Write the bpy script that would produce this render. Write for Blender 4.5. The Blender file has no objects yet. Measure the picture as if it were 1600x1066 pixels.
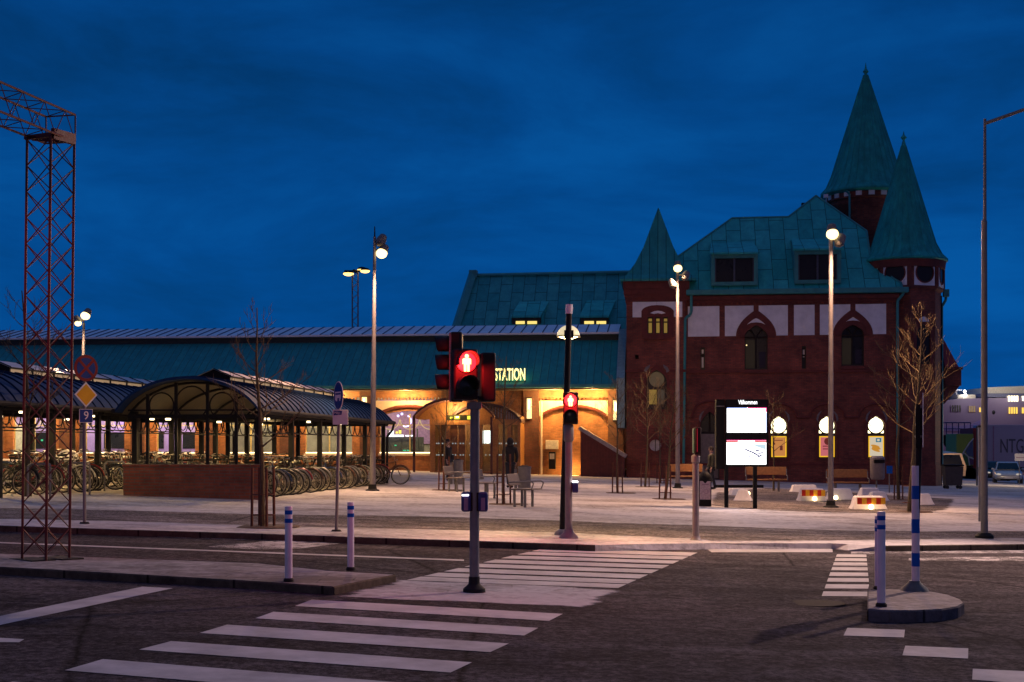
import bpy, math, random
from mathutils import Vector, Matrix
from mathutils.geometry import tessellate_polygon
random.seed(7)
PI = math.pi
scene = bpy.context.scene
COL = scene.collection
R = math.radians

# ------------------------------------------------------------------ site frame
F, CX, HY, CAMZ = 2090.0, 800.0, 698.0, 1.6      # lens in 1600-wide picture units
S = 0.027                                         # the square falls gently to the right
def gz(x): return -S * max(-60.0, min(60.0, x))
def G(px, py, h=0.1):
    t = (CAMZ - h) * F / ((py - HY) - S * (px - CX))
    x = t * (px - CX) / F
    return Vector((x, t, gz(x) + h))
def AT(px, py, D): return Vector(((px - CX) / F * D, D, CAMZ + (HY - py) / F * D))
TH = R(6.5)
cT, sT = math.cos(TH), math.sin(TH)
OX, OY = (976 - CX) / F * 73.0, 73.0
def FU(px, v=0.0):
    d = (px - CX) / F
    return (d * (OY + v * cT) - OX - v * sT) / (cT + d * sT)
def FP(px, py, v=0.0):
    u = FU(px, v)
    t = OY - u * sT + v * cT
    return (u, CAMZ + (HY - py) / F * t)
def FZ(px, py, v=0.0): return FP(px, py, v)[1]
def W(u, v, z=0.0): return Vector((OX + u * cT + v * sT, OY - u * sT + v * cT, z))
def PX(poly, v=0.0): return [FP(x, y, v) for x, y in poly]

# ------------------------------------------------------------------ mesh builder
class MB:
    def __init__(s): s.v = []; s.f = []
    def add(s, vs, fs):
        o = len(s.v); s.v += [tuple(p) for p in vs]; s.f += [tuple(i + o for i in f) for f in fs]; return s
    def box(s, c, d, rz=0.0, M=None):
        x, y, z = d[0] / 2, d[1] / 2, d[2] / 2
        vs = [Vector((i * x, j * y, k * z)) for k in (-1, 1) for j in (-1, 1) for i in (-1, 1)]
        if M is None: M = Matrix.Rotation(rz, 3, 'Z')
        vs = [M @ p + Vector(c) for p in vs]
        return s.add(vs, [(0, 2, 3, 1), (4, 5, 7, 6), (0, 1, 5, 4), (2, 6, 7, 3), (0, 4, 6, 2), (1, 3, 7, 5)])
    def b2(s, lo, hi):
        return s.box([(a + b) / 2 for a, b in zip(lo, hi)], [abs(b - a) for a, b in zip(lo, hi)])
    def tube(s, p0, p1, r0, r1=None, n=8, cap=True):
        p0, p1 = Vector(p0), Vector(p1); r1 = r0 if r1 is None else r1
        d = p1 - p0
        if d.length < 1e-6: return s
        q = d.to_track_quat('Z', 'Y').to_matrix()
        vs = []
        for p, r in ((p0, r0), (p1, r1)):
            vs += [p + q @ Vector((r * math.cos(2 * PI * i / n), r * math.sin(2 * PI * i / n), 0)) for i in range(n)]
        fs = [(i, (i + 1) % n, n + (i + 1) % n, n + i) for i in range(n)]
        if cap: fs += [tuple(range(n - 1, -1, -1)), tuple(range(n, 2 * n))]
        return s.add(vs, fs)
    def path(s, pts, r, n=6, r1=None):
        k = len(pts) - 1
        for i in range(k):
            a = r if r1 is None else r + (r1 - r) * i / k
            b = r if r1 is None else r + (r1 - r) * (i + 1) / k
            s.tube(pts[i], pts[i + 1], a, b, n)
        return s
    def lathe(s, prof, c=(0, 0, 0), n=20, M=None, ph=0.0, cap=True):
        c = Vector(c); vs = []; fs = []
        for r, z in prof:
            for i in range(n):
                p = Vector((r * math.cos(ph + 2 * PI * i / n), r * math.sin(ph + 2 * PI * i / n), z))
                vs.append((M @ p if M else p) + c)
        for j in range(len(prof) - 1):
            for i in range(n):
                k = (i + 1) % n
                fs.append((j * n + i, j * n + k, (j + 1) * n + k, (j + 1) * n + i))
        if cap:
            fs.append(tuple(range(n - 1, -1, -1))); fs.append(tuple(range((len(prof) - 1) * n, len(prof) * n)))
        return s.add(vs, fs)
    def torus(s, c, Rr, r, n=20, m=5, M=None, a0=0.0, a1=2 * PI):
        c = Vector(c); full = abs(a1 - a0 - 2 * PI) < 1e-6; k = n if full else n + 1
        vs = []; fs = []
        for i in range(k):
            a = a0 + (a1 - a0) * i / n
            for j in range(m):
                b = 2 * PI * j / m
                p = Vector(((Rr + r * math.cos(b)) * math.cos(a), r * math.sin(b), (Rr + r * math.cos(b)) * math.sin(a)))
                vs.append((M @ p if M else p) + c)
        for i in range(n):
            for j in range(m):
                i2 = (i + 1) % k
                fs.append((i * m + j, i * m + (j + 1) % m, i2 * m + (j + 1) % m, i2 * m + j))
        return s.add(vs, fs)
    def ball(s, c, r, n=14, m=9, sc=(1, 1, 1), M=None):
        prof = [(max(1e-4, r * math.sin(PI * j / m)), -r * math.cos(PI * j / m)) for j in range(m + 1)]
        MM = Matrix.Diagonal(sc)
        if M: MM = M @ MM
        return s.lathe(prof, c, n, MM)
    def plate(s, outer, holes=(), v0=0.0, v1=None, f=None, back=False):
        """flat panel in (u,z) at depth v0, edges run back to v1"""
        f = f or (lambda u, v, z: (u, v, z))
        loops = [[Vector((u, z, 0)) for u, z in lp] for lp in [outer] + list(holes)]
        flat = [p for lp in loops for p in lp]
        tr = tessellate_polygon(loops)
        s.add([f(p.x, v0, p.y) for p in flat], tr)
        if v1 is not None:
            if back: s.add([f(p.x, v1, p.y) for p in flat], tr)
            for lp in loops:
                n = len(lp)
                s.add([f(p.x, v0, p.y) for p in lp] + [f(p.x, v1, p.y) for p in lp],
                      [(i, (i + 1) % n, n + (i + 1) % n, n + i) for i in range(n)])
        return s
    def sheet(s, pts):
        tr = tessellate_polygon([[Vector(p) for p in pts]])
        return s.add(pts, tr)

def children(o): return [c for c in bpy.data.objects if c.parent == o]
def obj(name, mb, mat, parent=None, loc=None, sharp=0.7, bevel=0.0, flat=False):
    me = bpy.data.meshes.new(name)
    me.from_pydata(mb.v, [], mb.f); me.update()
    import bmesh
    bm = bmesh.new(); bm.from_mesh(me); bmesh.ops.recalc_face_normals(bm, faces=bm.faces); bm.to_mesh(me); bm.free()
    if not flat:
        me.polygons.foreach_set('use_smooth', [True] * len(me.polygons)); me.set_sharp_from_angle(angle=sharp)
    me.materials.append(mat)
    o = bpy.data.objects.new(name, me); COL.objects.link(o)
    if parent: o.parent = parent
    if loc is not None: o.location = loc
    if bevel:
        m = o.modifiers.new('edge', 'BEVEL'); m.width = bevel; m.segments = 2; m.limit_method = 'ANGLE'
    return o
def tag(o, label, cat, group=None):
    o['label'] = label; o['category'] = cat
    if group: o['group'] = group
    return o
def thing(name, label, cat, loc=(0, 0, 0), rz=0.0, group=None):
    o = bpy.data.objects.new(name, None); COL.objects.link(o); o.empty_display_size = 0.2
    o.location = loc; o.rotation_euler = (0, 0, rz)
    return tag(o, label, cat, group)
def struct(name, mb, mat, kind='structure'):
    o = obj(name, mb, mat, flat=True); o['kind'] = kind; return o
def dup(root, loc=None, rz=None, label=None, group=None):
    r = root.copy(); COL.objects.link(r)
    if loc is not None: r.location = loc
    if rz is not None: r.rotation_euler = (0, 0, rz)
    if label: r['label'] = label
    if group: r['group'] = group
    def rec(a, b):
        for ch in KIDS[a.name]:
            c = ch.copy(); COL.objects.link(c); c.parent = b; rec2(ch, c)
    def rec2(a, b):
        for ch in KIDS.get(a.name, []):
            c = ch.copy(); COL.objects.link(c); c.parent = b
    rec(root, r); return r
KIDS = {}
def remember(root):
    KIDS[root.name] = children(root)
    for c in KIDS[root.name]: KIDS[c.name] = children(c)
def text(name, body, mat, parent, loc, size, rot=(PI / 2, 0, 0), ext=0.01, sx=1.0, bold=0.0, align='CENTER'):
    cu = bpy.data.curves.new(name, 'FONT'); cu.body = body; cu.size = size; cu.extrude = ext; cu.offset = bold
    cu.align_x = align; cu.align_y = 'CENTER'; cu.resolution_u = 3
    t = bpy.data.objects.new(name, cu); COL.objects.link(t)
    dg = bpy.context.evaluated_depsgraph_get()
    me = bpy.data.meshes.new_from_object(t.evaluated_get(dg)); me.name = name
    bpy.data.objects.remove(t); bpy.data.curves.remove(cu)
    me.materials.clear(); me.materials.append(mat)
    o = bpy.data.objects.new(name, me); COL.objects.link(o); o.parent = parent
    o.location = loc; o.rotation_euler = rot; o.scale = (sx, 1, 1)
    return o

def fitx(o, width):
    xs = [v.co.x for v in o.data.vertices]; o.scale.x = width / max(0.01, max(xs) - min(xs))
# ------------------------------------------------------------------ materials
def newmat(name):
    m = bpy.data.materials.new(name); m.use_nodes = True
    nt = m.node_tree; b = nt.nodes['Principled BSDF']; return m, nt, b
def nd(nt, t, **kw):
    n = nt.nodes.new(t)
    for k, v in kw.items(): setattr(n, k, v)
    return n
def ramp(nt, stops):
    r = nd(nt, 'ShaderNodeValToRGB'); e = r.color_ramp.elements
    while len(e) < len(stops): e.new(0.5)
    for el, (p, c) in zip(e, stops): el.position = p; el.color = (*c, 1) if len(c) == 3 else c
    return r
def noise(nt, vec, scale, detail=4, rough=0.6):
    n = nd(nt, 'ShaderNodeTexNoise'); n.inputs['Scale'].default_value = scale
    n.inputs['Detail'].default_value = detail; n.inputs['Roughness'].default_value = rough
    nt.links.new(vec, n.inputs['Vector']); return n
def coords(nt, scale=(1, 1, 1), rot=(0, 0, 0), kind='Object'):
    tc = nd(nt, 'ShaderNodeTexCoord'); mp = nd(nt, 'ShaderNodeMapping')
    mp.inputs['Scale'].default_value = scale; mp.inputs['Rotation'].default_value = rot
    nt.links.new(tc.outputs[kind], mp.inputs['Vector']); return mp.outputs['Vector']
def mixc(nt, fac, a, b, mode='MIX'):
    n = nd(nt, 'ShaderNodeMix', data_type='RGBA', blend_type=mode)
    for key, val in ((0, fac), (6, a), (7, b)):
        if hasattr(val, 'is_linked') or hasattr(val, 'links'): nt.links.new(val, n.inputs[key])
        elif key == 0: n.inputs[0].default_value = val
        else: n.inputs[key].default_value = (*val, 1)
    return n.outputs[2]
def bump(nt, b, h, strength=0.3, dist=0.02):
    n = nd(nt, 'ShaderNodeBump'); n.inputs['Strength'].default_value = strength; n.inputs['Distance'].default_value = dist
    nt.links.new(h, n.inputs['Height']); nt.links.new(n.outputs['Normal'], b.inputs['Normal'])
def plain(name, col, rough=0.6, metal=0.0, var=0.25, scale=6.0, bmp=0.08, kind='Object', spec=None):
    m, nt, b = newmat(name)
    if spec is None and (name.startswith('sign_') or name.startswith('reflective')): spec = 0.12
    if spec is not None: b.inputs['Specular IOR Level'].default_value = spec
    v = coords(nt, kind=kind); n = noise(nt, v, scale, 5, 0.65)
    lo = tuple(c * (1 - var) for c in col); hi = tuple(min(1, c * (1 + var)) for c in col)
    r = ramp(nt, [(0.3, lo), (0.7, hi)]); nt.links.new(n.outputs[0], r.inputs[0])
    nt.links.new(r.outputs[0], b.inputs['Base Color'])
    rr = nd(nt, 'ShaderNodeMapRange'); rr.inputs[3].default_value = max(0.05, rough - 0.12); rr.inputs[4].default_value = min(1, rough + 0.12)
    nt.links.new(n.outputs[0], rr.inputs[0]); nt.links.new(rr.outputs[0], b.inputs['Roughness'])
    b.inputs['Metallic'].default_value = metal
    if bmp: bump(nt, b, n.outputs[0], bmp, 0.01)
    return m
def emit(name, col, strength, base=(0.05, 0.05, 0.05), rough=0.4):
    m, nt, b = newmat(name)
    b.inputs['Base Color'].default_value = (*base, 1); b.inputs['Roughness'].default_value = rough
    b.inputs['Emission Color'].default_value = (*col, 1); b.inputs['Emission Strength'].default_value = strength
    return m
def brickmat(name, c1, c2, mortar, bw=0.26, bh=0.077):
    m, nt, b = newmat(name)
    tc = nd(nt, 'ShaderNodeTexCoord'); sp = nd(nt, 'ShaderNodeSeparateXYZ'); nt.links.new(tc.outputs['Object'], sp.inputs[0])
    ad = nd(nt, 'ShaderNodeMath', operation='ADD'); nt.links.new(sp.outputs[0], ad.inputs[0]); nt.links.new(sp.outputs[1], ad.inputs[1])
    cb = nd(nt, 'ShaderNodeCombineXYZ'); nt.links.new(ad.outputs[0], cb.inputs[0]); nt.links.new(sp.outputs[2], cb.inputs[1])
    br = nd(nt, 'ShaderNodeTexBrick'); nt.links.new(cb.outputs[0], br.inputs['Vector'])
    br.inputs['Scale'].default_value = 1.0; br.inputs['Brick Width'].default_value = bw; br.inputs['Row Height'].default_value = bh
    br.inputs['Mortar Size'].default_value = 0.012; br.inputs['Color1'].default_value = (*c1, 1)
    br.inputs['Color2'].default_value = (*c2, 1); br.inputs['Mortar'].default_value = (*mortar, 1)
    n = noise(nt, tc.outputs['Object'], 0.9, 6, 0.7)
    r = ramp(nt, [(0.3, (0.42, 0.42, 0.44)), (0.72, (1.45, 1.38, 1.3))]); nt.links.new(n.outputs[0], r.inputs[0])
    nt.links.new(mixc(nt, 1.0, br.outputs['Color'], r.outputs[0], 'MULTIPLY'), b.inputs['Base Color'])
    b.inputs['Roughness'].default_value = 0.85
    bump(nt, b, br.outputs['Fac'], -0.35, 0.01)
    return m
def coppermat(name, dark, light, sw=1.1, sh=0.62, seam_only=False):
    """patinated sheets with standing seams"""
    m, nt, b = newmat(name)
    tc = nd(nt, 'ShaderNodeTexCoord'); sp = nd(nt, 'ShaderNodeSeparateXYZ'); nt.links.new(tc.outputs['Object'], sp.inputs[0])
    cb = nd(nt, 'ShaderNodeCombineXYZ'); nt.links.new(sp.outputs[0], cb.inputs[1]); nt.links.new(sp.outputs[2], cb.inputs[0])
    br = nd(nt, 'ShaderNodeTexBrick'); nt.links.new(cb.outputs[0], br.inputs['Vector'])
    br.inputs['Scale'].default_value = 1.0; br.inputs['Brick Width'].default_value = 40.0 if seam_only else sw
    br.inputs['Row Height'].default_value = sh; br.inputs['Mortar Size'].default_value = 0.02; br.inputs['Mortar Smooth'].default_value = 0.3
    br.inputs['Color1'].default_value = (*dark, 1); br.inputs['Color2'].default_value = (*light, 1)
    br.inputs['Mortar'].default_value = (*[c * 0.3 for c in dark], 1)
    n = noise(nt, coords(nt, (1.6, 1.6, 0.35)), 1.2, 7, 0.75); n.inputs['Distortion'].default_value = 0.4
    r = ramp(nt, [(0.3, (0.72, 0.74, 0.76)), (0.5, (1.0, 1.0, 1.0)), (0.7, (1.34, 1.28, 1.22))]); nt.links.new(n.outputs[0], r.inputs[0])
    nt.links.new(mixc(nt, 1.0, br.outputs['Color'], r.outputs[0], 'MULTIPLY'), b.inputs['Base Color'])
    b.inputs['Roughness'].default_value = 0.62; b.inputs['Specular IOR Level'].default_value = 0.3
    bump(nt, b, br.outputs['Fac'], 0.5, 0.04)
    return m
def asphalt(name, base, frost, amount, ang):
    m, nt, b = newmat(name)
    v = coords(nt); fine = noise(nt, v, 13, 9, 0.92); mid = noise(nt, v, 2.4, 8, 0.78)
    st = coords(nt, (0.10, 1.3, 1), (0, 0, ang)); streak = noise(nt, st, 1.1, 6, 0.65)
    big = noise(nt, v, 0.42, 6, 0.7)
    grit = ramp(nt, [(0.40, tuple(c * 0.3 for c in base)), (0.50, base), (0.58, tuple(c * 2.6 for c in base))]); nt.links.new(fine.outputs[0], grit.inputs[0])
    rs = ramp(nt, [(0.46, (0.06,) * 3), (0.64, (amount,) * 3)]); nt.links.new(streak.outputs[0], rs.inputs[0])
    mm = nd(nt, 'ShaderNodeMath', operation='MULTIPLY'); gr = ramp(nt, [(0.44, (0.1,) * 3), (0.56, (1, 1, 1))]); nt.links.new(fine.outputs[0], gr.inputs[0])
    nt.links.new(rs.outputs[0], mm.inputs[0]); nt.links.new(gr.outputs[0], mm.inputs[1])
    c = mixc(nt, mm.outputs[0], grit.outputs[0], frost)
    rb = ramp(nt, [(0.40, (0.68, 0.68, 0.7)), (0.6, (1.25, 1.22, 1.2))]); nt.links.new(big.outputs[0], rb.inputs[0])
    rm = ramp(nt, [(0.40, (0.76, 0.76, 0.76)), (0.6, (1.2, 1.2, 1.2))]); nt.links.new(mid.outputs[0], rm.inputs[0])
    c = mixc(nt, 1.0, mixc(nt, 1.0, c, rb.outputs[0], 'MULTIPLY'), rm.outputs[0], 'MULTIPLY')
    # cracks and tar seams
    vo = nd(nt, 'ShaderNodeTexVoronoi', feature='DISTANCE_TO_EDGE'); vo.inputs['Scale'].default_value = 0.22
    wob = nd(nt, 'ShaderNodeMix', data_type='RGBA'); wob.inputs[0].default_value = 0.12
    nt.links.new(v, wob.inputs[6]); nt.links.new(mid.outputs[1], wob.inputs[7]); nt.links.new(wob.outputs[2], vo.inputs['Vector'])
    cr = ramp(nt, [(0.0, (0.3, 0.3, 0.3)), (0.006, (1, 1, 1))]); nt.links.new(vo.outputs['Distance'], cr.inputs[0])
    nt.links.new(mixc(nt, 1.0, c, cr.outputs[0], 'MULTIPLY'), b.inputs['Base Color'])
    b.inputs['Roughness'].default_value = 0.95; b.inputs['Specular IOR Level'].default_value = 0.03
    bump(nt, b, fine.outputs[0], 0.8, 0.015)
    return m
def fade(m, noise_scale=1.6, soft=0.10):
    """ragged outline: the sheet ends where its 'edge' value plus noise falls below a threshold"""
    nt = m.node_tree; b = nt.nodes['Principled BSDF']
    at = nd(nt, 'ShaderNodeAttribute', attribute_name='edge'); st = coords(nt, (0.35, 1.2, 1), (0, 0, R(5)))
    n = noise(nt, st, noise_scale, 7, 0.72)
    ad = nd(nt, 'ShaderNodeMath', operation='MULTIPLY_ADD'); nt.links.new(n.outputs[0], ad.inputs[0]); ad.inputs[1].default_value = 1.3; nt.links.new(at.outputs['Fac'], ad.inputs[2])
    r = nd(nt, 'ShaderNodeMapRange'); r.inputs[1].default_value = 1.1 - soft; r.inputs[2].default_value = 1.1 + soft
    nt.links.new(ad.outputs[0], r.inputs[0]); nt.links.new(r.outputs[0], b.inputs['Alpha']); return m
def snowmat(name, snow, bare, cover):
    m, nt, b = newmat(name)
    v = coords(nt); st = coords(nt, (0.7, 1.0, 1), (0, 0, R(5)))
    a = noise(nt, st, 0.5, 10, 0.74); f = noise(nt, v, 7.0, 5, 0.7); g = noise(nt, v, 40, 2, 0.6)
    ad = nd(nt, 'ShaderNodeMath', operation='MULTIPLY_ADD'); nt.links.new(f.outputs[0], ad.inputs[0]); ad.inputs[1].default_value = 0.35
    nt.links.new(a.outputs[0], ad.inputs[2])
    r = ramp(nt, [(cover - 0.1, (0, 0, 0)), (cover + 0.09, (1, 1, 1))]); nt.links.new(ad.outputs[0], r.inputs[0])
    sn = ramp(nt, [(0.3, tuple(c * 0.8 for c in snow)), (0.7, tuple(min(1, c * 1.1) for c in snow))]); nt.links.new(f.outputs[0], sn.inputs[0])
    br = nd(nt, 'ShaderNodeTexBrick'); nt.links.new(v, br.inputs['Vector']); br.inputs['Scale'].default_value = 1
    br.inputs['Brick Width'].default_value = 0.7; br.inputs['Row Height'].default_value = 0.35; br.inputs['Mortar Size'].default_value = 0.012
    br.inputs['Color1'].default_value = (*bare, 1); br.inputs['Color2'].default_value = (*[c * 1.25 for c in bare], 1); br.inputs['Mortar'].default_value = (*[c * 0.5 for c in bare], 1)
    nt.links.new(mixc(nt, r.outputs[0], br.outputs['Color'], sn.outputs[0]), b.inputs['Base Color'])
    b.inputs['Roughness'].default_value = 0.85; b.inputs['Specular IOR Level'].default_value = 0.1
    bump(nt, b, ad.outputs[0], 0.4, 0.03)
    return m
def paintmat(name, col, under, wear):
    m, nt, b = newmat(name)
    v = coords(nt); a = noise(nt, v, 4.0, 9, 0.8); f = noise(nt, v, 45, 3, 0.7)
    ad = nd(nt, 'ShaderNodeMath', operation='MULTIPLY_ADD'); nt.links.new(f.outputs[0], ad.inputs[0]); ad.inputs[1].default_value = 0.45
    nt.links.new(a.outputs[0], ad.inputs[2])
    tr = noise(nt, coords(nt, (0.9, 0.12, 1), (0, 0, R(-12))), 0.9, 4, 0.6)
    ad2 = nd(nt, 'ShaderNodeMath', operation='MULTIPLY_ADD'); nt.links.new(tr.outputs[0], ad2.inputs[0]); ad2.inputs[1].default_value = 0.5; nt.links.new(ad.outputs[0], ad2.inputs[2])
    r = ramp(nt, [(wear, (1, 1, 1)), (wear + 0.16, (0, 0, 0))]); nt.links.new(ad2.outputs[0], r.inputs[0])
    n2 = noise(nt, v, 1.6, 6, 0.7); cr = ramp(nt, [(0.3, tuple(c * 0.55 for c in col)), (0.68, col)]); nt.links.new(n2.outputs[0], cr.inputs[0])
    nt.links.new(mixc(nt, r.outputs[0], under, cr.outputs[0]), b.inputs['Base Color'])
    b.inputs['Roughness'].default_value = 0.8; b.inputs['Specular IOR Level'].default_value = 0.1
    bump(nt, b, f.outputs[0], 0.4, 0.008)
    return m
def kerbmat(name, col):
    m, nt, b = newmat(name)
    v = coords(nt); sp = nd(nt, 'ShaderNodeSeparateXYZ'); nt.links.new(v, sp.inputs[0])
    wv = nd(nt, 'ShaderNodeMath', operation='FRACT'); nt.links.new(sp.outputs[0], wv.inputs[0])
    jr = ramp(nt, [(0.0, (0.25,) * 3), (0.02, (0.25,) * 3), (0.035, (1, 1, 1))]); nt.links.new(wv.outputs[0], jr.inputs[0])
    n = noise(nt, v, 6, 6, 0.75); r = ramp(nt, [(0.3, tuple(c * 0.5 for c in col)), (0.7, tuple(c * 1.5 for c in col))]); nt.links.new(n.outputs[0], r.inputs[0])
    nt.links.new(mixc(nt, 1.0, r.outputs[0], jr.outputs[0], 'MULTIPLY'), b.inputs['Base Color']); b.inputs['Roughness'].default_value = 0.85; b.inputs['Specular IOR Level'].default_value = 0.1
    bump(nt, b, n.outputs[0], 0.5, 0.015); return m
def patina(name, col):
    m, nt, b = newmat(name)
    st = noise(nt, coords(nt, (3.2, 3.2, 0.22)), 1.0, 6, 0.7); n = noise(nt, coords(nt), 1.4, 6, 0.7)
    r = ramp(nt, [(0.3, tuple(c * 0.7 for c in col)), (0.55, col), (0.75, tuple(min(1, c * 1.4 + 0.01) for c in col))]); nt.links.new(st.outputs[0], r.inputs[0])
    r2 = ramp(nt, [(0.3, (0.75, 0.75, 0.75)), (0.7, (1.2, 1.2, 1.2))]); nt.links.new(n.outputs[0], r2.inputs[0])
    nt.links.new(mixc(nt, 1.0, r.outputs[0], r2.outputs[0], 'MULTIPLY'), b.inputs['Base Color']); b.inputs['Roughness'].default_value = 0.62
    b.inputs['Specular IOR Level'].default_value = 0.3; bump(nt, b, st.outputs[0], 0.25, 0.03); return m
def glassmat(name, tint, rough=0.05, alpha=0.35):
    m, nt, b = newmat(name)
    out = nt.nodes['Material Output']
    tr = nd(nt, 'ShaderNodeBsdfTransparent'); tr.inputs[0].default_value = (*tint, 1)
    gl = nd(nt, 'ShaderNodeBsdfGlossy'); gl.inputs['Roughness'].default_value = rough; gl.inputs[0].default_value = (0.8, 0.85, 0.9, 1)
    fr = nd(nt, 'ShaderNodeFresnel'); fr.inputs[0].default_value = 1.45
    mx = nd(nt, 'ShaderNodeMixShader'); nt.links.new(fr.outputs[0], mx.inputs[0])
    nt.links.new(tr.outputs[0], mx.inputs[1]); nt.links.new(gl.outputs[0], mx.inputs[2]); nt.links.new(mx.outputs[0], out.inputs[0])
    return m

M_ASPH = asphalt('asphalt', (0.046, 0.039, 0.041), (0.185, 0.162, 0.17), 0.55, R(8))
M_PATH = asphalt('path_asphalt', (0.13, 0.108, 0.1), (0.42, 0.37, 0.35), 0.85, R(5))
M_SNOW = snowmat('trodden_snow', (0.60, 0.55, 0.54), (0.24, 0.205, 0.195), 0.63)
M_MEDIAN = snowmat('median_snow', (0.33, 0.295, 0.29), (0.12, 0.1, 0.096), 0.66)
M_PAD = snowmat('pad_snow', (0.46, 0.43, 0.44), (0.17, 0.15, 0.15), 0.62)
M_KERB = kerbmat('granite_kerb', (0.085, 0.068, 0.052))
M_PAINT = paintmat('road_paint', (0.60, 0.555, 0.54), (0.09, 0.078, 0.078), 1.02)
M_WORN = paintmat('worn_paint', (0.55, 0.5, 0.5), (0.07, 0.06, 0.06), 0.95)
M_BRICK = brickmat('dark_brick', (0.31, 0.072, 0.044), (0.20, 0.044, 0.031), (0.11, 0.06, 0.05))
M_BRICKHALL = brickmat('hall_brick', (0.46, 0.19, 0.07), (0.34, 0.125, 0.05), (0.26, 0.16, 0.09))
M_BRICKLOW = brickmat('low_wall_brick', (0.30, 0.078, 0.042), (0.20, 0.052, 0.03), (0.15, 0.10, 0.08))
M_TRIM = plain('moulded_brick', (0.15, 0.033, 0.025), 0.8, var=0.3, scale=3)
M_CREAM = plain('cream_render', (0.72, 0.6, 0.44), 0.85, var=0.12, scale=2)
M_WHITE = plain('white_render', (0.84, 0.83, 0.84), 0.85, var=0.14, scale=1.6, bmp=0.15)
M_COPPER = coppermat('copper_sheets', (0.02, 0.37, 0.33), (0.05, 0.50, 0.45), sw=1.25, sh=0.8)
M_COPSEAM = coppermat('copper_seams', (0.02, 0.29, 0.265), (0.035, 0.34, 0.31), sh=0.45, seam_only=True)
M_COPPLAIN = plain('copper_plain', (0.045, 0.28, 0.265), 0.6, var=0.2, scale=2)
M_SPIRE = patina('spire_copper', (0.014, 0.34, 0.30))
M_ZINC = plain('zinc', (0.82, 0.82, 0.9), 0.5, 0.0, var=0.12, scale=1.0)
M_DARKBAND = plain('dark_band', (0.025, 0.035, 0.035), 0.7)
M_GALV = plain('galvanised_steel', (0.18, 0.17, 0.17), 0.55, 0.2, var=0.18, scale=9)
M_PINKGREY = plain('painted_pole_grey', (0.22, 0.19, 0.2), 0.5, 0.1, var=0.14, scale=8)
M_DARKMET = plain('dark_metal', (0.018, 0.017, 0.017), 0.75, 0.0, spec=0.2)
M_BLACK = plain('black_paint', (0.008, 0.007, 0.009), 0.6, spec=0.2)
M_SIGBLACK = plain('signal_black', (0.022, 0.012, 0.012), 0.6, spec=0.2)  # black housing; its base colour carries some of the red signal's glow
M_REDLIT = plain('red_lit_steel', (0.075, 0.010, 0.010), 0.6, 0.1, var=0.35, scale=14)  # mast steel; the red signal light is put into its colour
M_CORTEN = plain('rusty_stake', (0.11, 0.032, 0.018), 0.8, var=0.4, scale=14)
M_BARK = plain('bark', (0.085, 0.06, 0.032), 0.9, var=0.4, scale=22, bmp=0.4)
M_TWIG = plain('twig', (0.12, 0.08, 0.04), 0.9, var=0.3, scale=22)
M_SHROOF = coppermat('shelter_sheet', (0.055, 0.07, 0.10), (0.06, 0.075, 0.105), sh=0.5, seam_only=True)
M_WOOD = plain('varnished_wood', (0.34, 0.15, 0.045), 0.5, var=0.25, scale=10)
M_BOARDS = plain('dark_red_boards', (0.11, 0.022, 0.02), 0.7, var=0.3, scale=6)
M_STEELSEAT = plain('weathered_steel', (0.16, 0.12, 0.1), 0.55, 0.2)
M_RUBBER = plain('rubber', (0.02, 0.02, 0.02), 0.75)
M_CHROME = plain('dull_chrome', (0.34, 0.31, 0.25), 0.4, 0.5)
M_SKIN = plain('skin', (0.45, 0.27, 0.2), 0.6)
M_JACKET = plain('black_jacket', (0.012, 0.011, 0.014), 0.85)
M_JEANS = plain('dark_trousers', (0.018, 0.02, 0.03), 0.9)
M_OLIVE = plain('olive_coat', (0.05, 0.05, 0.03), 0.9)
M_HAIR = plain('dark_hair', (0.02, 0.014, 0.01), 0.8)
M_GLASS = glassmat('window_glass', (0.82, 0.86, 0.85))
M_DARKGLASS = plain('dark_glass', (0.010, 0.012, 0.016), 0.3, var=0.2, scale=1.5, bmp=0.0, spec=0.3)
M_FRAME = plain('dark_frame', (0.03, 0.022, 0.018), 0.6)
M_BLUE = plain('sign_blue', (0.008, 0.035, 0.22), 0.45, var=0.1)
M_BLUEBAND = plain('reflective_blue', (0.01, 0.10, 0.46), 0.35, var=0.08)
M_SIGNWHITE = plain('sign_white', (0.72, 0.68, 0.7), 0.45, var=0.08)
M_SIGNRED = plain('sign_red', (0.2, 0.012, 0.02), 0.45, var=0.1)
M_YELLOW = plain('sign_yellow', (0.72, 0.36, 0.02), 0.45, var=0.08)
M_BOXBLUE = plain('button_box_blue', (0.03, 0.025, 0.14), 0.4, var=0.1)
M_LILAC = plain('lilac_panel', (0.3, 0.16, 0.26), 0.5)
M_WHITEBOLLARD = plain('white_plastic', (0.72, 0.68, 0.74), 0.45, var=0.1)
M_CONCWHITE = plain('white_concrete', (0.8, 0.76, 0.77), 0.75, var=0.1, scale=5)
M_HIRED = plain('reflective_red', (0.55, 0.03, 0.02), 0.4)
M_HIYEL = plain('reflective_yellow', (0.8, 0.42, 0.03), 0.4)
E_LAMP = emit('lamp_globe', (1.0, 0.74, 0.30), 3.2)
E_MAST = emit('mast_floodlight', (1.0, 0.60, 0.16), 3.2)
E_DOME = emit('dome_glow', (1.0, 0.82, 0.45), 0.75, (0.6, 0.55, 0.4))
E_WARM = emit('warm_bar', (1.0, 0.72, 0.3), 8)
E_WALL = emit('wall_lamp_glow', (1.0, 0.68, 0.28), 1.7)
E_STRIP = emit('floor_strip', (1.0, 0.78, 0.42), 4)
E_SIGN = emit('sign_letters', (1.0, 0.80, 0.28), 2.6)
E_WIN = emit('lit_window', (1.0, 0.88, 0.52), 3.2)
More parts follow.
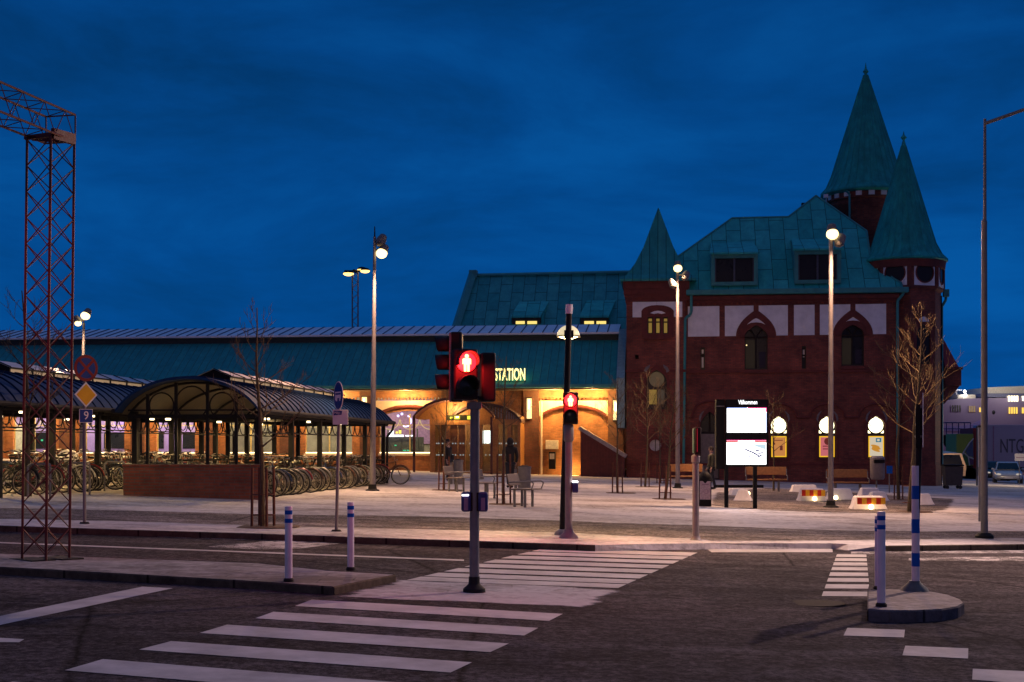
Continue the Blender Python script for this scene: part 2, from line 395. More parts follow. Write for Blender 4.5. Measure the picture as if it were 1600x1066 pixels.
E_WINDIM = emit('dim_window', (0.8, 0.5, 0.08), 0.24)
E_WINFAINT = emit('faint_window', (0.5, 0.36, 0.14), 0.018, (0.02, 0.02, 0.02), 0.6)
E_SCREEN = emit('screen_white', (1, 1, 1), 3.0)
E_RED = emit('red_signal', (1.0, 0.006, 0.012), 7)
E_REDMAN = emit('red_man', (1.0, 0.22, 0.07), 14)
E_REDDIM = emit('red_lens_edge', (1.0, 0.0, 0.03), 0.22)
E_GREENDIM = emit('green_edge', (0.0, 0.8, 0.35), 0.05)
E_LEDWHITE = emit('button_led', (1, 0.97, 0.95), 6)
E_HEADER = emit('header_text', (1, 1, 1), 1.6)
M_WHITEGLOSS = plain('white_gloss', (0.78, 0.78, 0.84), 0.4, var=0.06)
# ------------------------------------------------------------------ camera, world
cam = bpy.data.cameras.new('camera'); camo = bpy.data.objects.new('camera', cam); COL.objects.link(camo)
camo.location = (0, 0, CAMZ); camo.rotation_euler = (PI / 2, 0, 0)
cam.sensor_width = 36.0; cam.lens = F / 1600.0 * 36.0
cam.shift_y = (HY - 533.0) / 1600.0
cam.clip_start = 0.1; cam.clip_end = 6000
scene.camera = camo
scene.view_settings.view_transform = 'Standard'; scene.view_settings.look = 'None'
scene.view_settings.exposure = 0.0; scene.view_settings.gamma = 1.0
scene.cycles.use_denoising = True
scene.cycles.max_bounces = 6; scene.cycles.diffuse_bounces = 3; scene.cycles.glossy_bounces = 3
scene.cycles.transparent_max_bounces = 12
scene.cycles.sample_clamp_indirect = 4.0; scene.cycles.caustics_reflective = False; scene.cycles.caustics_refractive = False
try: scene.cycles.use_light_tree = True
except Exception: pass

w = bpy.data.worlds.new('World'); scene.world = w; w.use_nodes = True
nt = w.node_tree; bg = nt.nodes['Background']
sky = nd(nt, 'ShaderNodeTexSky', sky_type='NISHITA'); sky.sun_disc = False
sky.sun_elevation = R(-4.0); sky.sun_rotation = R(180); sky.air_density = 1.0; sky.ozone_density = 4.0
tc = nd(nt, 'ShaderNodeTexCoord'); sp = nd(nt, 'ShaderNodeSeparateXYZ'); nt.links.new(tc.outputs['Generated'], sp.inputs[0])
mp = nd(nt, 'ShaderNodeMapping'); mp.inputs['Scale'].default_value = (1.0, 1.0, 3.2); mp.inputs['Rotation'].default_value = (0.12, 0.1, 0.3)
nt.links.new(tc.outputs['Generated'], mp.inputs['Vector'])
cl = noise(nt, mp.outputs[0], 3.4, 8, 0.6); cl.inputs['Distortion'].default_value = 0.35
clr = ramp(nt, [(0.34, (0.8, 0.70, 0.68)), (0.5, (1.0, 1.0, 1.02)), (0.66, (1.6, 1.36, 1.3))]); nt.links.new(cl.outputs[0], clr.inputs[0])
# dusk: deep blue ahead, paler cloud lit by the afterglow and the town behind the viewer
el = ramp(nt, [(0.0, (0.001, 0.071, 0.285)), (0.14, (0.001, 0.065, 0.26)), (0.36, (0.001, 0.048, 0.195)), (0.75, (0.03, 0.125, 0.34))])
nt.links.new(sp.outputs[2], el.inputs[0])
yy = nd(nt, 'ShaderNodeMapRange'); yy.inputs[1].default_value = 0.35; yy.inputs[2].default_value = -0.75; nt.links.new(sp.outputs[1], yy.inputs[0])
back = mixc(nt, yy.outputs[0], el.outputs[0], (0.064, 0.060, 0.145))
clouds = mixc(nt, 1.0, back, clr.outputs[0], 'MULTIPLY')
sk = mixc(nt, 1.0, sky.outputs[0], (0.01, 0.03, 0.06), 'MULTIPLY')
nt.links.new(mixc(nt, 1.0, clouds, sk, 'ADD'), bg.inputs[0]); bg.inputs[1].default_value = 1.0

def lamp(name, loc, watts, col=(1, 0.72, 0.4), r=0.15, kind='POINT', rot=None, size=None, angle=None, blend=0.6):
    l = bpy.data.lights.new(name, kind); l.energy = watts; l.color = col
    if kind in ('POINT', 'SPOT'): l.shadow_soft_size = r
    if kind == 'AREA' and size: l.shape = 'RECTANGLE'; l.size, l.size_y = size
    if kind == 'SPOT': l.spot_size = angle or R(120); l.spot_blend = blend
    o = bpy.data.objects.new(name, l); COL.objects.link(o); o.location = loc
    if rot is not None: o.rotation_euler = rot
    return o

# ------------------------------------------------------------------ ground, road, square
g = MB()
xs = [-3000, -60, -30, 0, 30, 60, 3000]; ys = [-200, -20, 0, 20, 60, 140, 400, 3500]
g.add([(x, y, gz(x)) for y in ys for x in xs],
      [(j * 7 + i, j * 7 + i + 1, j * 7 + i + 8, j * 7 + i + 7) for j in range(7) for i in range(6)])
struct('road', g, M_ASPH)

def slab(name, pix, h, mat, kerbmat=None, kerbname='kerb', skip=(), down=0.14, extra=None, kw=0.16):
    pts = [p if isinstance(p, Vector) else G(p[0], p[1], h if len(p) < 3 else p[2]) for p in pix]
    m = MB().sheet(pts); n = len(pts)
    for i in range(n):
        a, b = pts[i], pts[(i + 1) % n]; d = Vector((0, 0, down + 0.05))
        m.add([a, b, b - d, a - d], [(0, 1, 2, 3)])
    o = struct(name, m, mat)
    if kerbmat:
        k = MB(); c = sum(pts, Vector()) / n
        for i in range(n):
            if i in skip: continue
            a, b = pts[i], pts[(i + 1) % n]
            t = (b - a); t.z = 0
            nrm = Vector((-t.y, t.x, 0)).normalized()
            if nrm.dot(c - a) > 0: nrm = -nrm
            o1 = nrm * 0.012; dz = Vector((0, 0, -0.012)); dd = Vector((0, 0, -0.22)); inn = -nrm * kw
            up = Vector((0, 0, 0.004))
            vs = [a + o1 + dz, b + o1 + dz, b + o1 + dd, a + o1 + dd, a + up, b + up, b + inn + up, a + inn + up]
            k.add(vs, [(0, 1, 2, 3), (0, 4, 5, 1)])
        struct(kerbname, k, kerbmat)
    return pts
PIXK = [(-260, 814), (0, 821.5), (200, 828), (400, 834), (600, 841), (800, 847.5), (930, 852), (1012, 850),
        (1100, 849), (1300, 849), (1325, 850), (1378, 853), (1600, 850.5), (1820, 848)]
plaza = slab('plaza', PIXK + [Vector((45, 24.5, gz(45) + 0.1)), Vector((59, 25, gz(59) + 0.1)), Vector((59, 135, gz(59) + 0.1)), Vector((-59, 135, gz(-59) + 0.1)), Vector((-59, 27, gz(-59) + 0.1))],
             0.1, M_SNOW, M_KERB, 'plaza_kerb', skip=(6, 7, 8, 9, 10, 14, 15, 16, 17, 18, 19), kw=0.0)
slab('median_island', [(-300, 851), (0, 865), (200, 872.5), (400, 880), (510, 891.5), (617, 898), (521, 917), (400, 908.5), (200, 897), (0, 886), (-300, 871)],
     0.085, M_MEDIAN, M_KERB, 'median_kerb', skip=(10,))
isl = [(1357, 922), (1372, 920.5), (1410, 921), (1450, 923.5), (1480, 929), (1500, 936.5), (1505, 942), (1495, 948), (1470, 952), (1430, 954), (1390, 954), (1357, 952)]
slab('traffic_island', isl, 0.115, M_MEDIAN, kerbmat('island_kerb', (0.10, 0.095, 0.105)), 'island_kerb')

rp_ = MB(); up_ = [G(x, y, 0.1) for x, y in ((930, 852), (1012, 850), (1100, 849), (1300, 849), (1325, 850), (1378, 853))]
dn_ = [G(x, y, h) for x, y, h in ((930, 852.02, 0.098), (1012, 859.5, 0.008), (1095, 858.5, 0.006), (1303, 857.5, 0.006), (1325, 860, 0.008), (1378, 853.02, 0.098))]
rp_.add(up_ + dn_, [(i, i + 1, i + 7, i + 6) for i in range(5)])
dw_ = [p - Vector((0, 0, 0.2)) for p in dn_]; rp_.add(dn_ + dw_, [(i, i + 1, i + 7, i + 6) for i in range(5)])
struct('dropped_kerb', rp_, M_SNOW)
def sheet(name, pix, h, mat, lift=0.004, grow=0.3, inset=0.35):
    pts = [p if isinstance(p, Vector) else G(p[0], p[1], h) for p in pix]
    pts = [p + Vector((0, 0, lift)) for p in pts]; n = len(pts)
    area = sum(pts[i].x * pts[(i + 1) % n].y - pts[(i + 1) % n].x * pts[i].y for i in range(n)); sg = 1 if area > 0 else -1
    def off(d):
        out = []
        for i in range(n):
            a, b, c = pts[i - 1], pts[i], pts[(i + 1) % n]
            e1 = Vector((b.x - a.x, b.y - a.y)).normalized(); e2 = Vector((c.x - b.x, c.y - b.y)).normalized()
            nn = Vector((e1.y + e2.y, -e1.x - e2.x)); nn = nn.normalized() if nn.length > 1e-4 else Vector((e1.y, -e1.x))
            out.append(Vector((b.x + nn.x * d * sg, b.y + nn.y * d * sg, 0)))
        for q in out: q.z = gz(q.x) + h + lift
        return out
    A, B = off(grow), off(-inset)
    m = MB().add(A + B, [(i, (i + 1) % n, n + (i + 1) % n, n + i) for i in range(n)] + [tuple(n + j for j in tri) for tri in tessellate_polygon([B])])
    o = struct(name, m, fade(mat.copy())); at = o.data.attributes.new('edge', 'FLOAT', 'POINT')
    for i in range(2 * n): at.data[i].value = 0.0 if i < n else 1.0
    return o
sheet('cycle_path', [(-200, 791), (0, 794), (200, 798), (400, 803.5), (700, 808), (900, 815), (1100, 822), (1300, 829), (1460, 831), (1700, 830), (1700, 841),
                     (1540, 841), (1460, 842), (1345, 844), (1298, 845), (1112, 845), (1088, 842), (950, 836), (800, 829.5), (600, 826), (400, 821), (200, 815), (0, 811), (-200, 808)], 0.1, M_PATH)
sheet('asphalt_patch', [(1112, 790), (1122, 770), (1200, 763), (1330, 770), (1420, 776), (1490, 780), (1476, 797), (1420, 803), (1300, 801), (1190, 797)], 0.1, M_PATH)
sheet('shelter_paving', [(-200, 772), (0, 770), (150, 771), (197, 772), (197, 762), (420, 765), (440, 775), (560, 762), (640, 752), (640, 742), (-200, 735)], 0.1,
      plain('gritty_paving', (0.3, 0.25, 0.2), 0.85, var=0.3, scale=5))
sheet('snow_pad', [(542, 931.5), (628, 907.5), (800, 914), (963, 922.5), (908, 949), (800, 944), (660, 938)], 0.0, M_PAD)

def stripes(name, lst, mat=M_PAINT, h=0.0):
    m = MB()
    for quad in lst:
        pts = [G(x, y, h) + Vector((0, 0, 0.005)) for x, y in quad]
        # real strips, subdivided by one edge so a strip never looks ruled
        m.sheet(pts)
    return struct(name, m, mat)
# near crossing : far-left, far-right, near-right, near-left
near = [((487, 937.8), (879.5, 960), (858, 971), (461, 947.8)), ((427.5, 956.8), (841, 982), (819, 994), (399, 967)),
        ((355, 977), (795, 1006.5), (766, 1020), (312, 990)), ((267.5, 1002.8), (737.5, 1036), (704, 1052), (217.5, 1016)),
        ((161, 1031), (668, 1071), (626, 1091), (101, 1048.5)), ((20, 1066), (580, 1115), (520, 1142), (-60, 1090))]
stripes('crosswalk_near', near)
fl, fr = (852, 857), (1091, 863.5); nl, nr = (637.5, 906.5), (967, 919)
def lerp(a, b, t): return (a[0] + (b[0] - a[0]) * t, a[1] + (b[1] - a[1]) * t)
ff = []
ys_far = [(857.5, 862), (863, 867), (868.8, 873), (875, 879.5), (881.5, 886.2), (888.3, 893.6), (895.5, 900.8), (901.8, 907)]
def side(a, b, y): t = (y - a[1]) / (b[1] - a[1]); return lerp(a, b, t)
for k in range(8):
    y0, y1 = ys_far[k]; s = (906.5 - 857) ; q0 = (y0 - 857) / s; q1 = (y1 - 857) / s
    L0, L1 = lerp(fl, nl, q0), lerp(fl, nl, q1); R0, R1 = lerp(fr, nr, (q0) * 1.0), lerp(fr, nr, q1)
    ff.append((L0, R0, R1, L1))
stripes('crosswalk_far', ff)
rr = []
yr = [(866.5, 870.5), (872.7, 877), (879.3, 884), (886.5, 891.5), (895, 900.5), (903.7, 909.5), (913.5, 920), (924.8, 932)]
for y0, y1 in yr:
    xl = lambda y: 1308 + (1284 - 1308) * (y - 866) / (932 - 866)
    xr = lambda y: 1353.5 + (1358.5 - 1353.5) * (y - 866) / (920 - 866) if y < 915 else 1356.5
    rr.append(((xl(y0), y0), (xr(y0), y0 + 0.5), (xr(y1), y1 + 0.5), (xl(y1), y1)))
stripes('crosswalk_right', rr)
stripes('crosswalk_blocks', [((1324, 982), (1414, 985), (1412.5, 997), (1318, 994)), ((1414.5, 1010), (1513, 1014), (1512.5, 1030), (1410, 1025)),
                             ((1520, 1046), (1625, 1051), (1630, 1072), (1519, 1063))])
stripes('stop_line', [((222.5, 917.5), (270, 920), (0, 977.5), (0, 963.5)), ((0, 963.5), (0, 977.5), (-120, 1003), (-120, 989)),
                      ((-80, 993), (38, 999.8), (30, 1004.5), (-80, 1004))])
stripes('lane_line', [((-200, 841), (0, 847.6), (0, 849.4), (-200, 842.8)), ((0, 847.6), (400, 862.7), (400, 864.6), (0, 849.4)), ((400, 862.7), (725, 875), (725, 877.2), (400, 864.6))])
stripes('entrance_line', [((1104, 858.2), (1301, 858.2), (1301, 863.4), (1112, 863.4))])
stripes('worn_arrow', [((324, 855), (372, 849.5), (496, 847.6), (530, 850), (470, 857.5), (400, 859)), ((372, 849.5), (430, 845.2), (505, 846.5), (496, 847.6))], M_WORN)
gs_ = stripes('gutter_snow', [((-200, 821), (0, 828), (0, 831.5), (-200, 824.5)), ((0, 828), (400, 841.5), (400, 844.5), (0, 831.5)), ((400, 841.5), (800, 853.5), (800, 857), (400, 844.5)),
                        ((1330, 862.5), (1600, 860.3), (1600, 864.5), (1330, 866)), ((1420, 872.5), (1600, 870), (1600, 877.5), (1420, 876))], M_WORN)
mh = MB(); c0 = G(1275, 943, 0.0)
mh.lathe([(0.0, 0.006), (0.31, 0.006), (0.31, 0.0)], c0, 26, cap=False)
struct('manhole_cover', mh, plain('cast_iron', (0.02, 0.016, 0.016), 0.9, scale=30, bmp=0.4, spec=0.1))
# ------------------------------------------------------------------ buildings
def empty_site(name, label, cat): return thing(name, label, cat, (OX, OY, 0), -TH)
def arch_px(xc, hw, yb, ys, ya, pw=1.8, n=8):
    """outline in picture units: base, straight sides to the spring, pointed (pw<2.2) or round head"""
    L = [(xc - hw, yb), (xc - hw, ys)]; rgt = []
    for i in range(1, n + 1):
        a = i / n
        k = (1 - a ** pw) if pw < 2.3 else math.sqrt(max(0, 1 - a * a))
        y = ys + (ya - ys) * a
        if i < n: L.append((xc - hw * k, y)); rgt.append((xc + hw * k, y))
        else: L.append((xc, ya))
    return L + rgt[::-1] + [(xc + hw, ys), (xc + hw, yb)]
def circ_px(xc, yc, r, n=20): return [(xc + r * math.cos(2 * PI * i / n), yc + r * math.sin(2 * PI * i / n)) for i in range(n)]
def rect_px(x0, y0, x1, y1): return [(x0, y1), (x0, y0), (x1, y0), (x1, y1)]
def holes(*l): return [PX(p) for p in l]
def shift(poly, du, dz): return [(u + du, z + dz) for u, z in poly]

ST = empty_site('brick_station_house', 'dark red brick station house with green copper roofs, white panels and conical spires', 'building')
u0, uR = FU(979), FU(1412, 0)
UB = FU(1072)          # left edge of the main front, right of the square tower
zE = FZ(1240, 458)     # eaves
# --- main front
A1 = arch_px(1181.4, 18, 578, 527, 508, 2.1); A2 = arch_px(1332.6, 17.8, 572, 524, 505, 2.1)
LW = [arch_px(xc, 13.5, 716, 664, 650) for xc in (1217, 1292.5, 1369.3)]
DOOR = arch_px(1109, 15, 752, 665, 643)
SL = [rect_px(1094.5, 543, 1101.5, 578), rect_px(1253, 541, 1259.5, 576)]
zb = -1.6
front = [(UB, zb), (UB, zE), (FU(1405), zE), (FU(1405), zb)]
m = MB().plate(front, holes(A1, A2, DOOR, *LW, *SL), 0.0, 0.38)
vd = 13.0
obj('wall', m, M_BRICK, ST)
m = MB()
uE = FU(1472, 2.0)
m.add([(uE, 2.0, zb), (uE, vd, zb), (uE, vd, zE), (uE, 2.0, zE)], [(0, 1, 2, 3)])
m.add([(u0, vd, zb), (uE, vd, zb), (uE, vd, zE), (u0, vd, zE)], [(0, 1, 2, 3)])
m.add([(u0, 0.5, zb), (u0, vd, zb), (u0, vd, zE), (u0, 0.5, zE)], [(0, 1, 2, 3)])
m.add([(UB, 0.42, zb), (FU(1405), 0.42, zb), (FU(1405), 0.42, zE), (UB, 0.42, zE)], [(0, 1, 2, 3)])
obj('rear_wall', m, plain('inner_dark_wall', (0.05, 0.035, 0.03), 0.9), ST)
# dark rooms right behind the window openings are closed by the sheet above; panes sit in front of it
def pane(poly, mat, v=0.30, name='pane', parent=ST): return obj(name, MB().plate(PX(poly, 0), (), v), mat, parent, flat=True)
def frame_bars(bars, v=0.22, w=0.09, name='window_frame', mat=None):
    m = MB()
    for (x0, y0, x1, y1) in bars:
        a, b = FP(x0, y0), FP(x1, y1)
        m.tube((a[0], v, a[1]), (b[0], v, b[1]), w / 2, n=4)
    return m
def window(poly, glass, bars=(), ring=1.6, name='window'):
    xc = sum(p[0] for p in poly) / len(poly); yc = sum(p[1] for p in poly) / len(poly)
    inner = [(xc + (x - xc) * (1 - 2 * ring / 36), yc + (y - yc) * (1 - 2 * ring / 60)) for x, y in poly]
    m = MB().plate(PX(poly), [PX(inner)], 0.16, 0.26)
    fb = frame_bars(bars); m.add(fb.v, fb.f)
    f = obj(name, m, M_FRAME, ST)
    pane(poly, glass, 0.28, parent=f); return f
for A, xc, yt, ysill in ((A1, 1181.4, 527, 578), (A2, 1332.6, 524, 572)):
    f = window(A, M_DARKGLASS, [(xc, yt, xc, ysill), (xc - 18, yt, xc + 18, yt), (xc, yt, xc - 10, yt - 14), (xc, yt, xc + 10, yt - 14)])
    pane(rect_px(xc - 16, yt + 4, xc - 1.5, ysill - 3), E_WINFAINT, 0.272, parent=f)
    cp = MB().plate(PX(rect_px(xc + 5, yt + 22, xc + 15, ysill - 4)), (), 0.275); obj('curtain', cp, plain('pale_blind', (0.035, 0.03, 0.05), 0.9), f, flat=True)
b_ = MB().ball((FP(1167, 539)[0], 0.262, FP(1167, 539)[1]), 0.04, 8, 6); obj('indoor_lamp', b_, emit('indoor_lamp', (1, 0.75, 0.35), 1.2), ST)
for s in SL:
    f = window(s, M_DARKGLASS, [(s[0][0], 555, s[2][0], 555)], ring=2)
    x0 = s[0][0]; pane(rect_px(x0 + 2.2, 546 if x0 < 1200 else 546, x0 + 5, 552 if x0 < 1200 else 558), M_WHITEGLOSS, 0.27, parent=f)
    if x0 < 1200: pane(rect_px(x0 + 2.2, 558, x0 + 5, 574), M_WHITEGLOSS, 0.27, parent=f)
for xc, P in zip((1217, 1292.5, 1369.3), LW):
    m = MB().plate(PX(P), [PX(circ_px(xc, 664.8, 12))] + [PX([(xc - 12.4, 677), (xc - 12.4, 671.5), (xc - 7.5, 677)]), PX([(xc + 7.5, 677), (xc + 12.4, 671.5), (xc + 12.4, 677)]),
        PX([(xc - 5.2, 652.6), (xc, 648.8 + 2.4), (xc + 5.2, 652.6)]), PX(rect_px(xc - 12, 681, xc + 12, 715.5))], 0.14, 0.26)
    f = obj('window', m, M_FRAME, ST, flat=True)
    pane(rect_px(xc - 13.4, 650, xc + 13.4, 679), E_WIN, 0.285, parent=f)
    obj('glazing_bars', frame_bars([(xc - 12, 660, xc - 6, 668), ], 0.24, 0.03), M_FRAME, f)
# carved light reveals and moulded arches round the lower windows
hood = MB()
for k, (xc, P) in enumerate(zip((1109, 1217, 1292.5, 1369.3), [DOOR] + LW)):
    ring = arch_px(xc, 18.5, 718 if k else 752, 666, 640 if k else 634, 1.9)
    hole_ = P
    obj('arch_surround', MB().plate(PX(ring), [PX(hole_)], -0.05, 0.0), M_TRIM, ST)
    for sgn in (-1, 1):
        c = [(xc + sgn * 17.3, 655), (xc + sgn * 15.6, 648), (xc + sgn * 11.5, 643.4), (xc + sgn * 8.5, 641.8), (xc + sgn * 12.6, 649), (xc + sgn * 14.2, 655), (xc + sgn * 14.4, 660)]
        obj('carved_spandrel', MB().plate(PX(c), (), -0.075, -0.05), plain('grey_stone', (0.2, 0.17, 0.17), 0.85), ST)
    pts = []
    for i in range(13):
        a = PI * i / 12
        pts.append((xc - 27.5 * math.cos(a), 652 - (21 if k else 25) * math.sin(a) ** 0.9))
    m3 = [Vector((FP(x, y)[0], -0.03, FP(x, y)[1])) for x, y in pts]; hood.path(m3, 0.075, 6)
for x0, x1 in ((1072, 1081.5), (1136.5, 1189.5), (1244.5, 1265), (1320, 1341.8), (1396.8, 1404)):
    a, b = FP(x0, 652), FP(x1, 652); hood.tube((a[0], -0.03, a[1]), (b[0], -0.03, b[1]), 0.075, n=6)
obj('hood_mould', hood, M_TRIM, ST)
# door
f = window(DOOR, M_DARKGLASS, [(1094, 676, 1124, 676), (1109, 676, 1109, 645)], name='door')
obj('door_leaf', MB().plate(PX(rect_px(1095.5, 678, 1122.5, 752)), (), 0.2, 0.28), plain('grey_door', (0.2, 0.165, 0.155), 0.6), f)
# upper arches
for xc, P, ya, ys_ in ((1181.4, A1, 484.5, 527), (1332.6, A2, 483.7, 524)):
    ring = arch_px(xc, 30, ys_, ys_ - 1, ya, 2.05)
    inner = arch_px(xc, 23, ys_, ys_ - 1, ya + 12, 2.1)
    obj('arch_surround', MB().plate(PX(ring), [PX(inner)], -0.09, 0.0), M_TRIM, ST)
    obj('arch_field', MB().plate(PX(inner), [PX([p for p in arch_px(xc, 18, ys_, ys_ - 1, ya + 24, 2.1)])], -0.05, 0.0), M_TRIM, ST)
    lens = [(xc - 15.5, ys_ - 19), (xc - 9, ys_ - 26), (xc, ys_ - 29.5), (xc + 9, ys_ - 26), (xc + 15.5, ys_ - 19), (xc + 8, ys_ - 22.3), (xc, ys_ - 23), (xc - 8, ys_ - 22.3)]
    obj('tympanum', MB().plate(PX(lens), (), -0.075, -0.04), M_WHITE, ST)
    a, b = FP(xc - 19, P[0][1]), FP(xc + 19, P[0][1])
    obj('window_sill', MB().b2((a[0], -0.12, a[1] - 0.18), (b[0], 0.15, a[1])), M_TRIM, ST)
# white panels
yT, yB = 479.0, 526.3
def yy_(x): return -(x - 1075) * 4.2 / 310       # the front comes a little nearer to the right
def wp(poly): obj('white_panel', MB().plate(PX([(x, y + yy_(x)) for x, y in poly]), (), -0.02, 0.0), M_WHITE, ST)
def archside(xc, ya, sgn, x_in):
    pts = []
    base = yB - ya
    for i in range(9):
        a = i / 8
        x = xc + sgn * 31.5 * (1 - a ** 2.05); y = yB - a * (base + 1)
        if abs(x - xc) >= abs(x_in - xc) - 0.01: pts.append((x, y))
    a = (1 - abs(x_in - xc) / 31.5) ** (1 / 2.05)
    pts.append((x_in, yB - a * (base + 1)))
    return pts
wp(rect_px(1074.8, yT, 1124, yB)); wp(rect_px(1240.5, yT, 1272.8, yB))
for xc, ya, xl, xr in ((1181.4, 486, 1132.6, 1231), (1332.6, 487, 1281, 1384.5)):
    left = archside(xc, ya, -1, xc - 4); wp([(xl, yB), (xl, yT), (xc - 4, yT)] + left[::-1])
    right = archside(xc, ya, 1, xc + 4); wp([(xr, yB), (xr, yT), (xc + 4, yT)] + right[::-1])
# cornice, string courses, plinth
def course(x0, x1, y0, y1, v, name='string_course', mat=M_TRIM):
    ua, ub = FU(x0), FU(x1); z0, z1 = FZ((x0 + x1) / 2, y1), FZ((x0 + x1) / 2, y0)
    return obj(name, MB().b2((ua, -v, z0), (ub, 0.0, z1)), mat, ST)
course(1072.5, 1404, 462, 468, 0.22, 'cornice'); course(1072.5, 1404, 468.3, 472, 0.12, 'cornice')
m = MB(); ua, ub = FU(1073), FU(1404); k = int((ub - ua) / 0.3)
for i in range(k):
    u = ua + 0.15 + i * 0.3; z = FZ(1240, 472.2); m.b2((u - 0.07, -0.1, z - 0.13), (u + 0.07, 0.0, z))
obj('dentils', m, M_TRIM, ST)
course(1072.5, 1404, 578.5, 582, 0.1); course(1072.5, 1404, 724, 727.5, 0.1)
obj('plinth', MB().b2((UB + 0.01, -0.06, zb), (FU(1095.5), 0.0, FZ(1240, 727.5))).b2((FU(1124.5), -0.06, zb), (FU(1404), 0, FZ(1240, 727.5))), M_BRICK, ST)
# gutter + downpipes
za = FZ(1240, 455.5)
obj('gutter', MB().b2((UB, -0.42, za - 0.16), (FU(1418), -0.02, za + 0.12)), M_COPPLAIN, ST, bevel=0.03)
def pipe(pts, r=0.075, name='downpipe'):
    m = MB().path([Vector((FP(x, y)[0], v, FP(x, y)[1])) for x, y, v in pts], r, 8); return obj(name, m, M_COPPLAIN, ST)
pipe([(1080, 458, -0.3), (1080, 488, -0.2), (1078, 493, -0.17), (1071.5, 497, -0.17), (1070.5, 500, -0.17), (1068, 724, -0.17)])
pipe([(1411, 452, -0.3), (1410, 460, -0.25), (1402, 470, -0.15), (1401.5, 480, -0.13), (1402, 600, -0.13), (1402, 745, -0.13)])
# --- main roof : a steep front plane, hips and a higher cross gable
v0r, v1r = -0.35, 3.6
def RP(x, y, va, za_, vb, zb_):
    """ray through (x,y) meets the plane that rises from (va,za_) to (vb,zb_)"""
    lo, hi = -3.0, 20.0
    for _ in range(50):
        mid = (lo + hi) / 2
        z = FZ(x, y, mid); zp = za_ + (mid - va) * (zb_ - za_) / (vb - va)
        if z > zp: lo = mid
        else: hi = mid
    return Vector((FU(x, lo), lo, FZ(x, y, lo)))
zr0 = FZ(1240, 455, v0r); zr1 = FZ(1240, 340, v1r)
rp = [RP(x, y, v0r, zr0, v1r, zr1) for x, y in ((978, 455), (1144, 341), (1232, 339), (1275, 306), (1354, 361), (1360, 403), (1397, 436), (1408, 442), (1410, 455))]
rp[0].z = rp[-1].z = zr0; VD = 12.6
bk = [Vector((p.x, VD - p.y, p.z)) for p in rp]
m = MB(); m.add(rp, tessellate_polygon([[Vector((p.x, p.z, 0)) for p in rp]])); m.add(bk, tessellate_polygon([[Vector((p.x, p.z, 0)) for p in bk]]))
n = len(rp)
m.add(rp + bk, [(i, i + 1, n + i + 1, n + i) for i in range(n - 1)])
ROOF = obj('roof', m, M_COPPER, ST, flat=True)
seam = MB()
for i in range(n - 1): seam.tube(rp[i], rp[i + 1], 0.06, n=6)
obj('ridge_cap', seam, M_COPPLAIN, ROOF)
m = MB().b2((rp[3].x - 0.75, 5.4, rp[3].z - 1.2), (rp[3].x - 0.45, 5.7, rp[3].z - 0.28)); obj('chimney', m, M_DARKMET, ROOF)
# dormers
for (x0, x1, y0, y1) in ((1111, 1184, 380, 447), (1241, 1314, 374, 444)):
    bl = RP(x0, y1, v0r, zr0, v1r, zr1); br = RP(x1, y1, v0r, zr0, v1r, zr1); vt = bl.y
    zt = FZ((x0 + x1) / 2, y0 + 15, vt); top = RP((x0 + x1) / 2, y0, v0r, zr0, v1r, zr1)
    ua, ub = bl.x, br.x; wi = ub - ua
    m = MB().plate([(ua, bl.z), (ua, zt), (ub, zt), (ub, bl.z)], [[(ua + 0.2, bl.z + 0.2), (ua + 0.2, zt - 0.3), (ub - 0.2, zt - 0.3), (ub - 0.2, bl.z + 0.2)]], vt - 0.12, vt + 0.15)
    m.add([(ua, vt, bl.z), (ua, vt, zt), (ua, top.y, top.z), (ub, vt, bl.z), (ub, vt, zt), (ub, top.y, top.z)], [(0, 1, 2), (3, 4, 5)])
    d = obj('dormer', m, M_COPPLAIN, ST, flat=True)
    rf = MB().add([(ua - 0.08, vt - 0.3, zt - 0.02), (ub + 0.08, vt - 0.3, zt - 0.02), (ub - 0.08, top.y, top.z + 0.05), (ua + 0.08, top.y, top.z + 0.05),
                   (ua - 0.08, vt - 0.3, zt - 0.12), (ub + 0.08, vt - 0.3, zt - 0.12), (ub - 0.08, top.y, top.z - 0.05), (ua + 0.08, top.y, top.z - 0.05)],
                  [(0, 1, 2, 3), (4, 5, 6, 7), (0, 1, 5, 4), (1, 2, 6, 5), (2, 3, 7, 6), (3, 0, 4, 7)])
    obj('dormer_roof', rf, M_COPPER, d, flat=True)
    um = (ua + ub) / 2
    wf = MB().b2((um - 0.05, vt - 0.02, bl.z + 0.2), (um + 0.05, vt + 0.06, zt - 0.3)).b2((ua + 0.2, vt - 0.02, bl.z + 0.2), (ua + 0.27, vt + 0.06, zt - 0.3)).b2((ub - 0.27, vt - 0.02, bl.z + 0.2), (ub - 0.2, vt + 0.06, zt - 0.3))
    obj('window_frame', wf, plain('slate_frame', (0.06, 0.07, 0.1), 0.5), d)
    obj('pane', MB().b2((ua + 0.19, vt + 0.08, bl.z + 0.19), (ub - 0.19, vt + 0.14, zt - 0.29)), M_DARKGLASS, d)
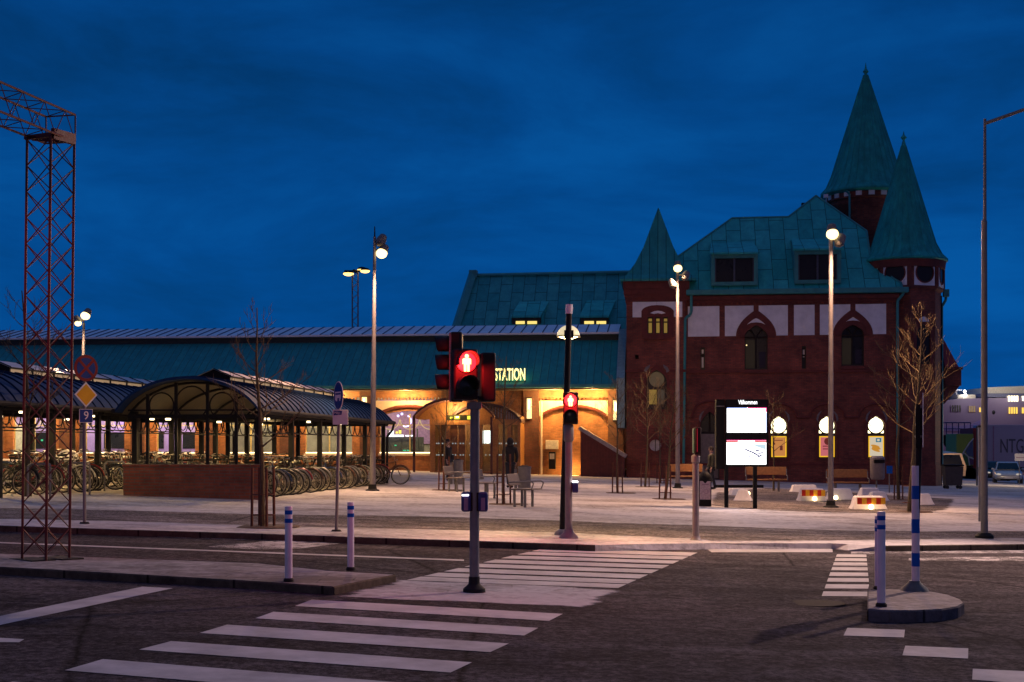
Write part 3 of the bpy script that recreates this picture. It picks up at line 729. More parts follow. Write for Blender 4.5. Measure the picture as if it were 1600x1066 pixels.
# --- square corner tower on the left with a pyramid cap
T = -0.18
TW = arch_px(1026, 16, 640, 596, 578, 1.9)
slits = [rect_px(x - 4.2, 496, x + 4.2, 522) for x in (1016, 1028, 1040)]
PORT = circ_px(1024, 696, 10); VENT = rect_px(992.5, 555, 998, 561.5)
zt0 = FZ(1030, 472)
def PT(poly, v=0.0): return PX(poly, 0.0)
m = MB().plate([(u0, zb), (u0, zt0), (UB - 0.02, zt0), (UB - 0.02, zb)], [PX(p) for p in [TW, PORT, VENT] + slits], T, 0.3)
m.add([(u0, T, zb), (u0, 3.1, zb), (u0, 3.1, zt0), (u0, T, zt0), (UB - 0.02, T, zb), (UB - 0.02, 3.1, zE), (UB - 0.02, 3.1, zt0), (UB - 0.02, T, zt0)], [(0, 1, 2, 3)])
m.b2((UB - 0.02, T, zb), (UB - 0.019, 0.0, zt0))
TWR = obj('corner_tower', m, M_BRICK, ST)
obj('tower_back', MB().add([(u0, 0.33, zb), (UB, 0.33, zb), (UB, 0.33, zt0), (u0, 0.33, zt0)], [(0, 1, 2, 3)]), M_DARKMET, TWR)
# corbelled head
m = MB()
for i, (ya, yb2) in enumerate(((472, 466), (466, 460), (460, 452), (452, 438))):
    e = 0.05 + 0.045 * i
    m.b2((u0 - e, T - e, FZ(1030, ya)), (UB + e - 0.02, 3.1 + e, FZ(1030, yb2)))
obj('corbelled_cornice', m, M_TRIM, TWR)
def tp(poly): obj('white_panel', MB().plate(PX(poly), (), T - 0.02, T), M_WHITE, TWR)
tp([(988.5, 496.5), (988.5, 472.5), (1026, 472.3), (1026, 477.5), (1018, 478), (1010, 480.5), (1004, 484), (1002.3, 487), (1002.3, 496.5)])
tp([(1026.2, 472.3), (1066, 472), (1066, 496), (1053, 496), (1053, 487), (1051, 484), (1045, 480.5), (1037, 478), (1026.2, 477.5)])
ring = arch_px(1027.5, 24.5, 528, 487, 477.6, 2.5)
obj('arch_surround', MB().plate(PX(ring), [PX(p) for p in slits], T - 0.06, T), M_TRIM, TWR)
tym = [(1016, 490), (1022, 487.2), (1028, 486.4), (1034, 487.2), (1040, 490), (1034, 491.5), (1028, 490.2), (1022, 491.5)]
obj('tympanum', MB().plate(PX(tym), (), T - 0.085, T - 0.06), M_WHITE, TWR)
a, b = FP(1006, 528), FP(1049, 526)
obj('window_sill', MB().b2((a[0], T - 0.14, a[1] - 0.1), (b[0], T, a[1] + 0.05)), M_TRIM, TWR)
for s in slits:
    x0 = s[0][0]
    fr = obj('window', MB().plate(PX(s), [PX(rect_px(x0 + 1.6, 498, x0 + 6.8, 502.5)), PX(rect_px(x0 + 1.6, 504.5, x0 + 6.8, 520.5))], T + 0.12, T + 0.2), M_FRAME, TWR)
    obj('pane', MB().plate(PX(rect_px(x0 + 0.5, 497, x0 + 7.9, 521.5)), (), T + 0.22), E_WINDIM, fr, flat=True)
fr = obj('window', MB().plate(PX(TW), [PX(circ_px(1026, 593, 12)), PX(rect_px(1014, 609, 1026.4, 632)), PX(rect_px(1027.4, 609, 1038.5, 632))], T + 0.12, T + 0.22), M_FRAME, TWR)
obj('pane', MB().plate(PX(rect_px(1013, 608, 1026.8, 633)), (), T + 0.24), E_WINDIM, fr, flat=True)
obj('pane', MB().plate(PX(rect_px(1026.9, 608, 1039.5, 633)), (), T + 0.245), emit('grey_lit_window', (0.5, 0.4, 0.25), 0.06), fr, flat=True)
obj('pane', MB().plate(PX(circ_px(1026, 593, 12.6)), (), T + 0.235), emit('amber_dim_window', (0.6, 0.42, 0.2), 0.07), fr, flat=True)
ring = arch_px(1026, 20.5, 645, 598, 570, 1.9)
obj('arch_surround', MB().plate(PX(ring), [PX(TW)], T - 0.05, T), M_TRIM, TWR)
for sgn in (-1, 1):
    c = [(1026 + sgn * 20, 580), (1026 + sgn * 17, 574), (1026 + sgn * 10, 570), (1026 + sgn * 11, 574.5), (1026 + sgn * 14.5, 579), (1026 + sgn * 15.5, 583)]
    obj('carved_spandrel', MB().plate(PX(c), (), T - 0.075, T - 0.05), plain('grey_stone', (0.2, 0.17, 0.17), 0.85), TWR)
pw_ = obj('porthole', MB().plate(PX(circ_px(1024, 696, 12.5)), [PX(circ_px(1024, 696, 9))], T - 0.06, T + 0.1), M_TRIM, TWR)
obj('pane', MB().plate(PX(circ_px(1024, 696, 9.5)), (), T + 0.08), plain('pale_glass', (0.5, 0.47, 0.52), 0.25), pw_, flat=True)
aa, bb = FP(1024, 687), FP(1024, 705); obj('glazing_bar', MB().b2((aa[0] - 0.02, T + 0.03, bb[1]), (aa[0] + 0.02, T + 0.07, aa[1])), M_FRAME, pw_)
for y0, y1 in ((578, 582), (724, 727.5)):
    z0, z1 = FZ(1030, y1), FZ(1030, y0)
    mm = MB()
    if y0 < 600: mm.b2((u0 - 0.05, T - 0.08, z0), (FU(1005), T, z1)).b2((FU(1047), T - 0.08, z0), (UB - 0.02, T, z1))
    else: mm.b2((u0 - 0.05, T - 0.08, z0), (UB - 0.02, T, z1))
    obj('string_course', mm, M_TRIM, TWR)
# pyramid cap, flared at the eaves
uc = (u0 + UB - 0.02) / 2; hw = (UB - u0) / 2; vc = T + 1.63
zEv = FZ(1030, 437, T); zA = FZ(1038, 325, vc)
prof = [(hw + 0.42, zEv - 0.1), (hw + 0.42, zEv + 0.02), (hw + 0.1, zEv + 0.28), (hw - 0.35, zEv + 0.95), (hw - 0.8, zEv + 1.9), (0.02, zA)]
m = MB().lathe([(r * math.sqrt(2), z) for r, z in prof], (uc + 0.12, vc, 0), 4, ph=PI / 4)
obj('pyramid_roof', m, M_COPSEAM, TWR, flat=True)
# --- octagonal corner turret on the right
ucT = FU(1412, 2.05); vT = 2.05; Rt = 2.02
def zT(y): return FZ(1412, y, vT - 1.4)
m = MB().lathe([(Rt, zb), (Rt, zT(727)), (Rt - 0.03, zT(727)), (Rt - 0.03, zT(455)), (Rt + 0.12, zT(451)), (Rt + 0.12, zT(404))], (ucT, vT, 0), 8, ph=PI / 2)
TUR = obj('corner_turret', m, M_BRICK, ST, flat=True)
def facemap(ang):
    """panel coordinates on the octagon face whose outward normal points to ang"""
    ap = (Rt + 0.12) * math.cos(PI / 8); nx, ny = math.cos(ang), math.sin(ang); tx, ty = -ny, nx
    return lambda a, d, z: (ucT + nx * (ap - d) + tx * a, vT + ny * (ap - d) + ty * a, z)
zc_ = (zT(408) + zT(448)) / 2
for k, ang in enumerate((-5 * PI / 8, -3 * PI / 8, -PI / 8, -7 * PI / 8)):
    fm = facemap(ang); hwp = 0.62
    sq = [(-hwp, zc_ - 0.68), (-hwp, zc_ + 0.68), (hwp, zc_ + 0.68), (hwp, zc_ - 0.68)]
    c = [(0.56 * math.cos(2 * PI * i / 24), zc_ + 0.56 * math.sin(2 * PI * i / 24)) for i in range(24)]
    c2 = [(a * 0.9, zc_ + (z - zc_) * 0.9) for a, z in c]
    p = obj('white_panel', MB().plate(sq, [c], -0.03, 0.02, fm), M_WHITE, TUR, flat=True)
    rw = obj('round_window', MB().plate(c, [c2], -0.08, 0.0, fm), M_TRIM, TUR, flat=True)
    obj('pane', MB().plate(c2, (), -0.02, None, fm), M_DARKGLASS, rw, flat=True)
    if k in (0, 1, 2):
        obj('pier', MB().plate([(hwp + 0.06, zc_ - 0.7), (hwp + 0.06, zc_ + 0.72), (hwp + 0.22, zc_ + 0.72), (hwp + 0.22, zc_ - 0.7)], (), -0.06, 0.0, fm), M_TRIM, TUR, flat=True)
# tall window on the shaft
fm = (lambda ap: (lambda a, d, z: (ucT + math.cos(-3 * PI / 8) * (ap - d) - math.sin(-3 * PI / 8) * a, vT + math.sin(-3 * PI / 8) * (ap - d) + math.cos(-3 * PI / 8) * a, z)))((Rt - 0.03) * math.cos(PI / 8))
def AR(hw_, z0, zs, z1, pw=2.1, n=8):
    L = [(-hw_, z0), (-hw_, zs)]; rg = []
    for i in range(1, n):
        a = i / n; L.append((-hw_ * (1 - a ** pw), zs + (z1 - zs) * a)); rg.append((hw_ * (1 - a ** pw), zs + (z1 - zs) * a))
    return L + [(0, z1)] + rg[::-1] + [(hw_, zs), (hw_, z0)]
wz0, wzs, wz1 = zT(570), zT(524), zT(507)
o_ = AR(0.62, wz0 - 0.1, wzs, zT(484)); i_ = AR(0.42, wz0, wzs, wz1)
rw = obj('window', MB().plate(o_, [i_], -0.08, 0.02, fm), M_TRIM, TUR, flat=True)
obj('pane', MB().plate(i_, (), -0.015, None, fm), M_DARKGLASS, rw, flat=True)
obj('glazing_bars', MB().plate([(-0.03, wz0), (-0.03, wz1), (0.03, wz1), (0.03, wz0)], (), -0.045, -0.016, fm).plate([(-0.42, wzs - 0.04), (-0.42, wzs + 0.04), (0.42, wzs + 0.04), (0.42, wzs - 0.04)], (), -0.047, -0.018, fm), M_FRAME, rw, flat=True)
ly = AR(0.3, zT(504), zT(502), zT(496)); obj('tympanum', MB().plate(ly, (), -0.1, -0.08, fm), M_WHITE, rw, flat=True)
# turret spire
zc0, zc1 = zT(404), FZ(1412, 228, vT)
rr_ = 2.32
prof = [(rr_ - 0.15, zc0 - 0.12), (rr_, zc0 - 0.05), (rr_, zc0 + 0.03), (rr_ - 0.3, zc0 + 0.33), (rr_ - 0.62, zc0 + 0.95), (rr_ - 0.86, zc0 + 1.75), (0.12, zc1)]
obj('spire', MB().lathe(prof, (ucT, vT, 0), 28), M_SPIRE, TUR)
fs_ = MB()
for k in range(28):
    a = 2 * PI * k / 28
    pp = [Vector((ucT + r * math.cos(a), vT + r * math.sin(a), z + 0.01)) for r, z in prof[2:]]
    fs_.path(pp, 0.022, 4)
obj('spire_seams', fs_, M_SPIRE, TUR)
obj('finial', MB().lathe([(0.14, zc1 - 0.1), (0.1, zc1 + 0.15), (0.05, zc1 + 0.3), (0.17, zc1 + 0.45), (0.05, zc1 + 0.6), (0.01, zc1 + 0.8)], (ucT, vT, 0), 10), M_SPIRE, TUR)
m = MB().lathe([(Rt + 0.15, zc0 - 0.5), (rr_ - 0.1, zc0 - 0.1)], (ucT, vT, 0), 28); obj('eaves', m, M_TRIM, TUR)
# right-hand gutter bracket and oriel
pR = FP(1476, 470, 2.0)
obj('downpipe', MB().path([Vector((FU(1481, 2), 2.4, FZ(1481, 455, 2))), Vector((FU(1480, 2), 2.4, FZ(1480, 468, 2))), Vector((FU(1474, 2), 2.4, FZ(1474, 478, 2))), Vector((FU(1474, 2), 2.4, FZ(1474, 740, 2)))], 0.075, 8).box((FU(1480.5, 2), 2.4, FZ(1481, 457, 2)), (0.3, 0.3, 0.4)), M_COPPLAIN, ST)
vo = 4.5; ux0, ux1 = FU(1470, vo), FU(1496, vo)
zo0, zo1, zo2 = FZ(1480, 632, vo), FZ(1480, 604, vo), FZ(1480, 576, vo)
m = MB().add([(ux0, vo - 1, zo0), (ux0, vo + 1.5, zo0), (ux1, vo + 1.5, zo1), (ux1, vo - 0.6, zo1), (ux0, vo - 1, zo1), (ux0, vo + 1.5, zo1)],
             [(0, 3, 4), (0, 1, 2, 3), (1, 2, 5)])
m.b2((ux0, vo - 1.0, zo1), (ux1, vo + 1.5, zo2))
ORI = obj('oriel', m, M_BRICK, ST)
m = MB().add([(ux0, vo - 1.1, zo2), (ux1 - 0.15, vo - 1.1, zo2), (ux1 - 0.15, vo + 1.6, zo2), (ux0, vo + 1.6, zo2), (ux0, vo + 0.2, FZ(1480, 520, vo))], [(0, 1, 4), (1, 2, 4), (2, 3, 4), (0, 1, 2, 3)])
obj('oriel_roof', m, plain('red_sheet_roof', (0.35, 0.035, 0.04), 0.6), ORI)
obj('oriel_cornice', MB().b2((ux0, vo - 1.12, zo2 - 0.12), (ux1 + 0.06, vo + 1.6, zo2 + 0.02)), M_TRIM, ORI)
# --- great round tower behind
vG = 7.8; ucG = FU(1352.7, vG); Rg = 2.05
def zG(y): return FZ(1352, y, vG - 1.5)
m = MB().lathe([(Rg, zE), (Rg, zG(322)), (Rg + 0.1, zG(318)), (Rg + 0.1, zG(312)), (Rg + 0.22, zG(310)), (Rg + 0.22, zG(299))], (ucG, vG, 0), 32)
BT = obj('round_tower', m, M_BRICK, ST)
m = MB(); nm = 20
for k in range(nm):
    a = 2 * PI * k / nm; M3 = Matrix.Rotation(a, 3, 'Z')
    obj('white_block', MB().box((ucG + (Rg + 0.2) * math.cos(a), vG + (Rg + 0.2) * math.sin(a), zG(303.5)), (0.12, 0.34, 0.32), M=M3), M_WHITE, BT)
z0_, z1_ = zG(297), FZ(1352, 118, vG); re = 2.62
prof = [(re - 0.3, z0_ - 0.15), (re, z0_ - 0.05), (re, z0_ + 0.05), (re - 0.32, z0_ + 0.4), (re - 0.62, z0_ + 1.1), (re - 0.9, z0_ + 2.0), (0.13, z1_)]
obj('spire', MB().lathe(prof, (ucG, vG, 0), 32), M_SPIRE, BT)
fs_ = MB()
for k in range(32):
    a = 2 * PI * k / 32; fs_.path([Vector((ucG + r * math.cos(a), vG + r * math.sin(a), z + 0.01)) for r, z in prof[2:]], 0.024, 4)
obj('spire_seams', fs_, M_SPIRE, BT)
obj('finial', MB().lathe([(0.16, z1_ - 0.3), (0.08, z1_ + 0.1), (0.18, z1_ + 0.22), (0.06, z1_ + 0.4), (0.01, z1_ + 0.75)], (ucG, vG, 0), 10), M_SPIRE, BT)
obj('downpipe', MB().path([Vector((FU(1322, vG - 2), vG - 2.2, zG(302))), Vector((FU(1327, vG - 2), vG - 2.12, zG(306))), Vector((FU(1327, vG - 2), vG - 2.12, zG(360)))], 0.06, 6), M_COPPLAIN, BT)
sc_ = MB().box((FU(1289, vG - 1), vG - 1.4, zG(305)), (0.25, 0.25, 0.2)); obj('camera_box', sc_, M_WHITEGLOSS, BT)

# ================================================================== long hall
HL = empty_site('station_hall', 'long low station hall with teal sheet roof and orange lit brick arches', 'building')
UL = -46.0; HV = 0.55
def HX(x, v=HV): return FU(x, v)
ze = FZ(800, 606, -0.7)
# roof
ve, vk = -0.75, 3.3
zk = FZ(800, 533, vk)
URr = FU(965, 1.0)
m = MB().add([(UL, ve, ze + 0.16), (URr, ve, ze + 0.16), (URr, vk, zk), (UL, vk, zk)], [(0, 1, 2, 3)])
RF = obj('roof', m, coppermat('hall_roof_sheet', (0.018, 0.25, 0.25), (0.022, 0.27, 0.265), sh=0.42, seam_only=True), HL, flat=True)
rb = MB(); k = int((URr - UL) / 0.42)
for i in range(k):
    u = UL + 0.21 + i * 0.42; rb.tube((u, ve, ze + 0.17), (u, vk, zk + 0.01), 0.018, n=4, cap=False)
obj('standing_seams', rb, M_COPPLAIN, RF)
zc2 = FZ(800, 521, vk)
obj('clerestory_band', MB().b2((UL, vk, zk - 0.3), (URr, vk + 0.2, zc2)), M_DARKBAND, HL)
vz = 6.4; zz = FZ(800, 508.5, vz)
m = MB().add([(UL, vk - 0.25, zc2), (URr, vk - 0.25, zc2), (URr, vz, zz), (UL, vz, zz), (UL, vk - 0.25, zc2 - 0.1), (URr, vk - 0.25, zc2 - 0.1), (UL, 10, zk), (URr, 10, zk)],
             [(0, 1, 2, 3), (0, 1, 5, 4), (3, 2, 7, 6), (4, 5, 7, 6)])
ZN = obj('upper_roof', m, M_ZINC, HL, flat=True)
rb = MB(); k = int((URr - UL) / 0.62)
for i in range(k):
    u = UL + 0.3 + i * 0.62; rb.tube((u, vk - 0.25, zc2 + 0.02), (u, vz, zz + 0.02), 0.035, n=4)
obj('standing_seams', rb, plain('seam_dark', (0.06, 0.07, 0.11), 0.6), ZN)
obj('gutter', MB().b2((UL, ve - 0.14, ze - 0.02), (URr, ve + 0.02, ze + 0.18)), M_COPPLAIN, HL, bevel=0.03)
zs = ze - 0.28
obj('soffit', MB().b2((UL, ve, zs + 0.18), (URr, HV + 0.2, zs + 0.26)), plain('brown_soffit', (0.16, 0.09, 0.05), 0.8), HL)
obj('end_gable', MB().add([(URr, ve, ze - 2.2), (URr, ve, ze + 0.5), (URr, vk, zc2 + 0.2), (URr, vk, ze - 2.2), (0.02, ve, ze - 2.2), (0.02, ve, ze + 0.5), (0.02, vk, zc2 + 0.2), (0.02, vk, ze - 2.2)],
    [(0, 1, 2, 3), (4, 5, 6, 7), (0, 1, 5, 4), (1, 2, 6, 5), (2, 3, 7, 6)]), plain('pale_green_sheet', (0.22, 0.36, 0.36), 0.6), HL)
# bays
PIL = [962, 830, 702, 574, 449, 327, 216, 104, -8, -118, -230]
interior_u = []
for i in range(len(PIL) - 1):
    xr, xl = PIL[i], PIL[i + 1]
    ua, ub = HX(xl) , HX(xr)
    pw = 0.42 if i else 0.42
    zi_top = zs + 0.18
    if i == 0:   # blind arch, lit
        zsp, zap = FZ(895, 652, HV), FZ(895, 637, HV)
        op = [(ua + pw, zb)] + [(ua + pw, zsp)] + [((ua + ub) / 2 - ((ub - ua) / 2 - pw) * math.cos(PI * k / 14), zsp + (zap - zsp) * math.sin(PI * k / 14)) for k in range(1, 14)] + [(ub - pw, zsp), (ub - pw, zb)]
        obj('blind_arch', MB().add([(ua, HV + 0.45, zb), (ub, HV + 0.45, zb), (ub, HV + 0.45, zi_top), (ua, HV + 0.45, zi_top)], [(0, 1, 2, 3)]), M_BRICKHALL, HL)
    elif i in (1,):
        obj('entrance_wall', MB().add([(ua, HV + 0.3, zb), (ub, HV + 0.3, zb), (ub, HV + 0.3, zi_top), (ua, HV + 0.3, zi_top)], [(0, 1, 2, 3)]), M_BRICKHALL, HL)
        continue
    else:
        zsl = FZ((xl + xr) / 2, 708.5, HV); zsp, zap = FZ(637, 655, HV), FZ(637, 642, HV)
        off = 0.95 if i > 2 else 0.62
        uo0, uo1 = ua + off, ub - off
        op = [(uo0, zsl), (uo0, zsp)] + [((uo0 + uo1) / 2 - (uo1 - uo0) / 2 * math.cos(PI * k / 14), zsp + (zap - zsp) * math.sin(PI * k / 14)) for k in range(1, 14)] + [(uo1, zsp), (uo1, zsl)]
        obj('wall', MB().plate([(ua, zb), (ua, zi_top - 0.55), (ub, zi_top - 0.55), (ub, zb)], [op], HV + 0.3, HV + 0.62), M_BRICKHALL, HL)
        interior_u.append((uo0, uo1, zsl, zsp, zap, i))
    # cream spandrel with segmental brick arch
    us, ue = ua + pw, ub - pw; mid = (us + ue) / 2; hwd = (ue - us) / 2 - 0.12
    zL = FZ((xl + xr) / 2, 650, HV); zA_ = FZ((xl + xr) / 2, 634.5, HV); zH = FZ((xl + xr) / 2, 626, HV)
    arc = [(mid - hwd * math.cos(PI * (0.12 + 0.76 * k / 12)) / math.cos(PI * 0.12), zL + (zA_ - zL) * (math.sin(PI * (0.12 + 0.76 * k / 12)) - math.sin(PI * 0.12)) / (1 - math.sin(PI * 0.12))) for k in range(13)]
    obj('cream_spandrel', MB().plate([(us, zL), (us, zH), (ue, zH), (ue, zL)] + arc[::-1], (), HV + 0.2, HV + 0.32), M_CREAM, HL)
    ap = [Vector((u, HV + 0.16, z)) for u, z in arc]
    obj('brick_arch', MB().path(ap, 0.09, 6), M_TRIM, HL)
    dn = MB(); kk = int((ue - us) / 0.2)
    for q in range(kk): dn.b2((us + q * 0.2 + 0.04, HV + 0.12, zH + 0.05), (us + q * 0.2 + 0.14, HV + 0.3, zH + 0.17))
    dn.b2((us, HV + 0.06, zH + 0.17), (ue, HV + 0.3, zi_top))
    obj('dentil_frieze', dn, M_BRICKHALL, HL)
pl = []
for i, x in enumerate(PIL):
    u = HX(x); o = obj('pilaster', MB().b2((u - 0.42, HV - 0.12, zb), (u + 0.42, HV + 0.6, zs + 0.18)), brickmat('pilaster_brick', (0.19, 0.07, 0.04), (0.15, 0.055, 0.03), (0.12, 0.08, 0.06)) if i == 0 else pl[0].data.materials[0], HL); pl.append(o)
# windows and bright sills
for (a, b, zsl, zsp, zap, i) in interior_u:
    fr = MB()
    for t in (0.0, 0.5, 1.0): fr.b2((a + (b - a) * t - 0.035, HV + 0.5, zsl), (a + (b - a) * t + 0.035, HV + 0.56, zsp + 0.3))
    fr.b2((a, HV + 0.5, zsp - 0.35), (b, HV + 0.56, zsp - 0.3))
    f = obj('window', fr, plain('yellow_frame', (0.5, 0.42, 0.16), 0.5) if i == 2 else bpy.data.materials['yellow_frame'], HL)
    obj('pane', MB().add([(a, HV + 0.53, zsl), (b, HV + 0.53, zsl), (b, HV + 0.53, zap + 0.05), (a, HV + 0.53, zap + 0.05)], [(0, 1, 2, 3)]), M_GLASS, f, flat=True)
    gl = MB(); r_ = (b - a) / 6
    for q in range(3): gl.torus((a + r_ * (2 * q + 1), HV + 0.49, zsp - 0.02), r_ * 0.96, 0.022, 14, 4, a0=PI, a1=2 * PI)
    obj('garland_arcs', gl, emit('garland', (1.0, 0.8, 0.35), 0.55) if i == 2 else bpy.data.materials['garland'], f)
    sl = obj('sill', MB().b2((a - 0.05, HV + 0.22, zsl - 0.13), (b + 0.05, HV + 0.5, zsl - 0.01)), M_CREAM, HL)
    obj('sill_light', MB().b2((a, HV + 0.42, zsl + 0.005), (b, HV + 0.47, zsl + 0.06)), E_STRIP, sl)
# wall lamps: luminous uprights on the pilasters
for x, y0, y1, first in ((827, 622, 655, 1), (962, 625, 657, 0), (569.5, 620, 634, 0)):
    u, za_ = FP(x, y1, HV - 0.2); zb_ = FZ(x, y0, HV - 0.2)
    wl = thing('wall_lamp', {827: 'tall luminous wall lamp on the pilaster right of the entrance', 962: 'tall luminous wall lamp on the pilaster beside the square tower', 569.5: 'small luminous wall lamp on the pilaster by the shelter roof end'}[x], 'wall lamp', W(u, HV - 0.13, za_), -TH)
    h = zb_ - za_
    obj('diffuser', MB().b2((-0.13, -0.16, 0.02), (0.13, -0.02, h - 0.02)), E_WALL, wl, bevel=0.02)
    obj('bulb', MB().b2((-0.05, -0.19, h * 0.45), (0.05, -0.161, h - 0.1)), E_STRIP, wl)
    obj('frame', MB().b2((-0.15, -0.17, h - 0.02), (0.15, 0.01, h + 0.03)).b2((-0.15, -0.17, -0.03), (0.15, 0.01, 0.02)), M_DARKMET, wl)
# interior
zf = FZ(700, 735, 0.5)
room = MB().add([(UL, 1.3, zf), (0, 1.3, zf), (0, 9.5, zf), (UL, 9.5, zf)], [(0, 1, 2, 3)])
obj('hall_floor', room, plain('hall_floor', (0.3, 0.26, 0.2), 0.4), HL)
obj('hall_ceiling', MB().b2((UL, 1.2, zs + 0.3), (0, 9.5, zs + 0.4)), plain('hall_ceiling', (0.5, 0.42, 0.3), 0.8), HL)
obj('hall_rear_wall', MB().b2((UL, 9.5, zf - 1), (0, 9.7, zs + 0.4)), plain('hall_rear', (0.34, 0.32, 0.22), 0.8, var=0.5, scale=0.7), HL)
hl = MB()
for k in range(11): hl.b2((UL + 6 + k * 4, 3.2, zs + 0.1), (UL + 7.2 + k * 4, 3.35, zs + 0.2))
obj('ceiling_lights', hl, emit('hall_tube', (1.0, 0.9, 0.6), 6), HL)
il = MB()
def IB(x, y, w_, h_): 
    c = FP(x, y, 5.6); il.b2((c[0] - w_ / 2, 5.55, c[1] - h_ / 2), (c[0] + w_ / 2, 5.65, c[1] + h_ / 2))
for a_ in ((619, 681, 0.9, 0.12), (612, 677, 0.25, 0.3), (527, 665, 0.3, 0.06), (640, 681, 0.5, 0.08)): IB(*a_)
obj('platform_lights', il, emit('platform_white', (0.95, 0.95, 1.0), 2.2), HL)
il = MB(); c = FP(634, 658, 5.4); il.torus((c[0], 5.4, c[1]), 0.33, 0.035, 14, 5, a0=-2.2, a1=1.2)
for x, y in ((628, 647), (622, 650)): c = FP(x, y, 5.4); il.ball((c[0], 5.4, c[1]), 0.07, 8, 6)
obj('neon_curl', il, emit('neon_violet', (0.6, 0.55, 1.0), 4), HL)
il = MB(); IB(625, 675, 0.14, 0.22); IB(620, 676, 0.12, 0.12); obj('yellow_sign', il, emit('platform_yellow', (1, 0.8, 0.1), 1.5), HL)
il = MB(); IB(618, 696, 0.1, 0.06); IB(632, 704, 0.16, 0.06); IB(638, 704, 0.16, 0.06); IB(66, 688, 0.12, 0.1); obj('green_lamps', il, emit('platform_green', (0.0, 0.8, 0.35), 1.0), HL)
il = MB()
for x in (598, 606, 625, 641, 652): c = FP(x, 708, 5.8); il.b2((c[0] - 0.04, 5.8, zf), (c[0] + 0.04, 5.86, zf + 2.4))
c = FP(600, 683, 5.9); d = FP(662, 683, 5.9); il.b2((c[0], 5.9, zf), (d[0], 6.0, c[1]))
obj('platform_railing', il, plain('platform_dark', (0.05, 0.055, 0.05), 0.5), HL)
c = FP(585, 640, 8); d = FP(700, 700, 8); obj('platform_mural', MB().b2((c[0], 9.3, zf + 1.5), (d[0], 9.4, zs)), plain('mauve_panel', (0.4, 0.25, 0.45), 0.7), HL)
# purple train standing behind the glass
TR = thing('train', 'violet train standing behind the hall windows', 'train', W(FU(325, 7) - 15.0, 7.0, zf), -TH)
LT = 15.0
prof = [(-1.3, 0.25), (-1.38, 0.9), (-1.38, 2.3), (-1.1, 3.0), (-0.6, 3.25), (0.6, 3.25), (1.1, 3.0), (1.38, 2.3), (1.38, 0.9), (1.3, 0.25)]
m = MB(); n = len(prof)
m.add([(-LT, y, z) for y, z in prof] + [(LT, y, z) for y, z in prof], [(i, (i + 1) % n, n + (i + 1) % n, n + i) for i in range(n)] + [tuple(range(n)), tuple(range(n, 2 * n))])
obj('body', m, plain('train_violet', (0.34, 0.24, 0.66), 0.5, var=0.08), TR)
for k in range(12):
    x = -LT + 1.4 + k * 2.5
    wm = obj('window', MB().b2((x, -1.42, 1.2), (x + 1.3, -1.38, 2.2)), M_DARKGLASS, TR, bevel=0.0)
for k in range(4): obj('door', MB().b2((-LT + 5.2 + k * 7.5 - 2.4 + 0.2, -1.41, 0.4), (-LT + 5.2 + k * 7.5 - 1.75 + 0.3, -1.385, 2.5)), plain('train_door', (0.6, 0.58, 0.5), 0.5) if k == 0 else bpy.data.materials['train_door'], TR)
obj('bogies', MB().b2((-LT + 1, -1.2, 0.0), (-LT + 4, 1.2, 0.3)).b2((LT - 4, -1.2, 0.0), (LT - 1, 1.2, 0.3)), M_BLACK, TR)
# --- gabled wing rising behind the hall
WG = empty_site('gabled_wing', 'tall gabled wing with green copper roof and two dormers behind the long hall', 'building')
va, vb = 8.5, 12.5
zwa, zwb = FZ(850, 530, va), FZ(850, 432, vb)
q = [RP(x, y, va, zwa, vb, zwb) for x, y in ((706, 540), (741, 432), (985, 427), (985, 545))]
q[0].z = q[0].z
bk = [Vector((p.x, 2 * vb - p.y, p.z)) for p in q]
m = MB().add(q + bk, [(0, 1, 2, 3), (4, 5, 6, 7), (0, 1, 5, 4), (1, 2, 6, 5), (2, 3, 7, 6)])
WR = obj('roof', m, coppermat('wing_copper', (0.02, 0.27, 0.265), (0.045, 0.35, 0.33), sw=1.2, sh=0.75), WG, flat=True)
m = MB().tube(q[0] + Vector((-0.1, -0.1, 0)), q[1] + Vector((-0.1, -0.1, 0.15)), 0.28, n=4).tube(q[1] + Vector((0, 0, 0.05)), q[2] + Vector((0, 0, 0.05)), 0.14, n=6)
m.box(q[1] + Vector((-0.05, 0, 0.12)), (0.5, 0.7, 0.5))
obj('verge', m, M_COPPLAIN, WR)
obj('wall', MB().b2((q[0].x, q[0].y + 0.4, zb), (q[3].x, 2 * vb - q[3].y - 0.4, q[0].z - 0.05)).add([(q[0].x + 0.05, q[0].y + .1, q[0].z), (q[1].x + 0.05, q[1].y, q[1].z - 0.1), (bk[0].x + 0.05, bk[0].y - .1, bk[0].z)], [(0, 1, 2)]), M_BRICK, WG)
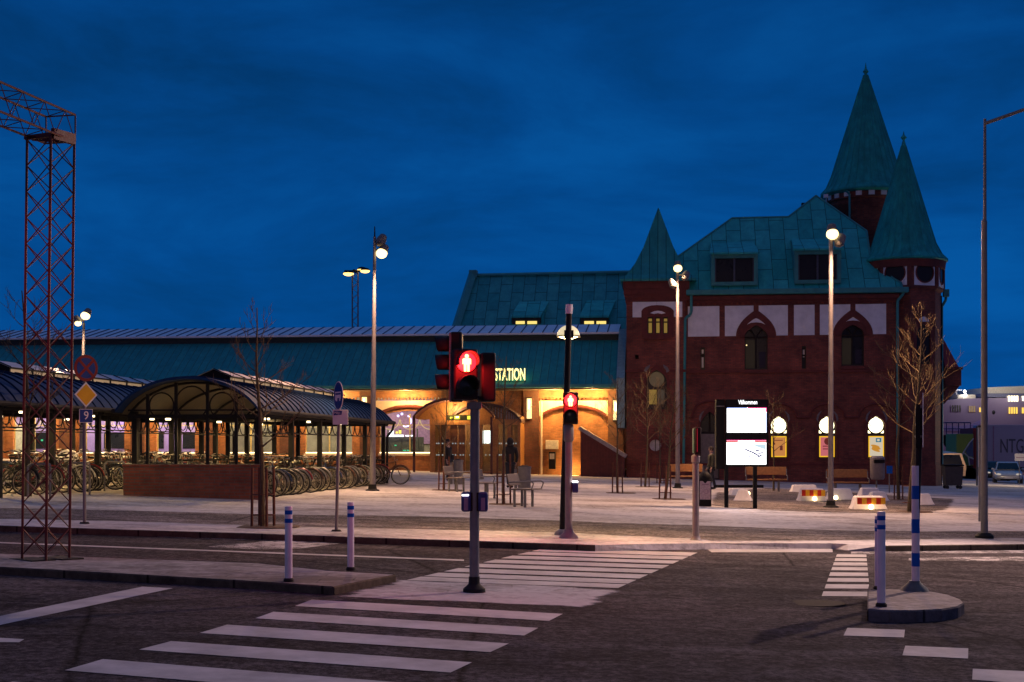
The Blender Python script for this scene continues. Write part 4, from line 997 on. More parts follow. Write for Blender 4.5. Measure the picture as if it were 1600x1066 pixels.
for xa, xb, yt, ym, yb3, lit in ((799, 856, 472, 494, 507, ((806, 820), (824, 839))), (906, 962, 470, 494, 507, ((913, 928), (932, 947)))):
    b0 = RP(xa, yb3, va, zwa, vb, zwb); vt = b0.y
    zt_ = FZ((xa + xb) / 2, ym, vt); tp_ = RP((xa + xb) / 2, yt, va, zwa, vb, zwb); ua, ub = FU(xa, vt), FU(xb - 10, vt)
    m = MB().add([(ua, vt - 0.3, zt_), (ub, vt - 0.3, zt_), (ub + 0.35, tp_.y, tp_.z + 0.03), (ua + 0.35, tp_.y, tp_.z + 0.03), (ua, vt - 0.3, zt_ - 0.12), (ub, vt - 0.3, zt_ - 0.12)], [(0, 1, 2, 3), (0, 1, 5, 4)])
    m.add([(ub, vt, b0.z), (ub, vt, zt_), (ub + 0.3, tp_.y, tp_.z), (ua, vt, b0.z), (ua, vt, zt_), (ua + 0.3, tp_.y, tp_.z)], [(0, 1, 2), (3, 4, 5)])
    d = obj('dormer', m, M_COPPER, WG, flat=True)
    obj('window_frame', MB().b2((ua + 0.05, vt, b0.z), (ub - 0.05, vt + 0.1, zt_ - 0.12)), M_FRAME, d)
    for l0, l1 in lit:
        obj('pane', MB().b2((FU(l0, vt), vt - 0.03, FZ(l0, 506.5, vt)), (FU(l1, vt), vt - 0.002, FZ(l0, 502, vt))), emit('wing_window', (1, 0.75, 0.2), 1.1) if l0 == 806 else bpy.data.materials['wing_window'], d)
# --- STATION sign
a = FP(796.5, 586, -0.6)
SG = thing('station_sign', 'luminous white STATION letters standing on the hall roof edge', 'sign', W(a[0], -0.55, ze + 0.2), -TH)
hh = FZ(796, 577, -0.6) - FZ(796, 595.5, -0.6)
tz = a[1] - (ze + 0.2)
tt = text('letters', 'STATION', E_SIGN, SG, (0, 0, tz), hh * 1.42, ext=0.04, sx=0.62, bold=0.012)
wd = FU(820, -0.6) - FU(772, -0.6)
fitx(tt, wd)
sp_ = MB()
for k in range(5): sp_.tube((-wd / 2 + wd * k / 4, 0.05, 0.0), (-wd / 2 + wd * k / 4, 0.05, tz), 0.02, n=5)
sp_.tube((-wd / 2, 0.05, tz - hh / 2 - 0.05), (wd / 2, 0.05, tz - hh / 2 - 0.05), 0.025, n=5)
obj('stand', sp_, M_DARKMET, SG)
# --- entrance porch
EP = empty_site('entrance_porch', 'wooden entrance porch with arched canopy and glass doors', 'porch')
vp = -3.0
def barrel(x0, x1, ys, ya, va_, vb_, t=0.14, n=16):
    ua, ub = FU(x0, va_), FU(x1, va_); zs_, za2 = FZ((x0 + x1) / 2, ys, va_), FZ((x0 + x1) / 2, ya, va_)
    o_ = []
    for k in range(n + 1):
        a = PI * (0.14 + 0.72 * k / n); s0 = math.sin(PI * 0.14)
        o_.append(((ua + ub) / 2 - (ub - ua) / 2 * math.cos(a) / math.cos(PI * 0.14), zs_ + (za2 - zs_) * (math.sin(a) - s0) / (1 - s0)))
    inn = [(u, z - t) for u, z in o_]
    return MB().plate(o_ + inn[::-1], (), va_, vb_, back=True), o_, inn
m, oo, ii = barrel(645, 772, 650, 621, vp, HV + 0.2)
obj('canopy', m, plain('canopy_brown', (0.10, 0.03, 0.022), 0.6), EP)
obj('canopy_ceiling', MB().plate(ii + [(ii[-1][0], ii[-1][1] - 0.02), (ii[0][0], ii[0][1] - 0.02)], (), vp + 1.4, vp + 1.46, back=True), M_WOOD, EP)
m, oo2, ii2 = barrel(700, 814, 656, 630, vp + 1.2, HV + 0.2)
obj('side_canopy', m, plain('canopy_dark', (0.06, 0.025, 0.02), 0.6), EP)
fm2 = MB().plate(ii2, (), vp + 1.5, vp + 1.55); obj('side_gable', fm2, M_WOOD, EP)
rib = MB(); k = 30
for q_ in range(k):
    t = (q_ + 0.5) / k; idx = t * (len(ii2) - 1); i0 = int(idx); fr_ = idx - i0
    u = ii2[i0][0] * (1 - fr_) + ii2[min(i0 + 1, len(ii2) - 1)][0] * fr_; z = ii2[i0][1] * (1 - fr_) + ii2[min(i0 + 1, len(ii2) - 1)][1] * fr_
    zlow = max(ii2[0][1], z - 0.55); rib.b2((u - 0.03, vp + 1.44, zlow), (u + 0.03, vp + 1.49, z - 0.02))
obj('ribbed_cladding', rib, plain('ribbed_zinc', (0.4, 0.36, 0.33), 0.5, 0.3), EP)
zg = gz(W(FU(730, -2), -2).x) + 0.1
for x, yb4 in ((647, 739), (768, 740)):
    u = FU(x, vp + 0.1); obj('canopy_post', MB().b2((u - 0.06, vp + 0.04, zg - 0.1), (u + 0.06, vp + 0.16, FZ(x, 651, vp + 0.1))), plain('post_brown', (0.09, 0.025, 0.02), 0.6) if x == 647 else bpy.data.materials['post_brown'], EP)
obj('post_box', MB().b2((FU(645.5, vp), vp - 0.05, FZ(645, 713, vp)), (FU(648.5, vp), vp + 0.04, FZ(645, 704, vp))), M_BLACK, EP)
vf = -1.7
def pbox(x0, y0, x1, y1, va_, vb_): a, b = FP(x0, y1, va_), FP(x1, y0, va_); return MB().b2((a[0], va_, a[1]), (b[0], vb_, b[1]))
top_y = 657
body = MB()
for x0, x1 in ((672, 680), (697, 704), (748, 754), (770, 778), (793, 799), (809, 813)):
    a, b = FP(x0, 740, vf), FP(x1, top_y, vf); body.b2((a[0], vf - 0.06, zg), (b[0], vf + 0.25, b[1]))
a, b = FP(672, 664, vf), FP(813, 655, vf); body.b2((a[0] - 0.01, vf - 0.09, a[1]), (b[0] + 0.01, vf + 0.28, b[1]))
a, b = FP(672, 741, vf), FP(813, 738, vf); body.b2((a[0] - 0.01, vf - 0.04, zg), (b[0] + 0.01, vf + 0.2, zg + 0.1))
body.b2((FU(813, vf) - 0.1, vf + 0.26, zg), (FU(813, vf), HV, b[1] + 3.0)).b2((FU(672, vf), vf + 0.26, zg), (FU(672, vf) + 0.1, HV, b[1] + 3.0))
obj('timber_frame', body, M_WOOD, EP)
for x0, x1, tone in ((680, 688, 0), (689, 697, 0), (704, 715, 1), (716, 727, 1), (728, 748, 0), (754, 770, 2), (778, 785.5, 0), (786, 793, 0), (799, 809, 0)):
    dm = {0: 'porch_glass_a', 1: 'porch_door_wood'}.get(tone, 'porch_glass_a')
    dr = obj('door', pbox(x0 + 0.3, 664, x1 - 0.3, 738, vf + 0.05, vf + 0.09), M_GLASS if tone != 1 else plain('porch_door_wood', (0.2, 0.08, 0.025), 0.45), EP)
    ap_ = MB(); 
    for yy2 in (693, 711):
        for dx in (0.3, 0.7):
            c = FP(x0 + (x1 - x0) * dx, yy2, vf); ap_.box((c[0], vf + 0.03, c[1]), (0.07, 0.01, 0.07))
    obj('glass_markers', ap_, emit('marker_dots', (0.8, 0.9, 0.85), 0.35) if x0 == 680 else bpy.data.materials['marker_dots'], dr)
obj('notice_screen', pbox(756, 673, 766, 693, vf + 0.3, vf + 0.34), emit('porch_screen', (0.95, 1.0, 0.95), 3.0), EP)
obj('porch_floor', MB().b2((FU(672, vf), vf + 0.1, zg - 0.05), (FU(813, vf), HV, zg + 0.02)), plain('tile_floor', (0.4, 0.33, 0.25), 0.4), EP)
obj('porch_back', MB().b2((FU(672, vf) + 0.12, HV - 0.1, zg), (FU(813, vf) - 0.12, HV - 0.02, zg + 2.9)), plain('porch_back', (0.35, 0.17, 0.07), 0.7), EP)
db = thing('direction_sign', 'dark hanging sign with yellow arrow marks under the porch canopy', 'sign', W(FU(718, vp + 0.8), vp + 0.8, FZ(718, 657, vp + 0.8)), -TH)
hb = FZ(718, 649, vp + 0.8) - FZ(718, 657.5, vp + 0.8)
obj('board', MB().b2((-0.68, 0, 0), (0.68, 0.08, hb)), plain('olive_board', (0.04, 0.045, 0.015), 0.4), db)
ar = MB()
for sx_ in (-0.45,): ar.add([(sx_ - 0.1, -0.012, hb / 2), (sx_, -0.012, hb / 2 + 0.1), (sx_, -0.012, hb / 2 + 0.04), (sx_ + 0.1, -0.012, hb / 2 + 0.04), (sx_ + 0.1, -0.012, hb / 2 - 0.04), (sx_, -0.012, hb / 2 - 0.04), (sx_, -0.012, hb / 2 - 0.1)], [(0, 1, 2, 3, 4, 5, 6)])
ar.b2((-0.28, -0.014, 0.06), (0.02, -0.004, hb - 0.06)).b2((0.42, -0.014, 0.05), (0.62, -0.004, hb - 0.05))
obj('pictograms', ar, emit('pictogram_yellow', (0.8, 0.75, 0.05), 1.6), db)
ps = MB().box((-0.12, -0.02, hb / 2 + 0.03), (0.12, 0.01, 0.07)); obj('white_mark', ps, E_LEDWHITE, db)
hg = MB().tube((-0.5, 0.04, hb), (-0.5, 0.04, hb + 0.35), 0.012, n=5).tube((0.5, 0.04, hb), (0.5, 0.04, hb + 0.35), 0.012, n=5); obj('hangers', hg, M_DARKMET, db)
# --- things by the lit niche
nv = HV - 0.1
cx_ = FU(863, 0.6)
tm = thing('ticket_machine', 'black ticket machine with pale sign box against the lit brick niche', 'machine', W(cx_, 0.5, gz(W(cx_, 0.5).x) + 0.1), -TH)
z0 = gz(W(cx_, 0.5).x) + 0.1
h1, h2, h3, h4 = FZ(863, 733, .5) - z0, FZ(863, 706, .5) - z0, FZ(863, 702, .5) - z0, FZ(863, 688, .5) - z0
obj('body', MB().b2((-0.17, -0.2, max(h1, 0.02)), (0.19, 0.3, h2)), M_BLACK, tm, bevel=0.02)
obj('panel', MB().b2((-0.12, -0.215, h1 + 0.55), (0.14, -0.199, h2 - 0.1)), plain('machine_grey', (0.35, 0.33, 0.3), 0.5), tm)
obj('sign_box', MB().b2((-0.36, -0.1, h3), (0.34, 0.3, h4)), plain('sign_box', (0.7, 0.65, 0.5), 0.6), tm, bevel=0.02)
ns = MB().b2((FU(848, 0.3), 0.62, gz(6) + 0.1), (FU(908, 0.3), 0.72, gz(6) + 0.16)); obj('floor_light', ns, E_STRIP, HL)
obj('niche_pipe', MB().tube((FU(846, 0.4), 0.36, z0), (FU(846, 0.4), 0.36, FZ(846, 625, 0.4)), 0.06, n=8), M_CREAM, HL)
# --- boarded cellar-stair cover
p0, p1, p2 = FP(907, 670, -0.9), FP(907, 744, -0.9), FP(978, 712, -0.9)
SC = empty_site('stair_cover', 'dark red boarded stair cover with sloping grey coping', 'shed')
uu0, uu1 = p0[0], FU(976, -0.9)
m = MB().plate([(uu0, zb), (uu0, p0[1] - 0.1), (uu1, p2[1] - 0.1), (uu1, zb)], (), -0.9, 0.5, back=True); obj('boards', m, M_BOARDS, SC)
bt = MB(); k = int((uu1 - uu0) / 0.16)
for i in range(1, k):
    u = uu0 + i * 0.16; z = p0[1] + (p2[1] - p0[1]) * (u - uu0) / (uu1 - uu0); bt.b2((u - 0.02, -0.925, zb), (u + 0.02, -0.902, z - 0.12))
obj('battens', bt, M_BOARDS, SC)
ang = math.atan2(p2[1] - p0[1], uu1 - uu0); L_ = math.hypot(p2[1] - p0[1], uu1 - uu0)
obj('coping', MB().box(((uu0 + uu1) / 2, -0.2, (p0[1] + p2[1]) / 2), (L_ + 0.2, 1.55, 0.2), M=Matrix.Rotation(-ang, 3, 'Y')), plain('grey_coping', (0.3, 0.27, 0.28), 0.6), SC)
# posters in the three lit windows
M_PA = emit('poster_orange', (0.85, 0.33, 0.08), 0.62); M_PY = emit('poster_border', (1.0, 0.55, 0.02), 0.95)
M_PP = emit('poster_pink', (0.85, 0.2, 0.22), 0.62); M_PW = emit('poster_white', (0.8, 0.68, 0.5), 0.75); M_PB = emit('poster_blue', (0.03, 0.32, 0.5), 0.5)
M_PD = emit('poster_dark', (0.3, 0.04, 0.02), 0.35); M_PO = emit('poster_roll', (0.9, 0.38, 0.03), 0.6)
for k, (x, bgm, lab) in enumerate(((1217, M_PA, 'orange backlit poster with small dark motif in the window beside the display board'), (1292, M_PP, 'pink backlit poster behind the lamp post, middle of the three lit windows'), (1369, M_PW, 'cream backlit poster with golden pastry rolls in the rightmost lit window'))):
    c = FP(x, 698, 0.12); hh = 0.56
    t = thing('poster', lab, 'poster', W(c[0], 0.10, c[1]), -TH)
    hw_ = 0.40
    obj('border', MB().b2((-hw_, 0, -hh), (hw_, 0.03, hh)), M_PY, t)
    obj('sheet', MB().b2((-hw_ + 0.06, -0.008, -hh + 0.06), (hw_ - 0.06, 0.0, hh - 0.06)), bgm, t)
    a_ = MB()
    if k == 0: a_.b2((0.05, -0.016, -0.2), (0.2, -0.008, 0.05)).b2((-0.25, -0.016, 0.32), (0.2, -0.008, 0.36)).b2((-0.28, -0.016, 0.1), (-0.2, -0.008, 0.2)); mt = M_PD
    elif k == 1: a_.lathe([(0.0, 0), (0.2, 0), (0.2, 0.008)], (0.05, -0.012, 0.28), 14, Matrix.Rotation(PI / 2, 3, 'X')).b2((-0.22, -0.016, 0.0), (0.1, -0.008, 0.05)).b2((-0.22, -0.016, -0.15), (0.1, -0.008, -0.1)); mt = M_PD
    else:
        for q_, (dx, dz, an) in enumerate(((-0.05, 0.02, 0.25), (0.0, -0.08, 0.2), (-0.03, -0.18, 0.35))):
            a_.ball((dx, -0.02, dz), 0.24, 12, 6, (1, 0.1, 0.3), Matrix.Rotation(an, 3, 'Y'))
        mt = M_PO; obj('badge', MB().b2((-0.02, -0.016, 0.24), (0.26, -0.008, 0.46)), M_PB, t); obj('cup_mark', MB().ball((0.11, -0.018, 0.35), 0.08, 10, 6, (1, 0.1, 0.8)), M_PW, t)
    obj('motif', a_, mt, t)
# ------------------------------------------------------------------ cycle shelters
SHD = math.atan2(0.109, 1.0)
def shelter(label, gx, gy, length, wall, ze_, zr_, hw_, lant0, lant1):
    """barrel roof on posts; x across, y along the axis (away from the viewer)"""
    t = thing('cycle_shelter', label, 'shelter', (gx, gy, 0), -SHD)
    k = 18; arc = [(-hw_ * math.cos(PI * (0.13 + 0.74 * i / k)) / math.cos(PI * 0.13), ze_ + (zr_ - ze_) * (math.sin(PI * (0.13 + 0.74 * i / k)) - math.sin(PI * 0.13)) / (1 - math.sin(PI * 0.13))) for i in range(k + 1)]
    inn = [(x, z - 0.07) for x, z in arc]
    m = MB().plate(arc + inn[::-1], (), -0.35, length, back=True)
    rf = obj('roof', m, plain('shelter_sheet', (0.006, 0.034, 0.115), 0.75, 0.0, spec=0.2, var=0.2) if 'shelter_sheet.001' not in bpy.data.materials else bpy.data.materials['shelter_sheet.001'], t, sharp=0.9)
    obj('ceiling', MB().plate([(x * 0.99, z - 0.085) for x, z in arc] + [(x * 0.99, z - 0.1) for x, z in arc][::-1], (), 0.05, length - 0.05, back=True), plain('olive_ceiling', (0.10, 0.085, 0.05), 0.7) if 'olive_ceiling' not in bpy.data.materials else bpy.data.materials['olive_ceiling'], t)
    rb = MB(); nr = int(length / 0.55)
    for i in range(nr):
        y = 0.2 + i * 0.55
        rb.path([Vector((x, y, z + 0.015)) for x, z in arc], 0.022, 4)
    obj('roof_ribs', rb, plain('rib_blue', (0.004, 0.016, 0.05), 0.8, spec=0.1) if 'rib_blue' not in bpy.data.materials else bpy.data.materials['rib_blue'], rf)
    # edge beams and gutter
    obj('gutter', MB().tube((-hw_ - 0.04, -0.35, ze_ - 0.03), (-hw_ - 0.04, length, ze_ - 0.03), 0.06, n=8).tube((hw_ + 0.04, -0.35, ze_ - 0.03), (hw_ + 0.04, length, ze_ - 0.03), 0.06, n=8)
        .path([Vector((hw_ + 0.04, length - 0.1, ze_ - 0.05)), Vector((hw_ - 0.02, length - 0.1, ze_ - 0.3)), Vector((hw_ - 0.22, length - 0.1, ze_ - 0.55)), Vector((hw_ - 0.22, length - 0.1, ze_ - 2.35))], 0.045, 6), M_DARKMET, t)
    # ridge lantern
    lw, lz = 0.42, zr_ - 0.06
    ln = MB()
    ln.add([(-lw, lant0, lz), (-lw, lant0, lz + 0.17), (0, lant0, lz + 0.34), (lw, lant0, lz + 0.17), (lw, lant0, lz)], [(0, 1, 2, 3, 4)])
    lo = obj('ridge_lantern', ln, M_BLACK, t)
    obj('lantern_roof', MB().add([(-lw - .05, lant0 - .05, lz + 0.16), (0, lant0 - .05, lz + 0.35), (lw + .05, lant0 - .05, lz + 0.16), (-lw - .05, lant1, lz + 0.16), (0, lant1, lz + 0.35), (lw + .05, lant1, lz + 0.16)], [(0, 1, 4, 3), (1, 2, 5, 4)]), plain('opal_glazing', (0.62, 0.56, 0.53), 0.35, var=0.12, scale=1.5) if 'opal_glazing' not in bpy.data.materials else bpy.data.materials['opal_glazing'], lo, flat=True)
    obj('lantern_side', MB().b2((lw - 0.02, lant0, lz), (lw, lant1, lz + 0.15)).b2((-lw, lant0, lz), (-lw + 0.02, lant1, lz + 0.15)), emit('lantern_glow', (0.75, 0.5, 0.28), 0.28, (0.4, 0.35, 0.3)) if 'lantern_glow' not in bpy.data.materials else bpy.data.materials['lantern_glow'], lo, flat=True)
    bars = MB(); nb = int((lant1 - lant0) / 1.25)
    for i in range(nb + 1):
        y = lant0 + i * 1.25; bars.b2((lw - 0.01, y - 0.03, lz), (lw + 0.03, y + 0.03, lz + 0.16)).tube((lw + 0.05, y, lz + 0.17), (0, y, lz + 0.36), 0.018, n=4)
    bars.b2((lw, lant0, lz + 0.13), (lw + 0.06, lant1, lz + 0.17))
    obj('glazing_bars', bars, M_BLACK, lo)
    # posts, bracing arcs
    ny = int((length - 1.0) / 2.75)
    for i in range(ny + 1):
        y = 0.35 + i * (length - 1.0) / ny
        for sx_ in (-1, 1):
            zg_ = gz(gx + sx_ * hw_ + y * math.sin(SHD)) + 0.1 if False else gz(gx + sx_ * hw_ + y * 0.1) + 0.1
            obj('post', MB().b2((sx_ * (hw_ - 0.25) - 0.065, y - 0.065, zg_ - 0.15), (sx_ * (hw_ - 0.25) + 0.065, y + 0.065, ze_ - 0.02)), M_DARKMET, t)
    br = MB()
    for sx_ in (-1, 1):
        x = sx_ * (hw_ - 0.25)
        br.b2((x - 0.04, 0.0, ze_ - 0.17), (x + 0.04, length, ze_ - 0.08)); br.b2((x - 0.02, 0.3, ze_ - 0.58), (x + 0.02, length - 0.3, ze_ - 0.55))
        for i in range(ny):
            y0 = 0.35 + i * (length - 1.0) / ny; dy = (length - 1.0) / ny
            for q in (0.125, 0.375, 0.625, 0.875):
                br.torus((x, y0 + dy * q, ze_ - 0.17), dy * 0.12, 0.016, 14, 4, Matrix.Rotation(PI / 2, 3, 'Z'), a0=PI, a1=2 * PI)
    for i in range(ny + 1):
        y = 0.35 + i * (length - 1.0) / ny
        br.b2((-hw_ + 0.25, y - 0.03, ze_ - 0.17), (hw_ - 0.25, y + 0.03, ze_ - 0.1))
        br.path([Vector((x * 0.96, y, z - 0.13)) for x, z in arc], 0.035, 5)
    obj('bracing', br, M_DARKMET, t)
    if wall:
        zg0 = gz(gx) + 0.1
        obj('end_wall', MB().b2((-hw_ + 0.13, -0.12, -0.3), (hw_ - 0.05, 0.2, zg0 + 0.80)), M_BRICKLOW, t)
        obj('wall_coping', MB().b2((-hw_ + 0.11, -0.14, zg0 + 0.78), (hw_ - 0.03, 0.22, zg0 + 0.84)), M_BRICKLOW, t)
        gm = MB()
        for fx in (-0.62, -0.22, 0.22, 0.62):
            x = fx * hw_; zt = ze_ + (zr_ - ze_) * (1 - (fx * 1.02) ** 2) - 0.1
            gm.b2((x - 0.035, 0.0, zg0 + 0.8), (x + 0.035, 0.07, zt))
        for fx, rr2, zz2 in ((0.0, 0.42, ze_ + 0.18), (0.46, 0.32, ze_ + 0.12), (-0.46, 0.32, ze_ + 0.12)):
            gm.torus((fx * hw_ * 0.92, 0.03, zz2), rr2, 0.02, 24, 5)
        gm.b2((-hw_ + 0.2, 0.0, ze_ - 0.2), (hw_ - 0.2, 0.06, ze_ - 0.14)).b2((-hw_ + 0.2, 0.0, ze_ - 0.02), (hw_ - 0.2, 0.06, ze_ + 0.02))
        obj('gable_tracery', gm, M_DARKMET, t)
    # lights
    for i in range(max(2, int(length / 4.5))):
        y = 2.0 + i * 4.2
        for sx_ in (-1, 1):
            obj('ceiling_light', MB().lathe([(0.075, 0), (0.075, 0.05)], (sx_ * (hw_ - 0.5), y, ze_ - 0.21), 10), emit('shelter_light', (1.0, 0.8, 0.45), 5) if 'shelter_light' not in bpy.data.materials else bpy.data.materials['shelter_light'], t)
        p = Matrix.Rotation(-SHD, 3, 'Z') @ Vector((0.0, y, ze_ - 0.1)) + Vector((gx, gy, 0))
        lamp('shelter_lamp', p, 250, (1.0, 0.66, 0.28), 0.12, 'SPOT', angle=R(170), blend=0.25)
    return t
cB = G(299, 777.5)     # middle of the gable wall
shelter('cycle shelter with brick end wall, arched gable and glazed ridge facing the road', cB.x, cB.y, 16.6, True, 2.52, 3.36, 1.86, 1.7, 14.6)
gA = Vector((-13.45, 30.6, 0))
shelter('cycle shelter farther left, its gable cut by the picture edge behind the lattice mast', gA.x, gA.y, 17.5, False, 2.62, 3.5, 1.86, 3.2, 16.5)

# ------------------------------------------------------------------ bicycles (x forward, wheels in the xz plane)
def bike(label, group, col, basket=False, box=False, cover=False, step=False):
    t = thing('bicycle', label, 'bicycle', (0, 0, 0), 0, group)
    fm = plain('bike_paint', col, 0.4, 0.2, var=0.15)
    for x in (-0.52, 0.52):
        wl = obj('wheel', MB().torus((0, 0, 0), 0.327, 0.017, 24, 6), M_RUBBER, t, (x, 0, 0.345))
        rm = MB().torus((0, 0, 0), 0.296, 0.012, 22, 4)
        for k in range(14):
            a = 2 * PI * k / 14; rm.tube((0.02 * math.cos(a + 1), 0.02 if k % 2 else -0.02, 0.02 * math.sin(a + 1)), (0.29 * math.cos(a), 0, 0.29 * math.sin(a)), 0.0028, n=3, cap=False)
        rm.tube((0, -0.05, 0), (0, 0.05, 0), 0.024, n=8)
        obj('rim', rm, M_CHROME, wl)
        mg = MB(); a0, a1 = (0.35, 2.7) if x < 0 else (0.15, 2.3)
        mg.torus((x, 0, 0.345), 0.365, 0.02, 12, 5, a0=a0, a1=a1); obj('mudguard', mg, fm, t)
    bb, st, hd, hb = Vector((-0.08, 0, 0.29)), Vector((-0.24, 0, 0.78)), Vector((0.33, 0, 0.86)), Vector((0.36, 0, 0.74))
    rw, fw = Vector((-0.52, 0, 0.345)), Vector((0.52, 0, 0.345))
    f = MB().tube(bb, st, 0.016, n=6).tube(bb, hb, 0.018, n=6).tube(hb, hd, 0.02, n=6)
    if step: f.path([hd + Vector((0, 0, -0.06)), Vector((0.14, 0, 0.6)), Vector((-0.02, 0, 0.46)), Vector((-0.14, 0, 0.45))], 0.016, 6)
    else: f.tube(st + Vector((0.02, 0, -0.06)), hd + Vector((0, 0, -0.03)), 0.016, n=6)
    for s in (-1, 1):
        o = Vector((0, 0.05 * s, 0))
        f.tube(bb + o * 0.6, rw + o, 0.010, n=5).tube(st + o * 0.3, rw + o, 0.009, n=5).path([hb + o * 0.3, Vector((0.42, 0, 0.55)) + o, fw + o], 0.011, 5)
    obj('frame', f, fm, t)
    h = MB().tube(hd, hd + Vector((-0.04, 0, 0.16)), 0.013, n=6)
    h.path([Vector((0.10, -0.29, 1.0)), Vector((0.22, -0.26, 1.04)), Vector((0.31, -0.1, 1.03)), Vector((0.31, 0.1, 1.03)), Vector((0.22, 0.26, 1.04)), Vector((0.10, 0.29, 1.0))], 0.012, 6)
    hbar = obj('handlebar', h, M_CHROME, t)
    obj('grips', MB().tube((0.2, -0.267, 1.035), (0.08, -0.293, 0.993), 0.018, n=6).tube((0.2, 0.267, 1.035), (0.08, 0.293, 0.993), 0.018, n=6), M_RUBBER, hbar)
    obj('saddle', MB().add([(-0.38, -0.09, 0.93), (-0.38, 0.09, 0.93), (-0.22, 0.075, 0.92), (-0.08, 0.025, 0.91), (-0.08, -0.025, 0.91), (-0.22, -0.075, 0.92),
                           (-0.36, -0.06, 0.87), (-0.36, 0.06, 0.87), (-0.1, 0.015, 0.87), (-0.1, -0.015, 0.87)],
                          [(0, 1, 2, 5), (5, 2, 3, 4), (0, 6, 7, 1), (1, 7, 8, 3, 2), (0, 5, 4, 9, 6), (4, 3, 8, 9), (6, 9, 8, 7)]).tube((-0.24, 0, 0.77), (-0.255, 0, 0.89), 0.012, n=6), plain('saddle_black', (0.02, 0.018, 0.016), 0.6) if 'saddle_black' not in bpy.data.materials else bpy.data.materials['saddle_black'], t)
    c = MB().torus((-0.08, 0.045, 0.29), 0.09, 0.008, 14, 4).b2((-0.52, 0.035, 0.36), (-0.08, 0.055, 0.39)).b2((-0.52, 0.035, 0.31), (-0.08, 0.055, 0.2 + 0.005)).tube((-0.08, 0.05, 0.29), (0.06, 0.06, 0.2), 0.009, n=5).tube((-0.08, -0.05, 0.29), (-0.22, -0.06, 0.38), 0.009, n=5)
    c.b2((0.03, 0.06, 0.19), (0.1, 0.15, 0.21)).b2((-0.26, -0.15, 0.37), (-0.19, -0.06, 0.39)); obj('crankset', c, M_DARKMET, t)
    rk = MB()
    for y in (-0.06, 0.06): rk.tube((-0.3, y, 0.74), (-0.78, y, 0.74), 0.008, n=4).tube((-0.74, y, 0.74), (-0.54, y, 0.36), 0.007, n=4)
    for x in (-0.4, -0.55, -0.7): rk.tube((x, -0.06, 0.74), (x, 0.06, 0.74), 0.007, n=4)
    obj('rack', rk, M_DARKMET, t)
    obj('front_lamp', MB().lathe([(0.02, 0), (0.04, 0.05)], (0.37, 0, 0.9), 8, Matrix.Rotation(PI / 2, 3, 'Y')), M_CHROME, t)
    if basket:
        b = MB()
        for z, e in ((0.78, 0.10), (0.88, 0.125), (0.98, 0.15)):
            b.path([Vector((0.37, -e, z)), Vector((0.37 + 2 * e, -e, z)), Vector((0.37 + 2 * e, e, z)), Vector((0.37, e, z)), Vector((0.37, -e, z))], 0.006, 4)
        for i in range(9):
            for y in (-1, 1): b.tube((0.38 + i * 0.022, 0.10 * y, 0.78), (0.38 + i * 0.033, 0.15 * y, 0.98), 0.004, n=3)
            b.tube((0.57, -0.1 + i * 0.025, 0.78), (0.66, -0.14 + i * 0.035, 0.98), 0.004, n=3)
        b.b2((0.38, -0.1, 0.775), (0.57, 0.1, 0.785))
        obj('basket', b, M_DARKMET, t)
    if box: obj('crate', MB().b2((-0.82, -0.18, 0.75), (-0.4, 0.18, 1.0)), plain('wicker', (0.22, 0.10, 0.04), 0.85, scale=30), t)
    if cover:
        cv = MB().ball((-0.28, 0, 0.86), 0.26, 12, 8, (1.15, 0.75, 0.8)); cv.ball((-0.6, 0.02, 0.78), 0.2, 10, 7, (1.1, 0.9, 0.7)); obj('saddle_bag', cv, M_CONCWHITE, t)
        obj('bag_print', MB().ball((-0.66, -0.12, 0.72), 0.1, 8, 6, (1, 0.6, 1)), M_BLUEBAND, t)
    remember(t); return t
protos = []
defs = [('dark', (0.02, 0.022, 0.024), dict()), ('olive', (0.07, 0.07, 0.035), dict(step=True, basket=True)), ('grey', (0.22, 0.22, 0.2), dict(step=True)), ('brown', (0.10, 0.04, 0.02), dict(basket=True)), ('red', (0.2, 0.015, 0.012), dict()), ('blue', (0.015, 0.04, 0.12), dict(step=True)), ('white', (0.5, 0.48, 0.42), dict(step=True, box=True))]
GRP = {'B': 'bicycles along the right side of the brick-walled shelter', 'C': 'bicycles behind the brick end wall', 'A': 'bicycles along the right side of the left shelter'}
first = {}
def axis(g, along, off): 
    p = Matrix.Rotation(-SHD, 3, 'Z') @ Vector((off, along, 0)); x, y = g[0] + p.x, g[1] + p.y
    return Vector((x, y, gz(x) + 0.1))
rnd = random.Random(3)
def row(key, g, n, a0, da, off, head, side):
    for i in range(n):
        kind, col, kw = defs[rnd.choice([0, 0, 1, 2, 3, 0, 4, 5, 6, 2])]
        lab = {'dark': 'black bicycle', 'olive': 'olive step-through bicycle with front basket', 'grey': 'grey step-through bicycle', 'brown': 'brown bicycle with front basket', 'red': 'dark red bicycle', 'blue': 'dark blue step-through bicycle', 'white': 'pale bicycle with wicker crate'}[kind] + \
              {'B': ' in row beside the brick-walled shelter', 'C': ' standing behind the brick end wall', 'A': ' in row under the left shelter'}[key]
        loc = axis(g, a0 + da * i + rnd.uniform(-0.06, 0.06), off + rnd.uniform(-0.15, 0.15)); rz = head - SHD + rnd.uniform(-0.34, 0.34)
        if (kind) not in first: first[kind] = bike(lab, GRP[key], col, **kw); o = first[kind]; o.location = loc; o.rotation_euler = (0, rnd.uniform(-0.0, 0.0), rz)
        else: o = dup(first[kind], loc, rz, lab, GRP[key])
        o.rotation_euler = (rnd.uniform(-0.16, 0.16), 0, rz)
        o['group'] = GRP[key] + ' (' + kind + ')'
row('B', cB, 30, 1.0, 0.49, 1.15, 0.0, 1)
row('C', cB, 20, 0.8, 0.62, -1.1, PI, -1)
